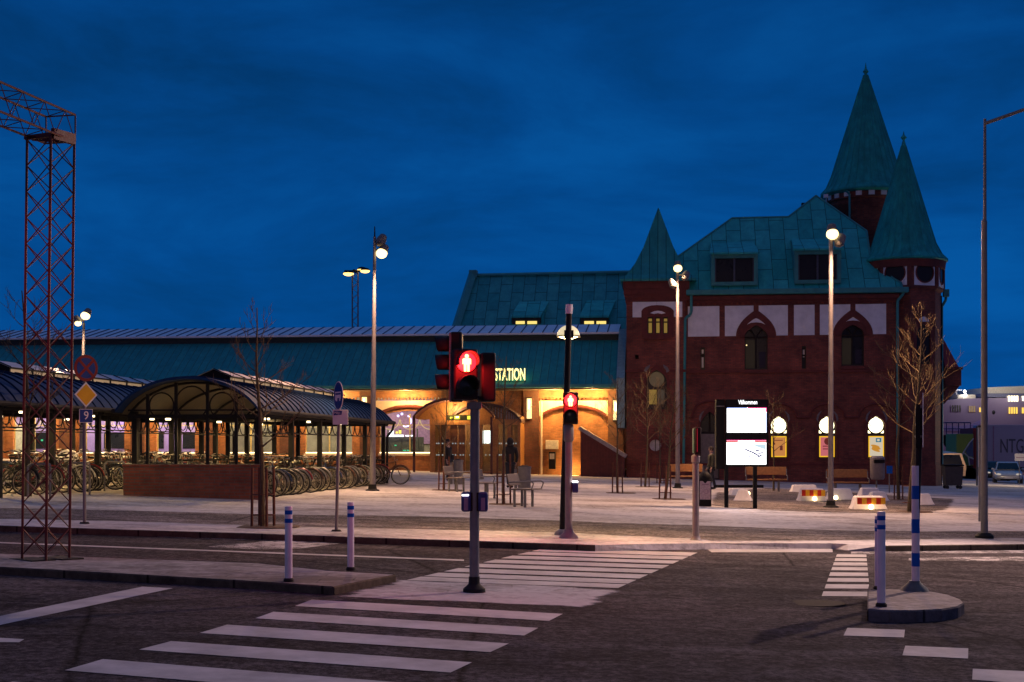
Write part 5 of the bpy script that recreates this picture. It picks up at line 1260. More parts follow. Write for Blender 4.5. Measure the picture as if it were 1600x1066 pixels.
row('A', gA, 26, 1.6, 0.52, 1.25, 0.0, 1)
row('A', gA, 14, 2.0, 0.95, -1.0, PI, -1)
o = bike('bicycle with big white plastic bag over its saddle in the left shelter', None, (0.2, 0.2, 0.18), cover=True, step=True); p = G(122, 759); o.location = p; o.rotation_euler = (0, 0, 0.3)
if 'group' in o: del o['group']
o = bike('brown bicycle with wooden crate parked alone past the shelter end beside the lamp post', None, (0.09, 0.035, 0.02), box=True); p = G(603, 757.5); o.location = p; o.rotation_euler = (0.06, 0, 0.15)
if 'group' in o: del o['group']
# hoops the cycles lean on
hp = thing('cycle_rack', 'grey tubular hoops of the cycle rack in the left shelter', 'rack', axis(gA, 1.2, 1.9), -SHD)
for i in range(6):
    obj('hoop', MB().path([Vector((0, i * 2.2, -0.05)), Vector((0, i * 2.2, 0.72)), Vector((0.05, i * 2.2 + 0.06, 0.78)), Vector((0.5, i * 2.2 + 0.06, 0.78)), Vector((0.55, i * 2.2, 0.72)), Vector((0.55, i * 2.2, -0.05))], 0.028, 8), M_GALV, hp)

# ------------------------------------------------------------------ street lamps
def post_height(base, pxtop, pytop): return CAMZ + (HY - pytop) / F * base.y - base.z
def street_lamp(label, base, px, ytop, heads, spike=False, r0=0.1, r1=0.06, mat=M_PINKGREY, watts=900):
    H = post_height(base, px, ytop); s = base.y / F
    t = thing('street_lamp', label, 'street lamp', base)
    top = Vector(((px - CX) * s - base.x, 0, H))
    obj('pole', MB().tube((0, 0, -0.05), top * 0.5, r0, (r0 + r1) / 2 + 0.005, 14).tube(top * 0.5, top, (r0 + r1) / 2, r1, 14), mat, t)
    obj('base_plate', MB().lathe([(0.22, -0.02), (0.22, 0.03), (0.14, 0.06), (0.12, 0.2)], (0, 0, 0), 14), M_DARKMET, t)
    for (hx, hy, lit, kind) in heads:
        c = Vector(((hx - CX) * s - base.x, -0.12, CAMZ + (HY - hy) * s - base.z))
        hd = MB(); r = (0.175 if lit == 1 else 0.13)
        side = 1 if hx > px + 1 else (-1 if hx < px - 1 else 0)
        tilt = Matrix.Rotation(0.5 * side, 3, 'Y')
        hd.lathe([(0.05, 0.30), (0.11, 0.26), (0.15, 0.12), (0.16, 0.03), (0.165, 0.0)], c + Vector((0, 0.05, 0.02)), 16, tilt)
        h = obj('lamp_head', hd, M_GALV, t)
        obj('bracket', MB().tube(c + Vector((0, 0.06, 0.16)), Vector((top.x, 0, c.z + 0.1)), 0.03, n=8), M_GALV, h)
        obj('lens', MB().ball(c + Vector((0, 0.0, 0.0)), r, 16, 10, (1, 1, 0.9)), E_LAMP if lit else plain('lamp_lens', (0.12, 0.11, 0.1), 0.3), h)
        if lit: lamp('street_light', base + c + Vector((0.0, -0.4, -0.06)), watts * lit * 3.6, (1.0, 0.58, 0.33), 0.16, 'SPOT', rot=(R(-28), 0, 0), angle=R(136), blend=0.55)
        if lit == 1: lamp('street_light', base + c + Vector((0.0, 0.55, -0.06)), watts * 0.7, (1.0, 0.55, 0.3), 0.16, 'SPOT', rot=(R(36), 0, 0), angle=R(136), blend=0.5)
    if spike: obj('spike', MB().tube(top, top + Vector((0, 0, spike * s)), 0.025, 0.015, 6), M_DARKMET, t)
    return t
street_lamp('tall lamp post with side spotlights beside the end of the cycle shelter', G(582, 767), 585.5, 370, [(597, 397, 1, 'g'), (594, 381, 0, 's')], spike=16, watts=700, r0=0.095, r1=0.045)
street_lamp('lamp post in front of the square corner tower, between bare saplings', G(1059, 763), 1058.5, 427, [(1058.5, 420, 1, 'g'), (1052, 447, 0, 's'), (1069, 435, 0, 's')], watts=900, r0=0.09, r1=0.058)
street_lamp('lamp post in front of the brick station house, right of the display board', G(1298, 793), 1298.5, 374, [(1299, 367, 1, 'g'), (1309, 381.5, 0, 's')], watts=900, r0=0.078, r1=0.056)
bL = G(127, 741); street_lamp('far lamp post with two lit heads behind the no-stopping sign', bL, 131, 505, [(135, 494, 1, 'g'), (123.5, 505.5, 0.3, 's')], spike=18, watts=300, mat=M_GALV, r1=0.045)
# floodlight mast far behind the hall
fmB = Vector(((555 - CX) / F * 150, 150, gz(-17)))
t = thing('floodlight_mast', 'distant lattice floodlight mast with orange lights rising behind the hall roof', 'floodlight mast', fmB)
H = post_height(fmB, 555, 425); m = MB(); wq = 0.32
for sx_ in (-1, 1):
    for sy_ in (-1, 1): m.tube((sx_ * wq, sy_ * wq, 0), (sx_ * wq, sy_ * wq, H), 0.045, n=5)
nz = 34
for i in range(nz):
    z0, z1 = H * i / nz, H * (i + 1) / nz; s = 1 if i % 2 else -1
    for y in (-wq, wq): m.tube((-wq * s, y, z0), (wq * s, y, z1), 0.025, n=4)
    for x in (-wq, wq): m.tube((x, -wq * s, z0), (x, wq * s, z1), 0.025, n=4)
obj('lattice', m, M_GALV, t)
obj('crossbar', MB().b2((-1.2, -0.15, H), (1.4, 0.15, H + 0.18)).b2((-0.15, -1, H), (0.15, 1, H + 0.16)), M_DARKMET, t)
for k_, (dx, dy, dz, rr) in enumerate(((-0.75, 0, -0.2, 0.7), (0.72, 0.3, 0.25, 0.62), (1.15, -0.4, 0.05, 0.62))):
    hd = obj('floodlight', MB().lathe([(rr * 0.95, 0.05), (rr * 0.6, 0.3), (0.1, 0.36)], (dx, dy, H + dz), 16), M_DARKMET, t)
    obj('lens', MB().ball((dx, dy, H + dz), rr * 0.85, 16, 8, (1, 1, 0.45)), E_MAST, hd)
# tall road lamp on the right with its arm out of frame
bR = G(1538, 841); H = post_height(bR, 1538.6, 186); s = bR.y / F
t = thing('road_lamp', 'tall stepped road lamp at the right picture edge with outreach arm', 'street lamp', bR)
obj('pole', MB().tube((0, 0, 0), (0, 0, H * 0.755), 0.068, 0.05, 16).lathe([(0.054, -0.05), (0.054, 0.0), (0.03, 0.05)], (0, 0, H * 0.755), 16, cap=False).tube((0.01, 0, H * 0.755), (0.012, 0, H), 0.032, 0.026, 14), M_GALV, t)
obj('base_plate', MB().lathe([(0.17, -0.02), (0.17, 0.05), (0.11, 0.1)], (0, 0, 0), 16), M_DARKMET, t)
obj('arm', MB().tube((0, 0, H - 0.09), (2.3, -0.9, H + 0.62), 0.034, 0.028, 10), M_GALV, t)
lh = obj('lamp_head', MB().box((2.55, -1.0, H + 0.68), (0.75, 0.3, 0.14), rz=-0.37), M_GALV, t, bevel=0.04)
obj('lens', MB().box((2.55, -1.0, H + 0.595), (0.5, 0.22, 0.03), rz=-0.37), E_LAMP, lh)
lamp('road_light', bR + Vector((2.5, -1.0, H + 0.5)), 6600, (1.0, 0.66, 0.52), 0.1, 'SPOT', rot=Vector((-8.5, -18.0, -10.5)).to_track_quat('-Z', 'Y').to_euler(), angle=R(124), blend=0.6)
# a second road lamp of the same row, beside the viewer
bN = Vector((-4.0, -3.0, gz(-4.0)))
t2 = thing('road_lamp', 'road lamp beside the near carriageway, behind the viewpoint', 'street lamp', bN)
obj('pole', MB().tube((0, 0, 0), (0, 0, 7.5), 0.09, 0.05, 12), M_GALV, t2)
lh = obj('lamp_head', MB().box((0.4, 0.3, 7.55), (0.75, 0.3, 0.14), rz=0.6), M_GALV, t2); obj('lens', MB().box((0.4, 0.3, 7.46), (0.5, 0.22, 0.03), rz=0.6), E_LAMP, lh)
lamp('road_light', bN + Vector((0.4, 0.3, 7.3)), 330, (1.0, 0.6, 0.52), 0.15)
# dark post with bowl lamp behind the far pedestrian signal
b = G(879, 836); H = post_height(b, 889, 476); s = b.y / F
t = thing('bowl_lamp_post', 'slim dark leaning post with glowing bowl lamp behind the far red signal', 'street lamp', b)
tp_ = Vector(((889.5 - CX) * s - b.x, 0, H))
obj('pole', MB().tube((0, 0, -0.02), tp_ * 0.975, 0.058, 0.05, 12), M_BLACK, t)
obj('cap', MB().tube(tp_ * 0.96, tp_, 0.062, 0.062, 12), M_WHITEGLOSS, t)
obj('base', MB().lathe([(0.15, 0), (0.13, 0.06), (0.08, 0.1)], (0, 0, 0), 14), M_PINKGREY, t)
c = Vector(((889 - CX) * s - b.x, 0.24, CAMZ + (HY - 524) * s - b.z))
prof = [(0.2 * math.cos(a), 0.2 * math.sin(a)) for a in [0, .2, .4, .6, .8, 1.0, 1.2, 1.4, 1.55]]
bw = obj('bowl', MB().lathe(prof, c, 24, Matrix.Diagonal((1, 1, 0.98)), cap=False), E_DOME, t)
obj('rim', MB().torus(c, 0.2, 0.012, 24, 5, Matrix.Rotation(PI / 2, 3, 'X')), M_BLACK, bw)
obj('lens', MB().ball(c + Vector((0, 0, -0.01)), 0.165, 18, 8, (1, 1, 0.15)), emit('bowl_lens', (1.0, 0.86, 0.4), 7), bw)
obj('clamp', MB().box(c + Vector((0, -0.12, 0.02)), (0.16, 0.2, 0.14)), M_DARKMET, bw)
lamp('bowl_light', b + c + Vector((0, -0.05, -0.2)), 480, (1.0, 0.62, 0.22), 0.1)

# ------------------------------------------------------------------ hall lights
for x, pwr in ((637, 300), (511, 750), (388, 750), (271, 750), (160, 750), (48, 750)):
    u = FU(x, 0.1); lamp('eaves_light', W(u, -0.25, zs - 0.15), pwr, (1.0, 0.60, 0.21), 0.08)
for x in (865, 927): lamp('niche_light', W(FU(x, -0.3), -0.3, zs - 0.25), 430, (1.0, 0.57, 0.17), 0.08)
lamp('niche_floor_light', W(FU(893, 0.6), 0.45, gz(6) + 0.35), 90, (1.0, 0.55, 0.15), 0.06)
for x in (827, 962): lamp('wall_light', W(FU(x, -0.5), -0.55, FZ(x, 640, -0.5)), 28, (1.0, 0.6, 0.25), 0.06)
lamp('porch_light', W(FU(708, -2.2), -2.3, FZ(708, 640, -2.2)), 170, (1.0, 0.62, 0.25), 0.08)
lamp('porch_inner', W(FU(740, -0.8), -0.8, FZ(740, 662, -0.8)), 80, (1.0, 0.72, 0.4), 0.08)
for x in (640, 515, 395, 280, 170, 60, -40): lamp('hall_lamp', W(FU(x, 3.3), 3.3, zs - 0.1), 420, (1.0, 0.82, 0.5), 0.2)
for x in (600, 400, 200): lamp('platform_lamp', W(FU(x, 4.6), 4.6, zs - 0.2), 150, (0.75, 0.6, 1.0), 0.2)
# ------------------------------------------------------------------ near pedestrian signal
def man_shape(h):
    """standing figure outline for the red lens, unit height h"""
    p = [(-0.16, -0.5), (-0.03, -0.5), (-0.02, -0.1), (0.02, -0.1), (0.03, -0.5), (0.16, -0.5), (0.17, -0.05), (0.25, -0.08), (0.25, 0.2), (0.17, 0.27), (-0.17, 0.27), (-0.25, 0.2), (-0.25, -0.08), (-0.17, -0.05)]
    return [(x * h, z * h) for x, z in p]
def ped_head(parent, c, w, h, d, yaw=0.0):
    rot = Matrix.Rotation(yaw, 3, 'Z')
    def M(mb): mb.v = [tuple(rot @ Vector(p) + Vector(c)) for p in mb.v]; return mb
    hd = obj('signal_head', M(MB().b2((-w / 2, 0, -h / 2), (w / 2, d, h / 2))), M_SIGBLACK, parent, bevel=0.025)
    r = w * 0.40
    for zc, lit in ((h * 0.235, True), (-h * 0.235, False)):
        ln = obj('red_lens' if lit else 'green_lens', M(MB().lathe([(0.001, 0.03), (r, 0.02), (r, -0.02)], (0, 0, 0), 24, Matrix.Rotation(PI / 2, 3, 'X'), cap=False)), E_RED if lit else plain('dark_lens', (0.012, 0.02, 0.016), 0.2), hd)
        ln.data.transform(Matrix.Translation(rot @ Vector((0, -0.01, zc))))
        vz_ = MB(); k = 14; n0 = len(vz_.v)
        for i in range(k + 1):
            a = -0.35 + (PI + 0.7) * i / k
            for rr, y in ((r * 1.06, -0.02), (r * 1.06, -0.2 - 0.06 * math.sin(a))):
                vz_.v.append((rr * math.cos(a), y, zc + rr * math.sin(a)))
        for i in range(k): vz_.f.append((2 * i, 2 * i + 1, 2 * i + 3, 2 * i + 2))
        vo = obj('visor', M(vz_), M_SIGBLACK, hd); md = vo.modifiers.new('t', 'SOLIDIFY'); md.thickness = 0.006
        if lit:
            mm = MB().plate(man_shape(r * 1.75), (), -0.045, -0.042).ball((0, -0.044, r * 1.75 * 0.39), r * 0.2, 10, 6, (1, 0.15, 1))
            mo = obj('red_figure', M(mm), E_REDMAN, ln); mo.data.transform(Matrix.Translation(rot @ Vector((0, 0, zc - 0.01))))
    return hd
b = G(741, 924, 0.012); s = b.y / F; H = post_height(b, 742, 628)
t = thing('pedestrian_signal', 'near traffic signal post with red standing figure and side facing vehicle lights', 'traffic signal', b)
NS = t
obj('post', MB().tube((0, 0, 0.0), (0.008, 0, H), 0.053, 0.05, 20), M_GALV, t)
obj('base', MB().lathe([(0.125, -0.02), (0.12, 0.03), (0.075, 0.07), (0.062, 0.085), (0.06, 0.16)], (0, 0, 0), 20), M_DARKMET, t)
def LP(px, py, dy=0.0): return Vector(((px - CX) * (b.y + dy) / F - b.x, dy, CAMZ + (HY - py) * (b.y + dy) / F - b.z))
c = LP(729, 586); ped_head(t, (c.x, -0.16, c.z), 0.265, 0.55, 0.2, 0.22)
c = LP(760, 590); obj('side_signal_box', MB().box((c.x, 0.02, c.z), (0.155, 0.3, 0.53), rz=0.2), M_SIGBLACK, t, bevel=0.02)
c0, c1 = LP(712, 573), LP(703, 520)
vb_ = obj('vehicle_signal', MB().box((LP(713, 574).x, 0.12, c0.z), (0.13, 0.27, 0.76)), M_SIGBLACK, t, bevel=0.02)
obj('backing_strip', MB().b2((LP(703.5, 574).x - 0.012, -0.02, LP(0, 627).z), (LP(703.5, 574).x + 0.012, 0.26, c1.z)).b2((LP(717, 574).x, 0.0, LP(0, 612).z), (LP(721, 574).x, 0.24, c1.z)), M_GALV, vb_)
for yv in (541, 570, 601):
    cc = LP(705, yv); k = 12; v_ = MB()
    for i in range(k + 1):
        a = -0.45 + (PI + 0.9) * i / k
        v_.v.append((cc.x, 0.12 + 0.115 * math.cos(a), cc.z + 0.005 + 0.115 * math.sin(a)))
        v_.v.append((cc.x - 0.165 - 0.02 * math.sin(a), 0.12 + 0.115 * math.cos(a), cc.z + 0.005 + 0.112 * math.sin(a)))
    for i in range(k): v_.f.append((2 * i, 2 * i + 1, 2 * i + 3, 2 * i + 2))
    o = obj('visor', v_, M_SIGBLACK, vb_); md = o.modifiers.new('t', 'SOLIDIFY'); md.thickness = 0.006
    ln = MB().lathe([(0.001, -0.02), (0.1, 0.0)], (cc.x + 0.005, 0.12, cc.z + 0.005), 18, Matrix.Rotation(PI / 2, 3, 'Y')); obj('lens', ln, plain('dark_red_lens', (0.05, 0.004, 0.004), 0.25) if yv == 541 else M_DARKGLASS, vb_)
br = MB()
for yv in (556, 622): p = LP(738, yv); br.b2((LP(712, yv).x, -0.0, p.z - 0.02), (LP(758, yv).x, 0.06, p.z + 0.02))
br.box((LP(741, 634).x, 0.0, LP(741, 634).z), (0.16, 0.14, 0.07)); obj('bracket', br, M_GALV, t)
for x, sgn in ((728.5, -1), (755, 1)):
    p = LP(x, 784); bx = obj('button_box', MB().box((p.x, -0.01, p.z), (0.105, 0.15, 0.215)), M_BOXBLUE, t, bevel=0.025)
    obj('face_panel', MB().b2((p.x - 0.022, -0.092, p.z - 0.09), (p.x + 0.022, -0.086, p.z + 0.045)), M_LILAC, bx)
    obj('clamp', MB().b2((p.x - sgn * 0.05 - 0.02, -0.05, p.z - 0.1), (p.x - sgn * 0.05 + 0.02, 0.05, p.z + 0.1)), M_SIGBLACK, bx)
    if sgn < 0: obj('light_bar', MB().b2((p.x - 0.043, -0.095, p.z + 0.066), (p.x + 0.03, -0.087, p.z + 0.082)), E_LEDWHITE, bx)
lamp('red_glow', b + Vector((LP(729, 570).x, -0.42, LP(729, 570).z)), 40, (1.0, 0.02, 0.02), 0.07)
# far pedestrian signal
b = G(888.5, 841); H = post_height(b, 889, 661)
t = thing('pedestrian_signal', 'far pedestrian signal post with red standing figure before the lit brick niche', 'traffic signal', b)
obj('post', MB().tube((0, 0, 0), (0, 0, H), 0.062, 0.058, 18), M_PINKGREY, t)
obj('collar', MB().lathe([(0.06, -0.32), (0.085, -0.28), (0.085, -0.05), (0.05, 0.0)], (0, 0, H), 16), M_GALV, t)
obj('base', MB().lathe([(0.17, -0.02), (0.15, 0.04), (0.085, 0.1), (0.075, 0.15)], (0, 0, 0), 18), M_PINKGREY, t)
c = LP(891, 638); ped_head(t, (c.x, -0.12, c.z), 0.25, 0.54, 0.2, -0.05)
p = LP(898.5, 761); bx = obj('button_box', MB().box((p.x, -0.02, p.z), (0.1, 0.15, 0.19)), M_BOXBLUE, t, bevel=0.02); obj('light_bar', MB().b2((p.x - 0.045, -0.1, p.z + 0.075), (p.x + 0.045, -0.0, p.z + 0.1)), E_LEDWHITE, bx)
lamp('red_glow', b + Vector((c.x, -0.42, c.z + 0.12)), 80, (1.0, 0.02, 0.02), 0.07)
# grey signal seen edge-on
b = G(1087, 851, 0.02); H = post_height(b, 1087, 713)
t = thing('pedestrian_signal', 'grey signal post with its head seen edge-on showing green and red slivers', 'traffic signal', b)
obj('post', MB().tube((0, 0, 0), (0, 0, H), 0.058, 0.055, 18), M_PINKGREY, t)
obj('collar', MB().lathe([(0.056, -0.12), (0.075, -0.1), (0.075, 0.0), (0.04, 0.03)], (0, 0, H), 16), M_PINKGREY, t)
obj('base', MB().lathe([(0.18, -0.03), (0.16, 0.04), (0.085, 0.1), (0.07, 0.15)], (0, 0, 0), 18), M_PINKGREY, t)
z0, z1 = LP(0, 710).z, LP(0, 668).z; x0, x1 = LP(1083, 0).x, LP(1094.5, 0).x
hd = obj('signal_head', MB().b2((x0 + 0.02, -0.1, z0), (x1, 0.14, z1)), M_SIGBLACK, t, bevel=0.015)
obj('green_edge', MB().b2((x0, -0.06, z0 + 0.02), (x0 + 0.012, 0.1, z1 - 0.02)), E_GREENDIM, hd)
obj('red_edge', MB().b2((x0 + 0.05, -0.112, z0 + 0.04), (x0 + 0.062, -0.1, z1 - 0.02)), E_REDDIM, hd)
obj('bracket', MB().b2((x0 + 0.02, -0.03, H), (x1 - 0.02, 0.03, z0 + 0.02)), M_GALV, t)

# ------------------------------------------------------------------ signs on posts
def rounddisc(r, y0, y1, n=32, sx=1.0): return [(r * math.cos(2 * PI * i / n) * sx, r * math.sin(2 * PI * i / n)) for i in range(n)]
b = G(132, 818.5); s = b.y / F; H = post_height(b, 134, 560)
t = thing('road_sign', 'post with no-stopping disc, yellow diamond and blue number nine plate', 'road sign', b, 0.86)
obj('post', MB().tube((0, 0, 0), (0, 0.0, H), 0.028, n=12), M_GALV, t)
obj('foot', MB().lathe([(0.09, -0.01), (0.07, 0.03)], (0, 0, 0), 12), M_DARKMET, t)
zc = LP(0, 575.5).z; r = 0.225
d = obj('no_stopping_disc', MB().plate(rounddisc(r, 0, 0), (), -0.05, -0.04, back=True), M_SIGNRED, t)
obj('blue_field', MB().plate(rounddisc(r * 0.78, 0, 0), (), -0.053, -0.051), M_BLUE, d)
cr = MB()
for a in (PI / 4, -PI / 4): cr.box((0, -0.055, 0), (r * 1.6, 0.002, r * 0.2), M=Matrix.Rotation(a, 3, 'Y'))
cr.v = [(x, y - (0.001 if i > 7 else 0), z) for i, (x, y, z) in enumerate(cr.v)]
obj('red_cross', cr, M_SIGNRED, d); d.location = (0, 0, zc)
zc = LP(0, 617).z; h = 0.215
d = obj('priority_diamond', MB().plate([(-h, 0), (0, h), (h, 0), (0, -h)], (), -0.05, -0.04, back=True), M_SIGNWHITE, t, (0, 0, zc)); h *= 0.85
obj('yellow_field', MB().plate([(-h, 0), (0, h), (h, 0), (0, -h)], (), -0.053, -0.051), M_YELLOW, d)
zc = LP(0, 650).z
d = obj('route_plate', MB().plate([(-0.125, -0.115), (-0.125, 0.115), (0.125, 0.115), (0.125, -0.115)], (), -0.05, -0.04, back=True), M_SIGNWHITE, t, (0, 0, zc))
obj('blue_field', MB().plate([(-0.118, -0.108), (-0.118, 0.108), (0.118, 0.108), (0.118, -0.108)], (), -0.053, -0.051), M_BLUE, d)
text('numeral', '9', M_SIGNWHITE, d, (0, -0.055, 0.0), 0.2, ext=0.001, sx=1.0)
b = G(525.5, 830.5); s = b.y / F; H = post_height(b, 531, 605)
t = thing('road_sign', 'post with round blue bus disc above a pale worn text plate', 'road sign', b, -1.12)
obj('post', MB().tube((0, 0, 0), ((LP(531, 605).x) * 0.44, LP(531, 605).x * 0.9, H), 0.028, n=12), M_GALV, t)
obj('foot', MB().lathe([(0.1, -0.01), (0.07, 0.03)], (0, 0, 0), 12), M_DARKMET, t)
off = Vector((LP(533, 0).x * 0.44, LP(533, 0).x * 0.9))
zc = LP(0, 618.5).z; r = 0.24
d = obj('bus_disc', MB().plate(rounddisc(r, 0, 0), (), -0.05, -0.04, back=True), M_SIGNWHITE, t, (off.x, off.y, zc))
obj('blue_field', MB().plate(rounddisc(r * 0.94, 0, 0), (), -0.053, -0.051), M_BLUE, d)
bs = [(-0.16, -0.075), (-0.16, 0.065), (0.16, 0.065), (0.16, -0.06), (0.13, -0.06), (0.13, -0.09), (0.07, -0.09), (0.07, -0.04), (-0.04, -0.04), (-0.05, -0.09), (-0.11, -0.09), (-0.11, -0.075)]
obj('bus_symbol', MB().plate([(x * 0.95, z) for x, z in bs], [[(-0.14, 0.015), (-0.14, 0.045), (0.14, 0.045), (0.14, 0.015)]], -0.056, -0.054), M_SIGNWHITE, d)
zc = LP(0, 652).z
p_ = thing('text_plate', 'pale worn plate', 'sign'); bpy.data.objects.remove(p_)
d = obj('text_plate', MB().plate([(-0.13, -0.125), (-0.13, 0.125), (0.13, 0.125), (0.13, -0.125)], (), -0.05, -0.04, back=True), M_SIGNWHITE, t, (off.x, off.y, zc)); d.rotation_euler = (0, 0, 0.98)
obj('blue_field', MB().plate([(-0.115, 0.03), (-0.115, 0.105), (0.03, 0.105), (0.02, 0.04)], (), -0.053, -0.051), M_BLUE, d)
text('lettering', 'Miljö', M_SIGNWHITE, d, (-0.05, -0.055, 0.07), 0.055, ext=0.001)

# ------------------------------------------------------------------ bollards
def bollard(label, px, y0, y1, h=0.1):
    b = G(px, y1, h); H = post_height(b, px, y0)
    t = thing('bollard', label, 'bollard', b, 0, 'white bollards with blue bands')
    obj('post', MB().lathe([(0.04, 0), (0.04, H - 0.01), (0.036, H)], (0, 0, 0), 18), M_WHITEBOLLARD, t)
    obj('foot', MB().lathe([(0.055, -0.005), (0.055, 0.025), (0.042, 0.04)], (0, 0, 0), 18), M_DARKMET, t)
    for q in (0.04, 0.13): obj('blue_band', MB().lathe([(0.0415, H - q - 0.045), (0.0415, H - q)], (0, 0, 0), 18, cap=False), M_BLUEBAND, t)
bollard('white bollard with blue bands nearest the kerb on the median island', 451, 791.5, 909, 0.085)
bollard('white bollard with blue bands on the far edge of the median island', 548, 785, 891, 0.085)
bollard('white bollard with blue bands at the front of the right traffic island', 1377, 799.5, 948, 0.115)
bollard('white bollard half hidden behind the front one on the right traffic island', 1372.5, 806, 921, 0.115)
# blue and white sleeve post
b = G(1429, 923, 0.115); H = post_height(b, 1429, 634); s = b.y / F
t = thing('keep_side_post', 'blue and white banded sign post on the right traffic island, signs seen edge-on', 'road sign', b)
z_sl = LP(0, 728).z
obj('pole', MB().tube((0, 0, 0), (0.06, 0, H), 0.034, 0.034, 14), M_DARKMET, t)
obj('sleeve', MB().lathe([(0.043, 0.03), (0.043, z_sl)], (0.012, 0, 0), 18), M_WHITEBOLLARD, t)
for ya, yb5 in ((885, 864), (833, 811), (780, 759)):
    obj('blue_band', MB().lathe([(0.0445, LP(0, ya).z), (0.0445, LP(0, yb5).z)], (0.012, 0, 0), 18, cap=False), M_BLUEBAND, t)
obj('base', MB().lathe([(0.16, -0.01), (0.14, 0.03), (0.07, 0.09), (0.06, 0.11)], (0, 0, 0), 18), plain('base_grey_green', (0.1, 0.12, 0.11), 0.7), t)
obj('collar', MB().lathe([(0.045, 0), (0.045, 0.025)], (0.05, 0, LP(0, 684).z), 14).lathe([(0.045, 0), (0.045, 0.03)], (0.056, 0, LP(0, 638).z), 14), M_GALV, t)
x0, x1 = LP(1437, 0).x, LP(1442, 0).x
zc = (LP(0, 700).z + LP(0, 632).z) / 2; obj('sign_back', MB().box((x0 + 0.01, 0.1, zc), (0.05, 0.3, LP(0, 632).z - LP(0, 700).z), rz=-0.29), M_BLACK, t)
zc = (LP(0, 699).z + LP(0, 615).z) / 2; obj('sign_plate', MB().box((x1, 0, zc), (0.006, 0.5, LP(0, 615).z - LP(0, 699).z), rz=-0.303), M_SIGNWHITE, t)

# ------------------------------------------------------------------ lattice gantry
pl_ = [G(37, 876, 0.085), G(74.5, 877, 0.085), G(106, 871.5, 0.085), G(68.5, 870.5, 0.085)]
ctr = sum(pl_, Vector()) / 4; Ht = CAMZ + (HY - 216) / F * ctr.y - ctr.z
t = thing('lattice_gantry', 'red-lit lattice mast on the median carrying a truss over the near road', 'gantry', ctr)
a = 0.255
cn = [Vector((-0.255, -0.09, 0)), Vector((0.09, -0.255, 0)), Vector((0.255, 0.09, 0)), Vector((-0.09, 0.255, 0))]
m = MB()
lean = Vector((0.06, 0, 0))
def up(p, z): return p + Vector((0, 0, z)) + lean * (z / Ht)
for p in cn: m.tube(up(p, 0), up(p, Ht), 0.016, n=6)
obj('mast_legs', m, M_REDLIT, t)
m = MB(); nz = 16
for i in range(nz):
    for k in range(4):
        p, q = cn[k], cn[(k + 1) % 4]; z0, z1 = 0.06 + (Ht - 0.1) * i / nz, 0.06 + (Ht - 0.1) * (i + 1) / nz
        m.tube(up(p, z0), up(q, z1), 0.007, n=5, cap=False).tube(up(q, z0), up(p, z1), 0.007, n=5, cap=False)
obj('mast_bracing', m, M_REDLIT, t)
obj('base_plate', MB().box((-0.12, -0.12, -0.01), (0.5, 0.32, 0.05), rz=-0.68).box((0.14, 0.14, -0.01), (0.5, 0.3, 0.04), rz=-0.68), M_DARKMET, t)
top = up(Vector((0, 0, 0)), Ht)
obj('head_plate', MB().box(up(Vector((-0.1, -0.14, 0)), Ht - 0.01), (0.42, 0.05, 0.05), rz=-0.44).box(up(Vector((0.18, -0.08, 0)), Ht + 0.0), (0.05, 0.36, 0.13), rz=-0.44).box(up(Vector((0.0, 0.1, 0)), Ht), (0.5, 0.05, 0.05), rz=0.34), M_REDLIT, t)
d = Vector((-0.23, -0.973, 0)).normalized(); sd = Vector((-d.y, d.x, 0))
LB = 10.5; hb_, wb = 0.33, 0.40
start = top + Vector((0.05, 0.2, -0.01))
def tr(along, side_, z): return start + d * along + sd * side_ + Vector((0, 0, z))
m = MB()
for sx_ in (-wb / 2, wb / 2):
    for z in (0, hb_): m.tube(tr(0, sx_, z), tr(LB, sx_, z), 0.014, n=6)
obj('truss_chords', m, M_REDLIT, t)
m = MB(); nb = 24; L = LB / nb
for i in range(nb):
    for sx_ in (-wb / 2, wb / 2):
        m.tube(tr(i * L, sx_, 0), tr((i + 0.5) * L, sx_, hb_), 0.006, n=5).tube(tr((i + 0.5) * L, sx_, hb_), tr((i + 1) * L, sx_, 0), 0.006, n=5)
    for z in (0, hb_):
        m.tube(tr(i * L, -wb / 2, z), tr((i + 0.5) * L, wb / 2, z), 0.006, n=5).tube(tr((i + 0.5) * L, wb / 2, z), tr((i + 1) * L, -wb / 2, z), 0.006, n=5)
for z in (0, hb_): m.tube(tr(0, -wb / 2, z), tr(0, wb / 2, z), 0.01, n=5)
for sx_ in (-wb / 2, wb / 2): m.tube(tr(0, sx_, 0), tr(0, sx_, hb_), 0.01, n=5)
obj('truss_bracing', m, M_REDLIT, t)
# the gantry's own red lane signal, out of the picture over the near road
sg = tr(5.2, 0, -0.35)
vh = obj('lane_signal', MB().box(sg, (0.3, 0.3, 0.6)), M_BLACK, t)
obj('lens', MB().box(sg + Vector((0.02, 0.17, 0.1)), (0.2, 0.02, 0.2)), E_RED, vh)
l_ = lamp('lane_signal_light', ctr + sg + Vector((0.05, 0.25, 0.05)), 420, (1.0, 0.10, 0.04), 0.1, 'SPOT', angle=R(44), blend=0.5)
l_.rotation_euler = (ctr + Vector((0, 0, 2.55)) - l_.location).to_track_quat('-Z', 'Y').to_euler()

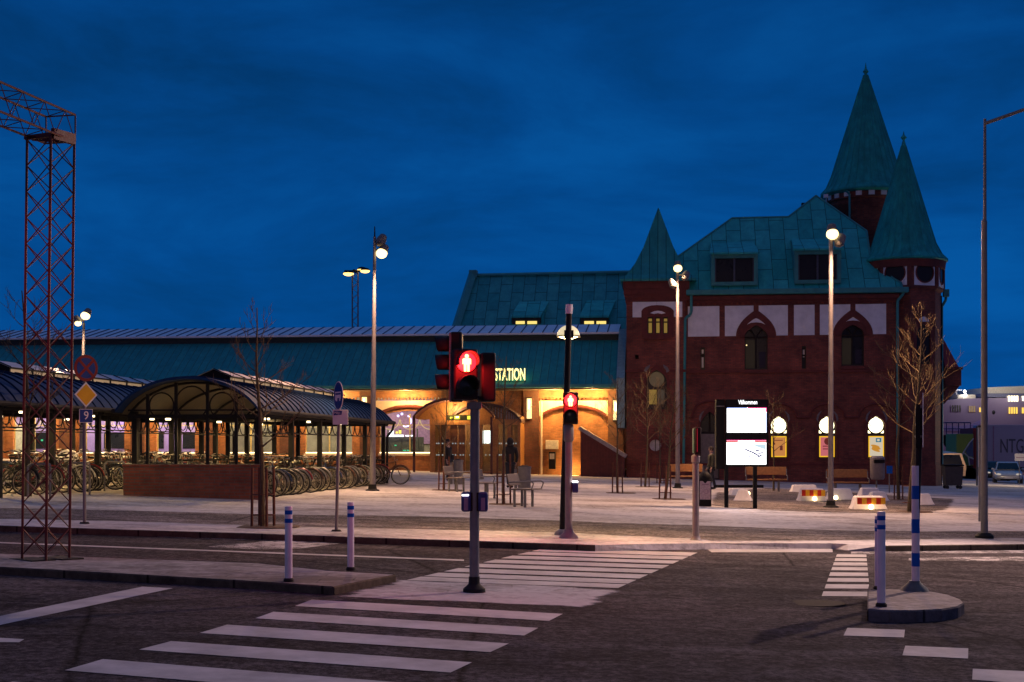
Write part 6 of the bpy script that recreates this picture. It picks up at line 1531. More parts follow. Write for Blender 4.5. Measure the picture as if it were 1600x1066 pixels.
# ------------------------------------------------------------------ display board
b = G(1157, 794); s = b.y / F
t = thing('display_board', 'black information display with two glowing white screens on two legs', 'display board', b, -0.05)
zb0 = 0.0
for x in (1135, 1179.5): obj('leg', MB().b2((LP(x - 3, 0).x, -0.05, -0.1), (LP(x + 3, 0).x, 0.07, LP(0, 728).z)), M_BLACK, t)
obj('cross_beam', MB().b2((LP(1118, 0).x, 0.4, LP(0, 763).z), (LP(1196, 0).x, 0.5, LP(0, 758.5).z)), M_BLACK, t)
x0, x1 = LP(1134, 0).x, LP(1200, 0).x
fr = obj('frame', MB().plate([(x0, LP(0, 729.5).z), (x0, LP(0, 634).z), (x1, LP(0, 634).z), (x1, LP(0, 729.5).z)], [[(LP(1135.6, 0).x, LP(0, 676).z), (LP(1135.6, 0).x, LP(0, 637).z), (LP(1197.3, 0).x, LP(0, 637).z), (LP(1197.3, 0).x, LP(0, 676).z)],
   [(LP(1135, 0).x, LP(0, 726).z), (LP(1135, 0).x, LP(0, 687.5).z), (LP(1196.7, 0).x, LP(0, 687.5).z), (LP(1196.7, 0).x, LP(0, 726).z)]], -0.06, 0.1), M_BLACK, t, flat=True)
obj('header', MB().b2((x0, -0.06, LP(0, 634).z + 0.002), (x1, 0.16, LP(0, 624.5).z)), M_BLACK, t)
obj('back', MB().b2((x0, 0.101, LP(0, 729).z), (x1, 0.16, LP(0, 634).z)), M_BLACK, t)
obj('side_box', MB().b2((LP(1119.5, 0).x, 0.05, LP(0, 733).z), (LP(1133, 0).x, 0.4, LP(0, 624).z)), M_BLACK, t)
obj('side_trim', MB().b2((LP(1119.5, 0).x, 0.03, LP(0, 635.3).z), (LP(1132.5, 0).x, 0.05, LP(0, 634).z)), M_PINKGREY, t)
def scr(xa, xb, ya, yb6, mat, name, y=-0.02): return obj(name, MB().b2((LP(xa, 0).x, y, LP(0, yb6).z), (LP(xb, 0).x, y + 0.02, LP(0, ya).z)), mat, t)
s1 = scr(1135.6, 1197.3, 637, 676, E_SCREEN, 'screen')
obj('red_border', MB().b2((LP(1168, 0).x, -0.03, LP(0, 638.3).z), (LP(1197.3, 0).x, -0.021, LP(0, 637).z)).b2((LP(1196, 0).x, -0.03, LP(0, 644).z), (LP(1197.3, 0).x, -0.021, LP(0, 638.4).z)), emit('screen_magenta', (0.9, 0.03, 0.25), 1.2), s1)
obj('blue_border', MB().b2((LP(1135.6, 0).x, -0.03, LP(0, 638).z), (LP(1167, 0).x, -0.021, LP(0, 637).z)).b2((LP(1196.6, 0).x, -0.03, LP(0, 675.5).z), (LP(1197.3, 0).x, -0.021, LP(0, 645).z)), emit('screen_blue', (0.1, 0.25, 0.9), 1.0), s1)
s2 = scr(1135, 1196.7, 687.5, 726, E_SCREEN, 'screen')
obj('red_border', MB().b2((LP(1135, 0).x, -0.03, LP(0, 688.6).z), (LP(1196.7, 0).x, -0.021, LP(0, 687.5).z)), bpy.data.materials['screen_magenta'], s2)
obj('pink_tabs', MB().b2((LP(1135, 0).x, -0.03, LP(0, 691.5).z), (LP(1153, 0).x, -0.021, LP(0, 688.7).z)).b2((LP(1179, 0).x, -0.03, LP(0, 691.5).z), (LP(1196.7, 0).x, -0.021, LP(0, 688.7).z)), emit('screen_pink', (0.85, 0.2, 0.2), 1.0), s2)
mp_ = MB()
for (x, y, l, an) in ((1172, 705.5, 0.3, -0.4), (1181, 710, 0.16, -0.5), (1188, 708, 0.14, 0.1), (1187, 712.5, 0.12, 0.5), (1183, 704, 0.1, 0.2), (1171, 714, 0.04, 0.2), (1186, 716, 0.03, 1.2)):
    p = LP(x, y); mp_.box((p.x, -0.025, p.z), (l, 0.006, 0.04), M=Matrix.Rotation(-an, 3, 'Y'))
obj('map_lines', mp_, emit('screen_navy', (0.12, 0.13, 0.4), 0.5), s2)
obj('map_sea', MB().plate([(LP(1172, 0).x, LP(0, 694).z), (LP(1196, 0).x, LP(0, 694).z), (LP(1196, 0).x, LP(0, 703).z), (LP(1184, 0).x, LP(0, 699).z)], (), -0.024, -0.0215), emit('screen_pale', (0.62, 0.8, 0.9), 1.0), s2)
c = LP(1168, 629); tt = text('header_text', 'Välkommen', E_HEADER, t, (c.x, -0.065, c.z), 0.16, ext=0.003, bold=0.004); fitx(tt, LP(1182.5, 0).x - LP(1153, 0).x)
lamp('screen_light', b + Vector((0, -0.25, LP(0, 683).z)), 60, (0.9, 0.85, 1.0), 0.3, 'AREA', rot=(PI / 2, 0, PI), size=(1.0, 1.3))

# ------------------------------------------------------------------ benches, bins, boxes
def steel_bench(label, px, py, rz, L=0.8):
    t = thing('steel_bench', label, 'bench', G(px, py), rz, 'steel benches on the snowy square')
    obj('seat', MB().b2((-L / 2, -0.36, 0.43), (L / 2, 0.24, 0.46)), M_STEELSEAT, t, bevel=0.01)
    obj('backrest', MB().box((0, 0.27, 0.68), (L, 0.03, 0.3), M=Matrix.Rotation(-0.25, 3, 'X')), M_STEELSEAT, t, bevel=0.01)
    for x in (-L / 2 + 0.12, L / 2 - 0.12): obj('leg', MB().tube((x, -0.14, -0.03), (x, -0.14, 0.43), 0.035, n=10).tube((x, 0.14, -0.03), (x, 0.14, 0.43), 0.035, n=10), M_GALV, t)
    for x in (-L / 2 + 0.02, L / 2 - 0.02): obj('armrest', MB().path([Vector((x, 0.24, 0.62)), Vector((x, -0.34, 0.64)), Vector((x, -0.4, 0.6)), Vector((x, -0.34, 0.44))], 0.018, 8), M_GALV, t)
    return t
steel_bench('steel bench with armrest in front of the right cylindrical bin', 818, 792, 1.22)
steel_bench('steel bench partly hidden behind the near signal post', 760, 779, 1.22)
steel_bench('steel bench left of the near signal post by the left cylindrical bin', 713, 768, 1.22)
def wood_bench(label, px0, px1, py, pyt):
    b = G((px0 + px1) / 2, py); L = (px1 - px0) * b.y / F
    t = thing('wooden_bench', label, 'bench', b, -TH, 'wooden benches along the station house')
    zt = 0.98
    obj('backrest', MB().box((0, 0.22, zt - 0.17), (L, 0.05, 0.32), M=Matrix.Rotation(-0.18, 3, 'X')), M_WOOD, t, bevel=0.01)
    obj('seat', MB().b2((-L / 2, -0.24, 0.44), (L / 2, -0.06, 0.49)).b2((-L / 2, -0.03, 0.44), (L / 2, 0.16, 0.49)), M_WOOD, t, bevel=0.01)
    for x in (-L * 0.3, L * 0.3): obj('leg', MB().b2((x - 0.03, -0.18, -0.03), (x + 0.03, -0.12, 0.44)).b2((x - 0.03, 0.1, -0.03), (x + 0.03, 0.16, 0.44)), M_GALV, t)
    for x in (-L / 2, L / 2): obj('armrest', MB().path([Vector((x, 0.2, 0.9)), Vector((x, 0.18, 0.64)), Vector((x, -0.22, 0.62)), Vector((x, -0.24, 0.45))], 0.022, 8), M_GALV, t)
wood_bench('wooden bench against the square tower behind the bare saplings', 1046, 1098, 762, 733)
wood_bench('wooden bench under the left lit window behind the display board legs', 1166, 1229, 768, 737)
wood_bench('wooden bench under the middle lit window behind the white barriers', 1293, 1356, 773, 740)
def cyl_bin(label, px, y0, y1, w_):
    b = G(px, y1); H = post_height(b, px, y0); r = w_ / 2 * b.y / F
    t = thing('litter_bin', label, 'litter bin', b)
    obj('drum', MB().lathe([(r * 0.95, 0), (r, 0.05), (r, H * 0.92), (r * 1.07, H * 0.93), (r * 1.07, H), (r * 0.9, H)], (0, 0, 0), 22), M_GALV, t)
    obj('lid', MB().lathe([(r * 0.6, H * 0.99), (r * 0.92, H + 0.005), (r * 0.3, H + 0.04), (0.02, H + 0.045)], (0, 0, 0), 22), M_DARKMET, t)
    obj('post', MB().b2((-r - 0.13, -0.05, 0), (-r - 0.03, 0.05, H * 0.9)), M_GALV, t)
cyl_bin('cylindrical steel bin behind the bench right of the signal post', 819.5, 729, 766, 20)
cyl_bin('cylindrical steel bin behind the bench left of the signal post', 716, 719, 757, 15)
b = G(1371, 775); s = b.y / F
t = thing('litter_bin', 'grey litter bin hung on a thin post under the rightmost lit window', 'litter bin', b)
obj('post', MB().tube((0.02, 0.2, 0), (0.02, 0.2, post_height(b, 1371, 716)), 0.03, n=8), M_GALV, t)
obj('drum', MB().lathe([(0.22, 0.62), (0.27, 0.7), (0.28, 1.45), (0.2, 1.52)], (0, 0, 0), 18), M_PINKGREY, t)
obj('opening', MB().b2((-0.2, -0.3, 1.25), (0.2, -0.2, 1.38)), M_BLACK, t)
b = G(1101.5, 791); s = b.y / F; H = post_height(b, 1100, 735)
t = thing('waste_station', 'black waste station with pale poster panel behind the edge-on signal', 'litter bin', b, -0.1)
obj('body', MB().b2((-0.17, -0.16, 0), (0.17, 0.16, H * 0.74)), M_BLACK, t, bevel=0.015)
obj('hood', MB().ball((0, 0, H * 0.74), 0.2, 16, 8, (1, 0.95, 1.15)), M_BLACK, t)
obj('poster_panel', MB().b2((-0.145, -0.172, H * 0.19), (0.145, -0.161, H * 0.7)), plain('pale_pink_panel', (0.5, 0.36, 0.42), 0.5, scale=18, var=0.3), t)
pm = MB().b2((-0.09, -0.18, H * 0.6), (0.1, -0.1725, H * 0.63))
pm.torus((0.02, -0.176, H * 0.42), 0.06, 0.008, 12, 4); obj('poster_print', pm, M_LILAC, t)
b = G(1390, 770); t = thing('small_sign', 'small blue plate on a stake beside the house corner', 'sign', b)
obj('stake', MB().b2((-0.02, 0.02, 0), (0.02, 0.06, 1.1)), M_GALV, t); z = LP(0, 734).z; obj('plate', MB().b2((-0.12, 0, z - 0.16), (0.12, 0.018, z + 0.16)), M_BLUEBAND, t)

# ------------------------------------------------------------------ white roadwork barriers
def barrier(label, px, py, w_, hpx, rz, board=False, light=None):
    b = G(px, py); s = b.y / F; L = w_ * s; H = hpx * s * 1.05
    t = thing('barrier', label, 'barrier', b, rz, 'white roadwork barriers in front of the station house')
    d0, d1 = 0.3, 0.13
    m = MB().add([(-L / 2, -d0, 0.0), (L / 2, -d0, 0.0), (L / 2, d0, 0.0), (-L / 2, d0, 0.0), (-L / 2 + 0.05, -d0 + 0.05, H * 0.25), (L / 2 - 0.05, -d0 + 0.05, H * 0.25), (L / 2 - 0.05, d0 - 0.05, H * 0.25), (-L / 2 + 0.05, d0 - 0.05, H * 0.25),
                  (-L / 2 + 0.12, -d1, H), (L / 2 - 0.12, -d1, H), (L / 2 - 0.12, d1, H), (-L / 2 + 0.12, d1, H)],
                 [(0, 1, 5, 4), (1, 2, 6, 5), (2, 3, 7, 6), (3, 0, 4, 7), (4, 5, 9, 8), (5, 6, 10, 9), (6, 7, 11, 10), (7, 4, 8, 11), (8, 9, 10, 11), (0, 3, 2, 1)])
    obj('body', m, M_CONCWHITE, t, bevel=0.03)
    if board:
        bd = obj('striped_board', MB().b2((-L * 0.37, -d0 - 0.09, H * 0.42), (L * 0.40, -d0 - 0.06, H * 0.9)), M_HIYEL, t)
        rs = MB(); n_ = 5
        for q in range(0, n_ + 1, 1):
            if q % 2 == 0:
                x0_ = -L * 0.37 + L * 0.77 * q / (n_ + 0.0) * 0.84; rs.b2((x0_, -d0 - 0.096, H * 0.42), (x0_ + L * 0.77 / n_ * 0.82, -d0 - 0.0905, H * 0.9))
        obj('red_stripes', rs, M_HIRED, bd)
    if light is not None:
        obj('warning_lamp', MB().ball((light, -d0 - 0.12, H * 0.1 + 0.05), 0.075, 12, 8), emit('warning_lamp', (1.0, 0.75, 0.36), 7) if 'warning_lamp' not in bpy.data.materials else bpy.data.materials['warning_lamp'], t)
        lamp('warning_light', b + Vector((light, -d0 - 0.8, 0.2)), 2.2, (1.0, 0.75, 0.42), 0.06)
    return t
barrier('white barrier with striped board and lamp nearest the road, right of the lamp post', 1356, 796, 56, 20, -0.05, True, 0.0)
barrier('white barrier with striped board and lamp left of the lamp post', 1268, 783, 46, 19, -0.1, True, 0.05)
barrier('plain white barrier at the left rear of the group', 1256, 769, 44, 11, -0.05)
barrier('plain white barrier just right of the lamp post with low lamp', 1312, 781, 42, 17, 0.1, False, -0.28)
barrier('low plain white barrier behind the striped one nearest the road', 1371, 783, 32, 14, 0.05)
barrier('plain white barrier rearmost of the pair behind the striped one', 1358, 777, 36, 14, 0.05)
barrier('white barrier standing alone right of the banded post', 1443, 789, 27, 17, 0.1)
barrier('rounded white barrier end seen between the display board legs', 1161, 783, 17, 17, 1.2)
barrier('white barrier behind the display board left leg with low lamp', 1153, 774, 30, 10, 0.1, False, 0.25)
# ------------------------------------------------------------------ bare trees with stakes
def tree(label, px, py, ytop, seed, spread=0.35, stakes=3, r0=0.05, first=0.32, lean=0.0, dens=1.0, stake_h=1.0, group=None, twig=None):
    b = G(px, py); H = post_height(b, px, ytop); rn = random.Random(seed)
    t = thing('bare_tree', label, 'tree', b)
    tr_ = MB(); tw = MB()
    n = 10; pts = []; x = y = 0.0
    for i in range(n + 1):
        f = i / n
        pts.append(Vector((lean * f + x, y, H * 0.93 * f))); x += rn.uniform(-1, 1) * 0.035 * H / 6; y += rn.uniform(-1, 1) * 0.03 * H / 6
    for i in range(n): tr_.tube(pts[i], pts[i + 1], r0 * (1 - 0.9 * i / n) + 0.004, r0 * (1 - 0.9 * (i + 1) / n) + 0.004, 7, cap=False)
    obj('trunk', tr_, M_BARK, t)
    def branch(p, d, L, r, depth):
        k = 4; q = p
        for i in range(k):
            d = (d + Vector((rn.uniform(-.18, .18), rn.uniform(-.18, .18), rn.uniform(-0.02, .22)))).normalized()
            q2 = q + d * (L / k); tw.tube(q, q2, max(0.0028, r * (1 - 0.75 * i / k)), max(0.0025, r * (1 - 0.75 * (i + 1) / k)), 4, cap=False)
            if depth > 0 and i > 0:
                for _ in range(2 if rn.random() < 0.6 * dens else 1):
                    a = rn.uniform(0, 2 * PI); dd = (d + Vector((math.cos(a), math.sin(a), rn.uniform(0, .5))) * rn.uniform(0.5, 0.9)).normalized()
                    branch(q2, dd, L * rn.uniform(0.35, 0.6), r * 0.5, depth - 1)
            q = q2
    nb = int(15 * dens) + 5
    for i in range(nb):
        f = first + (0.95 - first) * i / nb + rn.uniform(-0.02, 0.02)
        j = min(n - 1, int(f / 1.0 * n)); p = pts[j].lerp(pts[j + 1], f * n - j)
        a = i * 2.4 + rn.uniform(-.4, .4); d = Vector((math.cos(a), math.sin(a), rn.uniform(0.35, 0.9))).normalized()
        branch(p, d, H * spread * (1.05 - f) * rn.uniform(0.6, 1.15) + 0.25, r0 * 0.38 * (1.1 - f) + 0.003, 2)
    obj('crown', tw, plain('lit_twig', twig, 0.9, var=0.4, scale=20) if twig else M_TWIG, t)  # lamplight is put into this tree's lighter, more golden twig colour
    if stakes:
        g = thing('tree_stakes', 'stakes round the ' + label, 'tree stakes', b)
        for k in range(stakes):
            a = 2 * PI * k / stakes + 0.5
            r_ = 0.2
            obj('stake', MB().tube((r_ * math.cos(a), r_ * math.sin(a), -0.05), (r_ * math.cos(a) * 0.95, r_ * math.sin(a) * 0.95, stake_h), 0.025, n=8), M_CORTEN, g)
        obj('tie_ring', MB().torus((0, 0, stake_h * 0.55), 0.2, 0.007, 18, 4, Matrix.Rotation(PI / 2, 3, 'X')).torus((0, 0, stake_h * 0.2), 0.2, 0.007, 18, 4, Matrix.Rotation(PI / 2, 3, 'X')), M_CORTEN, g)
        obj('root_grate', MB().lathe([(0.01, 0.012), (0.62, 0.01), (0.64, 0.0)], (0, 0, 0), 20, cap=False), plain('bare_soil', (0.09, 0.045, 0.025), 0.9) if 'bare_soil' not in bpy.data.materials else bpy.data.materials['bare_soil'], g)
tree('bare young tree beside the brick shelter wall by the road', 411, 823, 455, 11, 0.24, 4, 0.05, 0.36, -0.12, 0.75, 1.02)
tree('bare tree before the corner turret, largest of the square', 1421, 800, 452, 5, 0.29, 1, 0.065, 0.36, 0.33, 1.1, 1.3, twig=(0.15, 0.098, 0.042))
tree('slim dark tree just behind the largest bare tree', 1404, 781, 500, 8, 0.26, 2, 0.06, 0.45, 0.1, 0.5, 1.2)
tree('slender bare tree in front of the boarded stair cover', 965, 770.5, 575, 21, 0.26, 3, 0.04, 0.42, 0.02, 0.9, 1.05)
tree('bare sapling against the square tower, left one', 1008, 761, 570, 23, 0.28, 2, 0.045, 0.4, 0.1, 1.0, 1.0)
tree('bare sapling before the square tower, nearest the lamp post', 1039.5, 780, 590, 29, 0.3, 3, 0.045, 0.42, 0.3, 1.0, 1.05)
tree('bare sapling close to the tower wall under the porthole', 1032, 755, 600, 31, 0.26, 2, 0.04, 0.42, 0.1, 0.7, 1.0)
tree('bare sapling by the left bench before the porch', 693.5, 766, 588, 41, 0.26, 3, 0.04, 0.42, 0.1, 0.8, 1.1)
tree('bare tall sapling right of the near signal post', 787, 788, 540, 43, 0.2, 3, 0.045, 0.5, 0.12, 0.7, 1.3)
tree('thin bare tree before the left lit window', 1209, 767, 600, 47, 0.3, 0, 0.04, 0.4, 0.05, 0.7)
tree('dark bare tree at the left edge behind the lattice mast', 44, 776, 430, 53, 0.3, 0, 0.085, 0.3, -0.2, 0.7)

# ------------------------------------------------------------------ people
def skin_mesh(name, joints, edges, mat, parent, root=0, sub=1):
    me = bpy.data.meshes.new(name); me.from_pydata([j[0] for j in joints], edges, []); me.update()
    o = bpy.data.objects.new(name, me); COL.objects.link(o); o.parent = parent
    sk = o.modifiers.new('skin', 'SKIN'); sk.use_smooth_shade = True
    for i, j in enumerate(joints):
        r = j[1]; me.skin_vertices[0].data[i].radius = r if isinstance(r, tuple) else (r, r)
        me.skin_vertices[0].data[i].use_root = (i == root)
    sb = o.modifiers.new('sub', 'SUBSURF'); sb.levels = sub; sb.render_levels = sub
    dg = bpy.context.evaluated_depsgraph_get(); m2 = bpy.data.meshes.new_from_object(o.evaluated_get(dg)); m2.name = name
    o.modifiers.clear(); o.data = m2; m2.materials.clear(); m2.materials.append(mat)
    m2.polygons.foreach_set('use_smooth', [True] * len(m2.polygons)); return o
def person(label, base, rz, H=1.76, stride=0.0, hood=False, coat=None, arms=(0.0, 0.0), bag=False):
    k = H / 1.76
    t = thing('person', label, 'person', base, rz)
    V = lambda x, y, z: (x * k, y * k, z * k)
    # x sideways, -y the way the figure faces
    J = [(V(0, 0, 0.95), (0.14, 0.10)), (V(0, 0, 1.12), (0.125, 0.09)), (V(0, 0.01, 1.33), (0.15, 0.105)), (V(0, 0.015, 1.45), (0.08, 0.07)), (V(0, 0, 1.52), 0.052), (V(0, -0.015, 1.6), (0.068, 0.08)), (V(0, -0.01, 1.69), (0.075, 0.092)), (V(0, -0.005, 1.75), (0.045, 0.055))]
    E = [(i, i + 1) for i in range(7)]
    def limb(pts, start):
        i0 = start
        for p, r in pts:
            J.append((V(*p), r)); E.append((i0, len(J) - 1)); i0 = len(J) - 1
        return i0
    hips = []
    for s, st in ((-1, stride), (1, -stride)):
        limb([((s * 0.09, 0, 0.9), 0.085), ((s * 0.10, -st * 0.5 - 0.02, 0.5), 0.055), ((s * 0.10, -st * 0.9 + 0.02 + max(0, -st) * 0.15, 0.09 + max(0, -st) * 0.12), 0.038), ((s * 0.105, -st * 0.9 - 0.13, 0.04 + max(0, -st) * 0.03), (0.04, 0.03))], 0)
    for s, sw in ((-1, arms[0]), (1, arms[1])):
        h = limb([((s * 0.19, 0.015, 1.40), 0.058), ((s * 0.25, 0.03 - sw * 0.3, 1.12), 0.042), ((s * 0.24, -0.04 - sw, 0.89), 0.030), ((s * 0.24, -0.06 - sw * 1.15, 0.82), (0.036, 0.02))], 2)
        hx, hy, hz = s * 0.24, -0.06 - sw * 1.15, 0.82
        for q, (dy, L) in enumerate(((-0.03, 0.075), (-0.01, 0.085), (0.01, 0.08), (0.028, 0.062))):
            limb([((hx, hy + dy, hz - 0.035), 0.009), ((hx - s * 0.012, hy + dy - 0.006, hz - 0.035 - L * 0.55), 0.008), ((hx - s * 0.03, hy + dy - 0.01, hz - 0.035 - L), 0.007)], h)
        limb([((hx - s * 0.012, hy - 0.045, hz + 0.0), 0.010), ((hx - s * 0.03, hy - 0.06, hz - 0.04), 0.008)], h)
    skin_mesh('body', J, E, M_SKIN, t)
    # face
    f = MB().ball(V(0, -0.105, 1.625), 0.016 * k, 8, 6, (0.8, 1.2, 1.5)); obj('nose', f, M_SKIN, t)
    e_ = MB().ball(V(-0.03, -0.09, 1.655), 0.011 * k, 8, 6).ball(V(0.03, -0.09, 1.655), 0.011 * k, 8, 6).b2(V(-0.022, -0.095, 1.578), V(0.022, -0.085, 1.586)); obj('eyes_and_mouth', e_, M_HAIR, t)
    ea = MB().ball(V(-0.078, 0.0, 1.64), 0.03 * k, 8, 6, (0.35, 0.7, 1)).ball(V(0.078, 0.0, 1.64), 0.03 * k, 8, 6, (0.35, 0.7, 1)); obj('ears', ea, M_SKIN, t)
    obj('hair', MB().ball(V(0, 0.018, 1.675), 0.098 * k, 14, 10, (0.92, 1.05, 1.02)), M_HAIR, t)
    if hood: obj('hood', MB().ball(V(0, 0.03, 1.645), 0.128 * k, 14, 10, (0.95, 1.02, 1.15)).ball(V(0, 0.06, 1.5), 0.12 * k, 12, 8, (1.1, 0.8, 0.6)), coat or M_JACKET, t)
    # clothes
    cj = [(V(0, 0, 0.86), (0.185, 0.145)), (V(0, 0, 1.0), (0.17, 0.135)), (V(0, 0.0, 1.2), (0.165, 0.125)), (V(0, 0.01, 1.36), (0.175, 0.125)), (V(0, 0.01, 1.47), (0.09, 0.085))]
    ce = [(0, 1), (1, 2), (2, 3), (3, 4)]
    for s, sw in ((-1, arms[0]), (1, arms[1])):
        i0 = 3
        for p, r in (((s * 0.2, 0.015, 1.395), 0.08), ((s * 0.255, 0.03 - sw * 0.3, 1.12), 0.066), ((s * 0.243, -0.04 - sw, 0.9), 0.052)):
            cj.append((V(*p), r)); ce.append((i0, len(cj) - 1)); i0 = len(cj) - 1
    skin_mesh('jacket', cj, ce, coat or M_JACKET, t)
    lj = [(V(0, 0, 0.93), (0.15, 0.115))]; le = []
    for s, st in ((-1, stride), (1, -stride)):
        i0 = 0
        for p, r in (((s * 0.09, 0, 0.85), 0.1), ((s * 0.10, -st * 0.5 - 0.02, 0.5), 0.074), ((s * 0.10, -st * 0.9 + 0.02 + max(0, -st) * 0.15, 0.1 + max(0, -st) * 0.12), 0.06)):
            lj.append((V(*p), r)); le.append((i0, len(lj) - 1)); i0 = len(lj) - 1
        obj('shoe', MB().ball(V(s * 0.105, -st * 0.9 - 0.06, 0.05 + max(0, -st) * 0.08), 0.075 * k, 12, 8, (0.65, 1.75, 0.62)), M_BLACK, t)
    skin_mesh('trousers', lj, le, M_JEANS, t)
    if bag: obj('shoulder_bag', MB().box(V(0.24, 0.05, 0.95), (0.14, 0.34, 0.3)).path([Vector(V(0.2, 0.05, 1.1)), Vector(V(0.1, 0.08, 1.45)), Vector(V(-0.1, 0.02, 1.45))], 0.012, 5), M_JACKET, t)
    return t
person('person in black hooded jacket and dark jeans walking away past the right bin', G(797, 763), PI + 0.15, 1.8, 0.26, True, None, (0.1, -0.1))
person('person in dark clothes standing by the porch doors left of the signal post', G(700, 752), 1.1, 1.74, 0.08, False, None, (0.03, 0.03), True)
person('person in olive coat standing sideways behind the waste station', G(1111, 765), -PI / 2 + 0.1, 1.72, 0.12, False, M_OLIVE, (0.05, 0.0))

# ------------------------------------------------------------------ car on the right
def car(label, base, rz, body, group=None, scale=1.0):
    t = thing('parked_car', label, 'car', base, rz)
    # x along the car (front at +x), y across
    prof = [(-2.05, 0.42, 0.78, 0.80), (-1.95, 0.30, 1.00, 0.84), (-1.3, 0.28, 1.03, 0.88), (0.0, 0.28, 0.99, 0.89), (0.95, 0.28, 0.97, 0.89), (1.6, 0.30, 0.86, 0.86), (2.0, 0.34, 0.72, 0.78), (2.15, 0.42, 0.58, 0.66)]
    vs = []; n = 12
    for x, zb_, zt, hw in prof:
        for j in range(n):
            a = 2 * PI * j / n + PI / n; cx_ = math.copysign(abs(math.cos(a)) ** 0.35, math.cos(a)); cz_ = math.copysign(abs(math.sin(a)) ** 0.45, math.sin(a))
            vs.append((x, hw * cx_, (zb_ + zt) / 2 + (zt - zb_) / 2 * cz_))
    k = len(prof); fs = [(i * n + j, i * n + (j + 1) % n, (i + 1) * n + (j + 1) % n, (i + 1) * n + j) for i in range(k - 1) for j in range(n)] + [tuple(range(n)), tuple(range((k - 1) * n, k * n))]
    m = MB().add(vs, fs); pm = plain('car_paint', body, 0.3, 0.3, var=0.05) 
    bo = obj('body', m, pm, t, sharp=1.0)
    cab = [(-1.75, 0.98, 0.78), (-1.2, 1.42, 0.64), (-0.1, 1.49, 0.63), (0.35, 1.42, 0.62), (1.1, 0.96, 0.77)]
    vs = [(x, s * hw, z) for x, z, hw in cab for s in (-1, 1)]
    c = MB().add(vs, [(0, 1, 3, 2), (2, 3, 5, 4), (4, 5, 7, 6), (6, 7, 9, 8), (0, 2, 4, 6, 8), (1, 9, 7, 5, 3)])
    obj('roof', c, pm, t, bevel=0.03)
    def quad(f0, f1, e, name):
        (xa, za, ha), (xb, zb2, hb2) = f0, f1
        obj(name, MB().add([(xa + e[0], -ha * 0.9, za + e[1]), (xa + e[0], ha * 0.9, za + e[1]), (xb + e[0], hb2 * 0.9, zb2 + e[1]), (xb + e[0], -hb2 * 0.9, zb2 + e[1])], [(0, 1, 2, 3)]), M_DARKGLASS, t)
    quad((1.06, 0.995, 0.76), (0.38, 1.4, 0.63), (0.02, 0.015), 'windscreen'); quad((-1.7, 1.03, 0.76), (-1.22, 1.38, 0.65), (-0.02, 0.015), 'rear_window')
    for s in (-1, 1):
        sw = MB().add([(-1.5, s * 0.765, 1.03), (0.9, s * 0.775, 1.03), (0.34, s * 0.655, 1.36), (-1.1, s * 0.665, 1.36)], [(0, 1, 2, 3)]); obj('side_window', sw, M_DARKGLASS, t)
        obj('mirror', MB().ball((0.82, s * 0.92, 1.02), 0.1, 10, 7, (0.7, 1.1, 0.8)), pm, t)
        obj('headlight', MB().ball((1.93, s * 0.6, 0.66), 0.17, 12, 8, (0.75, 1.2, 0.6), Matrix.Rotation(s * 0.45, 3, 'Z')), emit('headlamp', (1.0, 0.85, 0.6), 0.35, (0.6, 0.6, 0.6), 0.15) if 'headlamp' not in bpy.data.materials else bpy.data.materials['headlamp'], t)
        for x in (-1.3, 1.35):
            w = obj('wheel', MB().lathe([(0.18, -0.1), (0.31, -0.1), (0.315, 0), (0.31, 0.1), (0.18, 0.1)], (x, s * 0.78, 0.315), 20, Matrix.Rotation(PI / 2, 3, 'X')), M_RUBBER, t)
            obj('rim', MB().lathe([(0.02, 0.07), (0.2, 0.105), (0.2, -0.105), (0.02, -0.07)], (x, s * 0.785, 0.315), 14, Matrix.Rotation(PI / 2, 3, 'X')), M_CHROME, w)
    g = MB().b2((2.02, -0.42, 0.5), (2.12, 0.42, 0.62)); obj('grille', g, M_BLACK, t); obj('lower_grille', MB().b2((2.0, -0.5, 0.33), (2.13, 0.5, 0.41)), M_BLACK, t)
    obj('number_plate', MB().b2((2.13, -0.26, 0.43), (2.17, 0.26, 0.5)), M_SIGNWHITE, t)
    obj('bumper_trim', MB().b2((1.98, -0.7, 0.405), (2.14, 0.7, 0.425)), M_BLACK, t)
    return t
P = G(1574, 757, 0.0)
car('silver hatchback parked facing the road at the right picture edge', P, -PI / 2 - 0.32, (0.55, 0.53, 0.5))
P2 = AT(1556, 740, 97); P2.z = gz(P2.x)
car('dark car partly hidden behind the silver hatchback', P2, -PI / 2 - 0.3, (0.02, 0.025, 0.03))
lamp('yard_light', AT(1585, 660, 78), 500, (1.0, 0.75, 0.45), 0.2)
# poles of that yard
for lab, px, y1, y0 in (('slim grey post just left of the tall road lamp', 1531, 815, 668), ('thin post behind the road lamp by the trucks', 1526.5, 759, 668)):
    b = G(px, y1); t = thing('slim_post', lab, 'post', b); H = post_height(b, px, y0); obj('pole', MB().tube((0, 0, 0), (0, 0, H), 0.035 if y1 > 800 else 0.05, n=10), M_GALV, t); obj('cap', MB().lathe([(0.05, 0), (0.05, 0.05)], (0, 0, H), 10), M_DARKMET, t)
b = AT(1593, 758, 84); b.z = gz(b.x); t = thing('yard_sign', 'white rectangular yard sign above the silver hatchback', 'sign', b)
zc = CAMZ + (HY - 715) / F * 84 - b.z
obj('post', MB().tube((0, 0.05, 0), (0, 0.05, zc), 0.03, n=8), M_GALV, t); obj('board', MB().b2((-0.3, 0, zc - 0.22), (0.6, 0.03, zc + 0.25)), M_SIGNWHITE, t)
obj('board_lines', MB().b2((-0.2, -0.006, zc - 0.02), (0.45, -0.001, zc + 0.02)), M_LILAC, t)
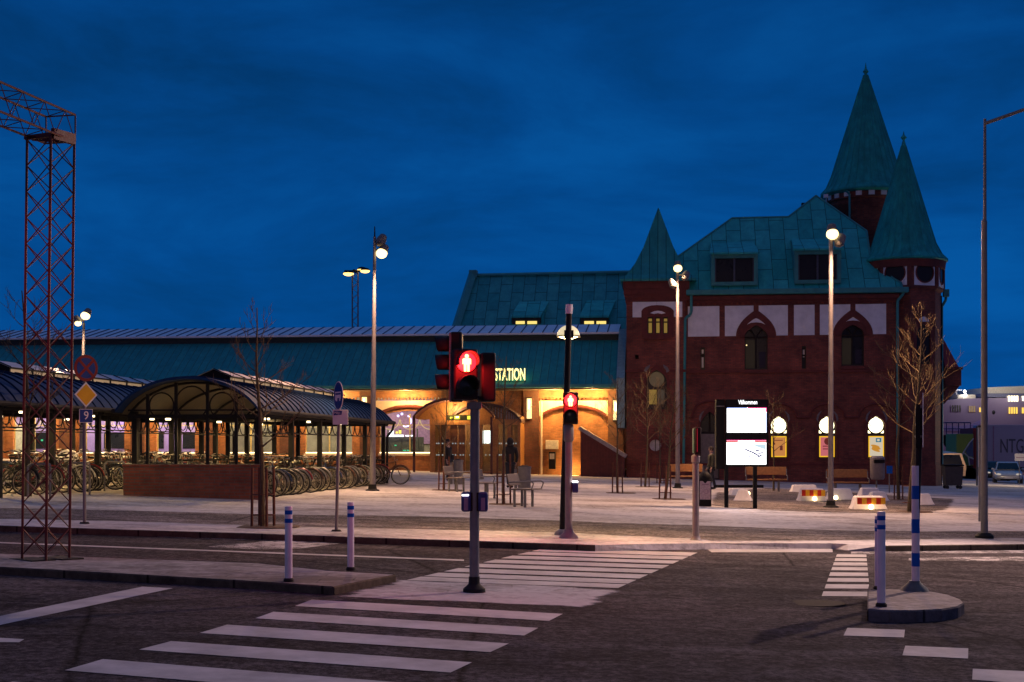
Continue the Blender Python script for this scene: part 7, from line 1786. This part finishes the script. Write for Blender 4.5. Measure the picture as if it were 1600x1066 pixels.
# dumpster
b = G(1488, 764); s = b.y / F
t = thing('dumpster', 'dark wheeled dumpster against the right end of the station house', 'dumpster', b, -TH)
obj('body', MB().add([(-0.38, -0.35, 0.18), (0.4, -0.35, 0.18), (0.4, 0.35, 0.18), (-0.38, 0.35, 0.18), (-0.44, -0.42, 1.12), (0.46, -0.42, 1.12), (0.46, 0.42, 1.12), (-0.44, 0.42, 1.12)], [(0, 1, 2, 3), (0, 1, 5, 4), (1, 2, 6, 5), (2, 3, 7, 6), (3, 0, 4, 7), (4, 5, 6, 7)]), plain('dumpster_brown', (0.06, 0.05, 0.045), 0.7), t, bevel=0.03)
obj('lid', MB().box((0, 0, 1.17), (0.96, 0.9, 0.08)), M_BLACK, t, bevel=0.03)
for sx_ in (-0.3, 0.32): obj('wheel', MB().lathe([(0.09, -0.03), (0.09, 0.03)], (sx_, -0.3, 0.09), 12, Matrix.Rotation(PI / 2, 3, 'X')).lathe([(0.09, -0.03), (0.09, 0.03)], (sx_, 0.3, 0.09), 12, Matrix.Rotation(PI / 2, 3, 'X')), M_RUBBER, t)

# ------------------------------------------------------------------ lorry trailers and ferry
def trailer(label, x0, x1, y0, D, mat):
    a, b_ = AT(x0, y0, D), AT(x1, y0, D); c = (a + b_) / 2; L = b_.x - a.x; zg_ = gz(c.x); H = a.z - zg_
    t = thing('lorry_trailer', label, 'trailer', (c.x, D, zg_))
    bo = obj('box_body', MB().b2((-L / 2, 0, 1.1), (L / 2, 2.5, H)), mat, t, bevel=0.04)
    obj('chassis', MB().b2((-L / 2, 0.4, 0.85), (L / 2, 2.1, 1.09)), M_BLACK, t)
    for fx in (0.18, 0.3, 0.42): 
        for y in (0.15, 2.15): obj('wheel', MB().lathe([(0.2, -0.15), (0.48, -0.15), (0.48, 0.15), (0.2, 0.15)], (L * fx, y, 0.48), 18, Matrix.Rotation(PI / 2, 3, 'X')), M_RUBBER, t)
    return t, L, H, bo
DT = 104
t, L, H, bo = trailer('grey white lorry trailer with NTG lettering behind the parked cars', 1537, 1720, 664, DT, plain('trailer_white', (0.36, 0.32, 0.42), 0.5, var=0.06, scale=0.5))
c = AT(1581, 698, DT) - t.location
tt = text('lettering', 'NTG', plain('lettering_grey', (0.08, 0.08, 0.11), 0.5), t, (c.x, -0.02, c.z), 1.55, ext=0.01)
fitx(tt, AT(1599, 0, DT).x - AT(1563, 0, DT).x)
obj('corner_post', MB().b2((-L / 2 + 0.72, -0.03, 1.1), (-L / 2 + 0.8, 0.0, H - 0.1)), M_LILAC, t)
t, L, H, bo = trailer('trailer with green, blue and violet geometric print beside the brick house', 1494.5, 1521, 678, 100, plain('print_green', (0.16, 0.24, 0.03), 0.5, var=0.2, scale=0.4))
obj('print_blue', MB().plate([(L * 0.02, H * 0.62), (L * 0.45, H * 0.88), (L * 0.5, H * 0.5), (L * 0.22, H * 0.52)], (), -0.02, -0.001), plain('print_navy', (0.03, 0.06, 0.16), 0.5), t)
obj('print_violet', MB().plate([(L * 0.24, H * 0.5), (L * 0.5, H * 0.48), (L * 0.5, 1.15), (L * 0.28, 1.15)], (), -0.02, -0.001), plain('print_violet', (0.06, 0.025, 0.09), 0.5), t)
obj('print_dark_green', MB().plate([(-L * 0.45, H * 0.3), (-L * 0.1, H * 0.58), (L * 0.2, H * 0.5), (L * 0.24, 1.15), (-L * 0.4, 1.15)], (), -0.02, -0.001), plain('print_deep_green', (0.02, 0.10, 0.035), 0.5), t)
lw = MB()
for p, q in (((-0.45, 0.3), (-0.1, 0.6)), ((-0.1, 0.6), (0.2, 0.5)), ((-0.1, 0.6), (0.25, 0.8)), ((0.25, 0.8), (0.5, 0.9)), ((0.2, 0.5), (0.26, 0.32)), ((0.2, 0.5), (0.5, 0.46))):
    lw.tube((p[0] * L, -0.03, p[1] * H), (q[0] * L, -0.03, q[1] * H), 0.05, n=4)
obj('print_lines', lw, plain('print_pale', (0.4, 0.4, 0.42), 0.5), t)
a = AT(1520.5, 669, 101); b_ = AT(1526, 669, 101); zg_ = gz(a.x)
t = thing('red_container', 'narrow end of a dark red container beside the printed trailer', 'container', (a.x, 101, zg_)); obj('box', MB().b2((0, 0, 0.1), (b_.x - a.x, 3, a.z - zg_)), plain('container_red', (0.22, 0.01, 0.015), 0.6), t)
obj('ribs', MB().b2((0.1, -0.04, 0.3), (0.16, 0, a.z - zg_ - 0.2)), plain('container_red_rib', (0.14, 0.01, 0.012), 0.6), t)
# raised gangway
D = 108; a, b_ = AT(1470, 676, D), AT(1497, 676, D); zg_ = gz(a.x)
t = thing('gangway', 'dark raised gangway with brace between the house corner and the trailers', 'gangway', ((a.x + b_.x) / 2, D, zg_)); L = b_.x - a.x + 2
obj('deck', MB().b2((-L / 2, 0, a.z - zg_ - 0.9), (L / 2, 2, a.z - zg_ - 0.2)), M_BLACK, t)
rl = MB(); zt = a.z - zg_
for k in range(8): rl.tube((-L / 2 + L * k / 7, 0, zt - 0.2), (-L / 2 + L * k / 7, 0, zt + 0.8), 0.04, n=5)
rl.tube((-L / 2, 0, zt + 0.8), (L / 2, 0, zt + 0.8), 0.05, n=5).tube((-L / 2, 0, zt + 0.3), (L / 2, 0, zt + 0.3), 0.04, n=5); obj('railing', rl, M_BOXBLUE, t)
obj('brace', MB().tube((-0.3, 0.3, zt - 0.9), (L / 2, 0.3, 0.3), 0.1, n=6).tube((-L / 2 + 0.3, 1, 0), (-L / 2 + 0.3, 1, zt - 0.9), 0.15, n=8).tube((L / 2 - 0.3, 1, 0), (L / 2 - 0.3, 1, zt - 0.9), 0.15, n=8), M_DARKMET, t)
# small pale van behind the dumpster, with an orange light set in front of it
b = AT(1488, 745, 92); b.z = gz(b.x)
t = thing('delivery_van', 'pale van partly hidden behind the dumpster, lit orange', 'van', b)
vm = plain('van_cream', (0.7, 0.55, 0.38), 0.5)
obj('body', MB().add([(-1.1, 0, 0.4), (0.9, 0, 0.4), (0.9, 3.5, 0.4), (-1.1, 3.5, 0.4), (-0.95, 0.35, 1.95), (0.75, 0.35, 1.95), (0.75, 3.5, 2.1), (-0.95, 3.5, 2.1), (-1.1, -0.2, 1.05), (0.9, -0.2, 1.05)], [(0, 1, 9, 8), (8, 9, 5, 4), (4, 5, 6, 7), (1, 2, 6, 5, 9), (0, 8, 4, 7, 3), (2, 3, 7, 6)]), vm, t)
obj('windscreen', MB().add([(-0.9, -0.16, 1.13), (0.7, -0.16, 1.13), (0.6, 0.27, 1.85), (-0.8, 0.27, 1.85)], [(0, 1, 2, 3)]), M_DARKGLASS, t)
for sx_ in (-0.9, 0.7): obj('wheel', MB().lathe([(0.34, -0.12), (0.34, 0.12)], (sx_, 0.7, 0.34), 16, Matrix.Rotation(PI / 2, 3, 'Y')), M_RUBBER, t)
lamp('van_light', b + Vector((0, -1.6, 2.2)), 70, (1.0, 0.55, 0.2), 0.15)
# ferry
D = 190.0; s = D / F
xl, xr = AT(1440, 0, D).x, AT(1720, 0, D).x
t = thing('ferry', 'big pale ferry with lit cabin windows moored behind the lorry trailers', 'ferry', (xl, D, 0))
def fz(y): return CAMZ + (HY - y) * s
def fx(x): return AT(x, 0, D).x - xl
hullm = plain('ferry_violet_lit', (0.2, 0.155, 0.28), 0.5, var=0.05, scale=0.15)  # white hull; the violet light on it is put into this colour
hp = [(0, -4), (0, fz(632)), (fx(1490), fz(624)), (fx(1500), fz(623)), (fx(1720), fz(619)), (fx(1720), -4)]
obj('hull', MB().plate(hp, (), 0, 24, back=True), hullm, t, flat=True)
obj('upper_deck', MB().b2((fx(1542), 2, fz(620)), (fx(1720), 20, fz(614))), plain('ferry_deck_blue', (0.12, 0.13, 0.25), 0.5), t)
obj('bridge_block', MB().add([(fx(1552), 3, fz(615)), (fx(1720), 3, fz(613)), (fx(1720), 3, fz(598)), (fx(1552), 3, fz(604)), (fx(1552), 18, fz(615)), (fx(1720), 18, fz(613)), (fx(1720), 18, fz(598)), (fx(1552), 18, fz(604))], [(0, 1, 2, 3), (4, 5, 6, 7), (3, 2, 6, 7), (0, 4, 7, 3)]), plain('ferry_cream', (0.7, 0.66, 0.55), 0.5), t)
obj('stern_house', MB().b2((fx(1504), 2, fz(622)), (fx(1532), 10, fz(616))), plain('ferry_house', (0.62, 0.55, 0.42), 0.5), t)
obj('flag_deck', MB().b2((fx(1460), 3, fz(609)), (fx(1514), 9, fz(607))).b2((fx(1470), 4, fz(625)), (fx(1472), 5, fz(607))).b2((fx(1508), 4, fz(622)), (fx(1510), 5, fz(607))), M_WHITEGLOSS, t)
wave = [(0, fz(672)), (0, fz(664)), (fx(1500), fz(666)), (fx(1518), fz(663)), (fx(1534), fz(655)), (fx(1534), fz(661)), (fx(1524), fz(668)), (fx(1515), fz(674))]
obj('painted_wave', MB().plate(wave, (), -0.12, 0), plain('wave_blue', (0.16, 0.14, 0.36), 0.5), t)
E_FW = emit('ferry_window_white', (1.0, 0.9, 0.6), 2.6); E_FY = emit('ferry_window_yellow', (1.0, 0.62, 0.08), 1.3); E_FD = emit('ferry_window_dim', (0.6, 0.38, 0.15), 0.4)
for x0, x1, y0, y1, mt in ((1574, 1591, 618.5, 627.5, E_FW), (1596, 1604, 619, 626.5, E_FW), (1575, 1590, 636.5, 646.5, E_FY), (1595.5, 1604, 637, 646, E_FY), (1486, 1501, 633.5, 643.5, plain('ferry_window_dark', (0.09, 0.09, 0.08), 0.2)), (1513, 1524, 634.5, 644, E_FD), (1529, 1532.5, 637, 644, E_FY)):
    o = obj('window', MB().b2((fx(x0), -0.1, fz(y1)), (fx(x1), 0.1, fz(y0))), mt, t)
    br = MB(); nn = max(1, int((x1 - x0) / 3.5))
    for k in range(nn + 1): br.b2((fx(x0 + (x1 - x0) * k / nn) - 0.04, -0.16, fz(y1)), (fx(x0 + (x1 - x0) * k / nn) + 0.04, -0.1, fz(y0)))
    obj('mullions', br, hullm, o)
for x, y in ((1513, 611), (1514, 616), (1497.5, 600)): obj('deck_lamp', MB().ball((fx(x), 1.5, fz(y)), 0.17, 10, 8), emit('deck_lamp', (0.95, 0.95, 1.0), 25) if x == 1513 else bpy.data.materials['deck_lamp'], t)
obj('porthole', MB().ball((fx(1552.5), 0, fz(644.5)), 0.22, 10, 8, (1, 0.3, 1.4)), M_DARKGLASS, t)
lamp('ferry_deck_light', Vector((xl + fx(1514), D - 3, fz(612))), 260, (1, 0.95, 0.8), 0.3)
lamp('ferry_block_light', Vector((xl + fx(1575), D - 3, fz(608))), 420, (1.0, 0.9, 0.7), 0.3)
lamp('quay_light', AT(1560, 640, 160), 2600, (1.0, 0.5, 0.55), 0.5)
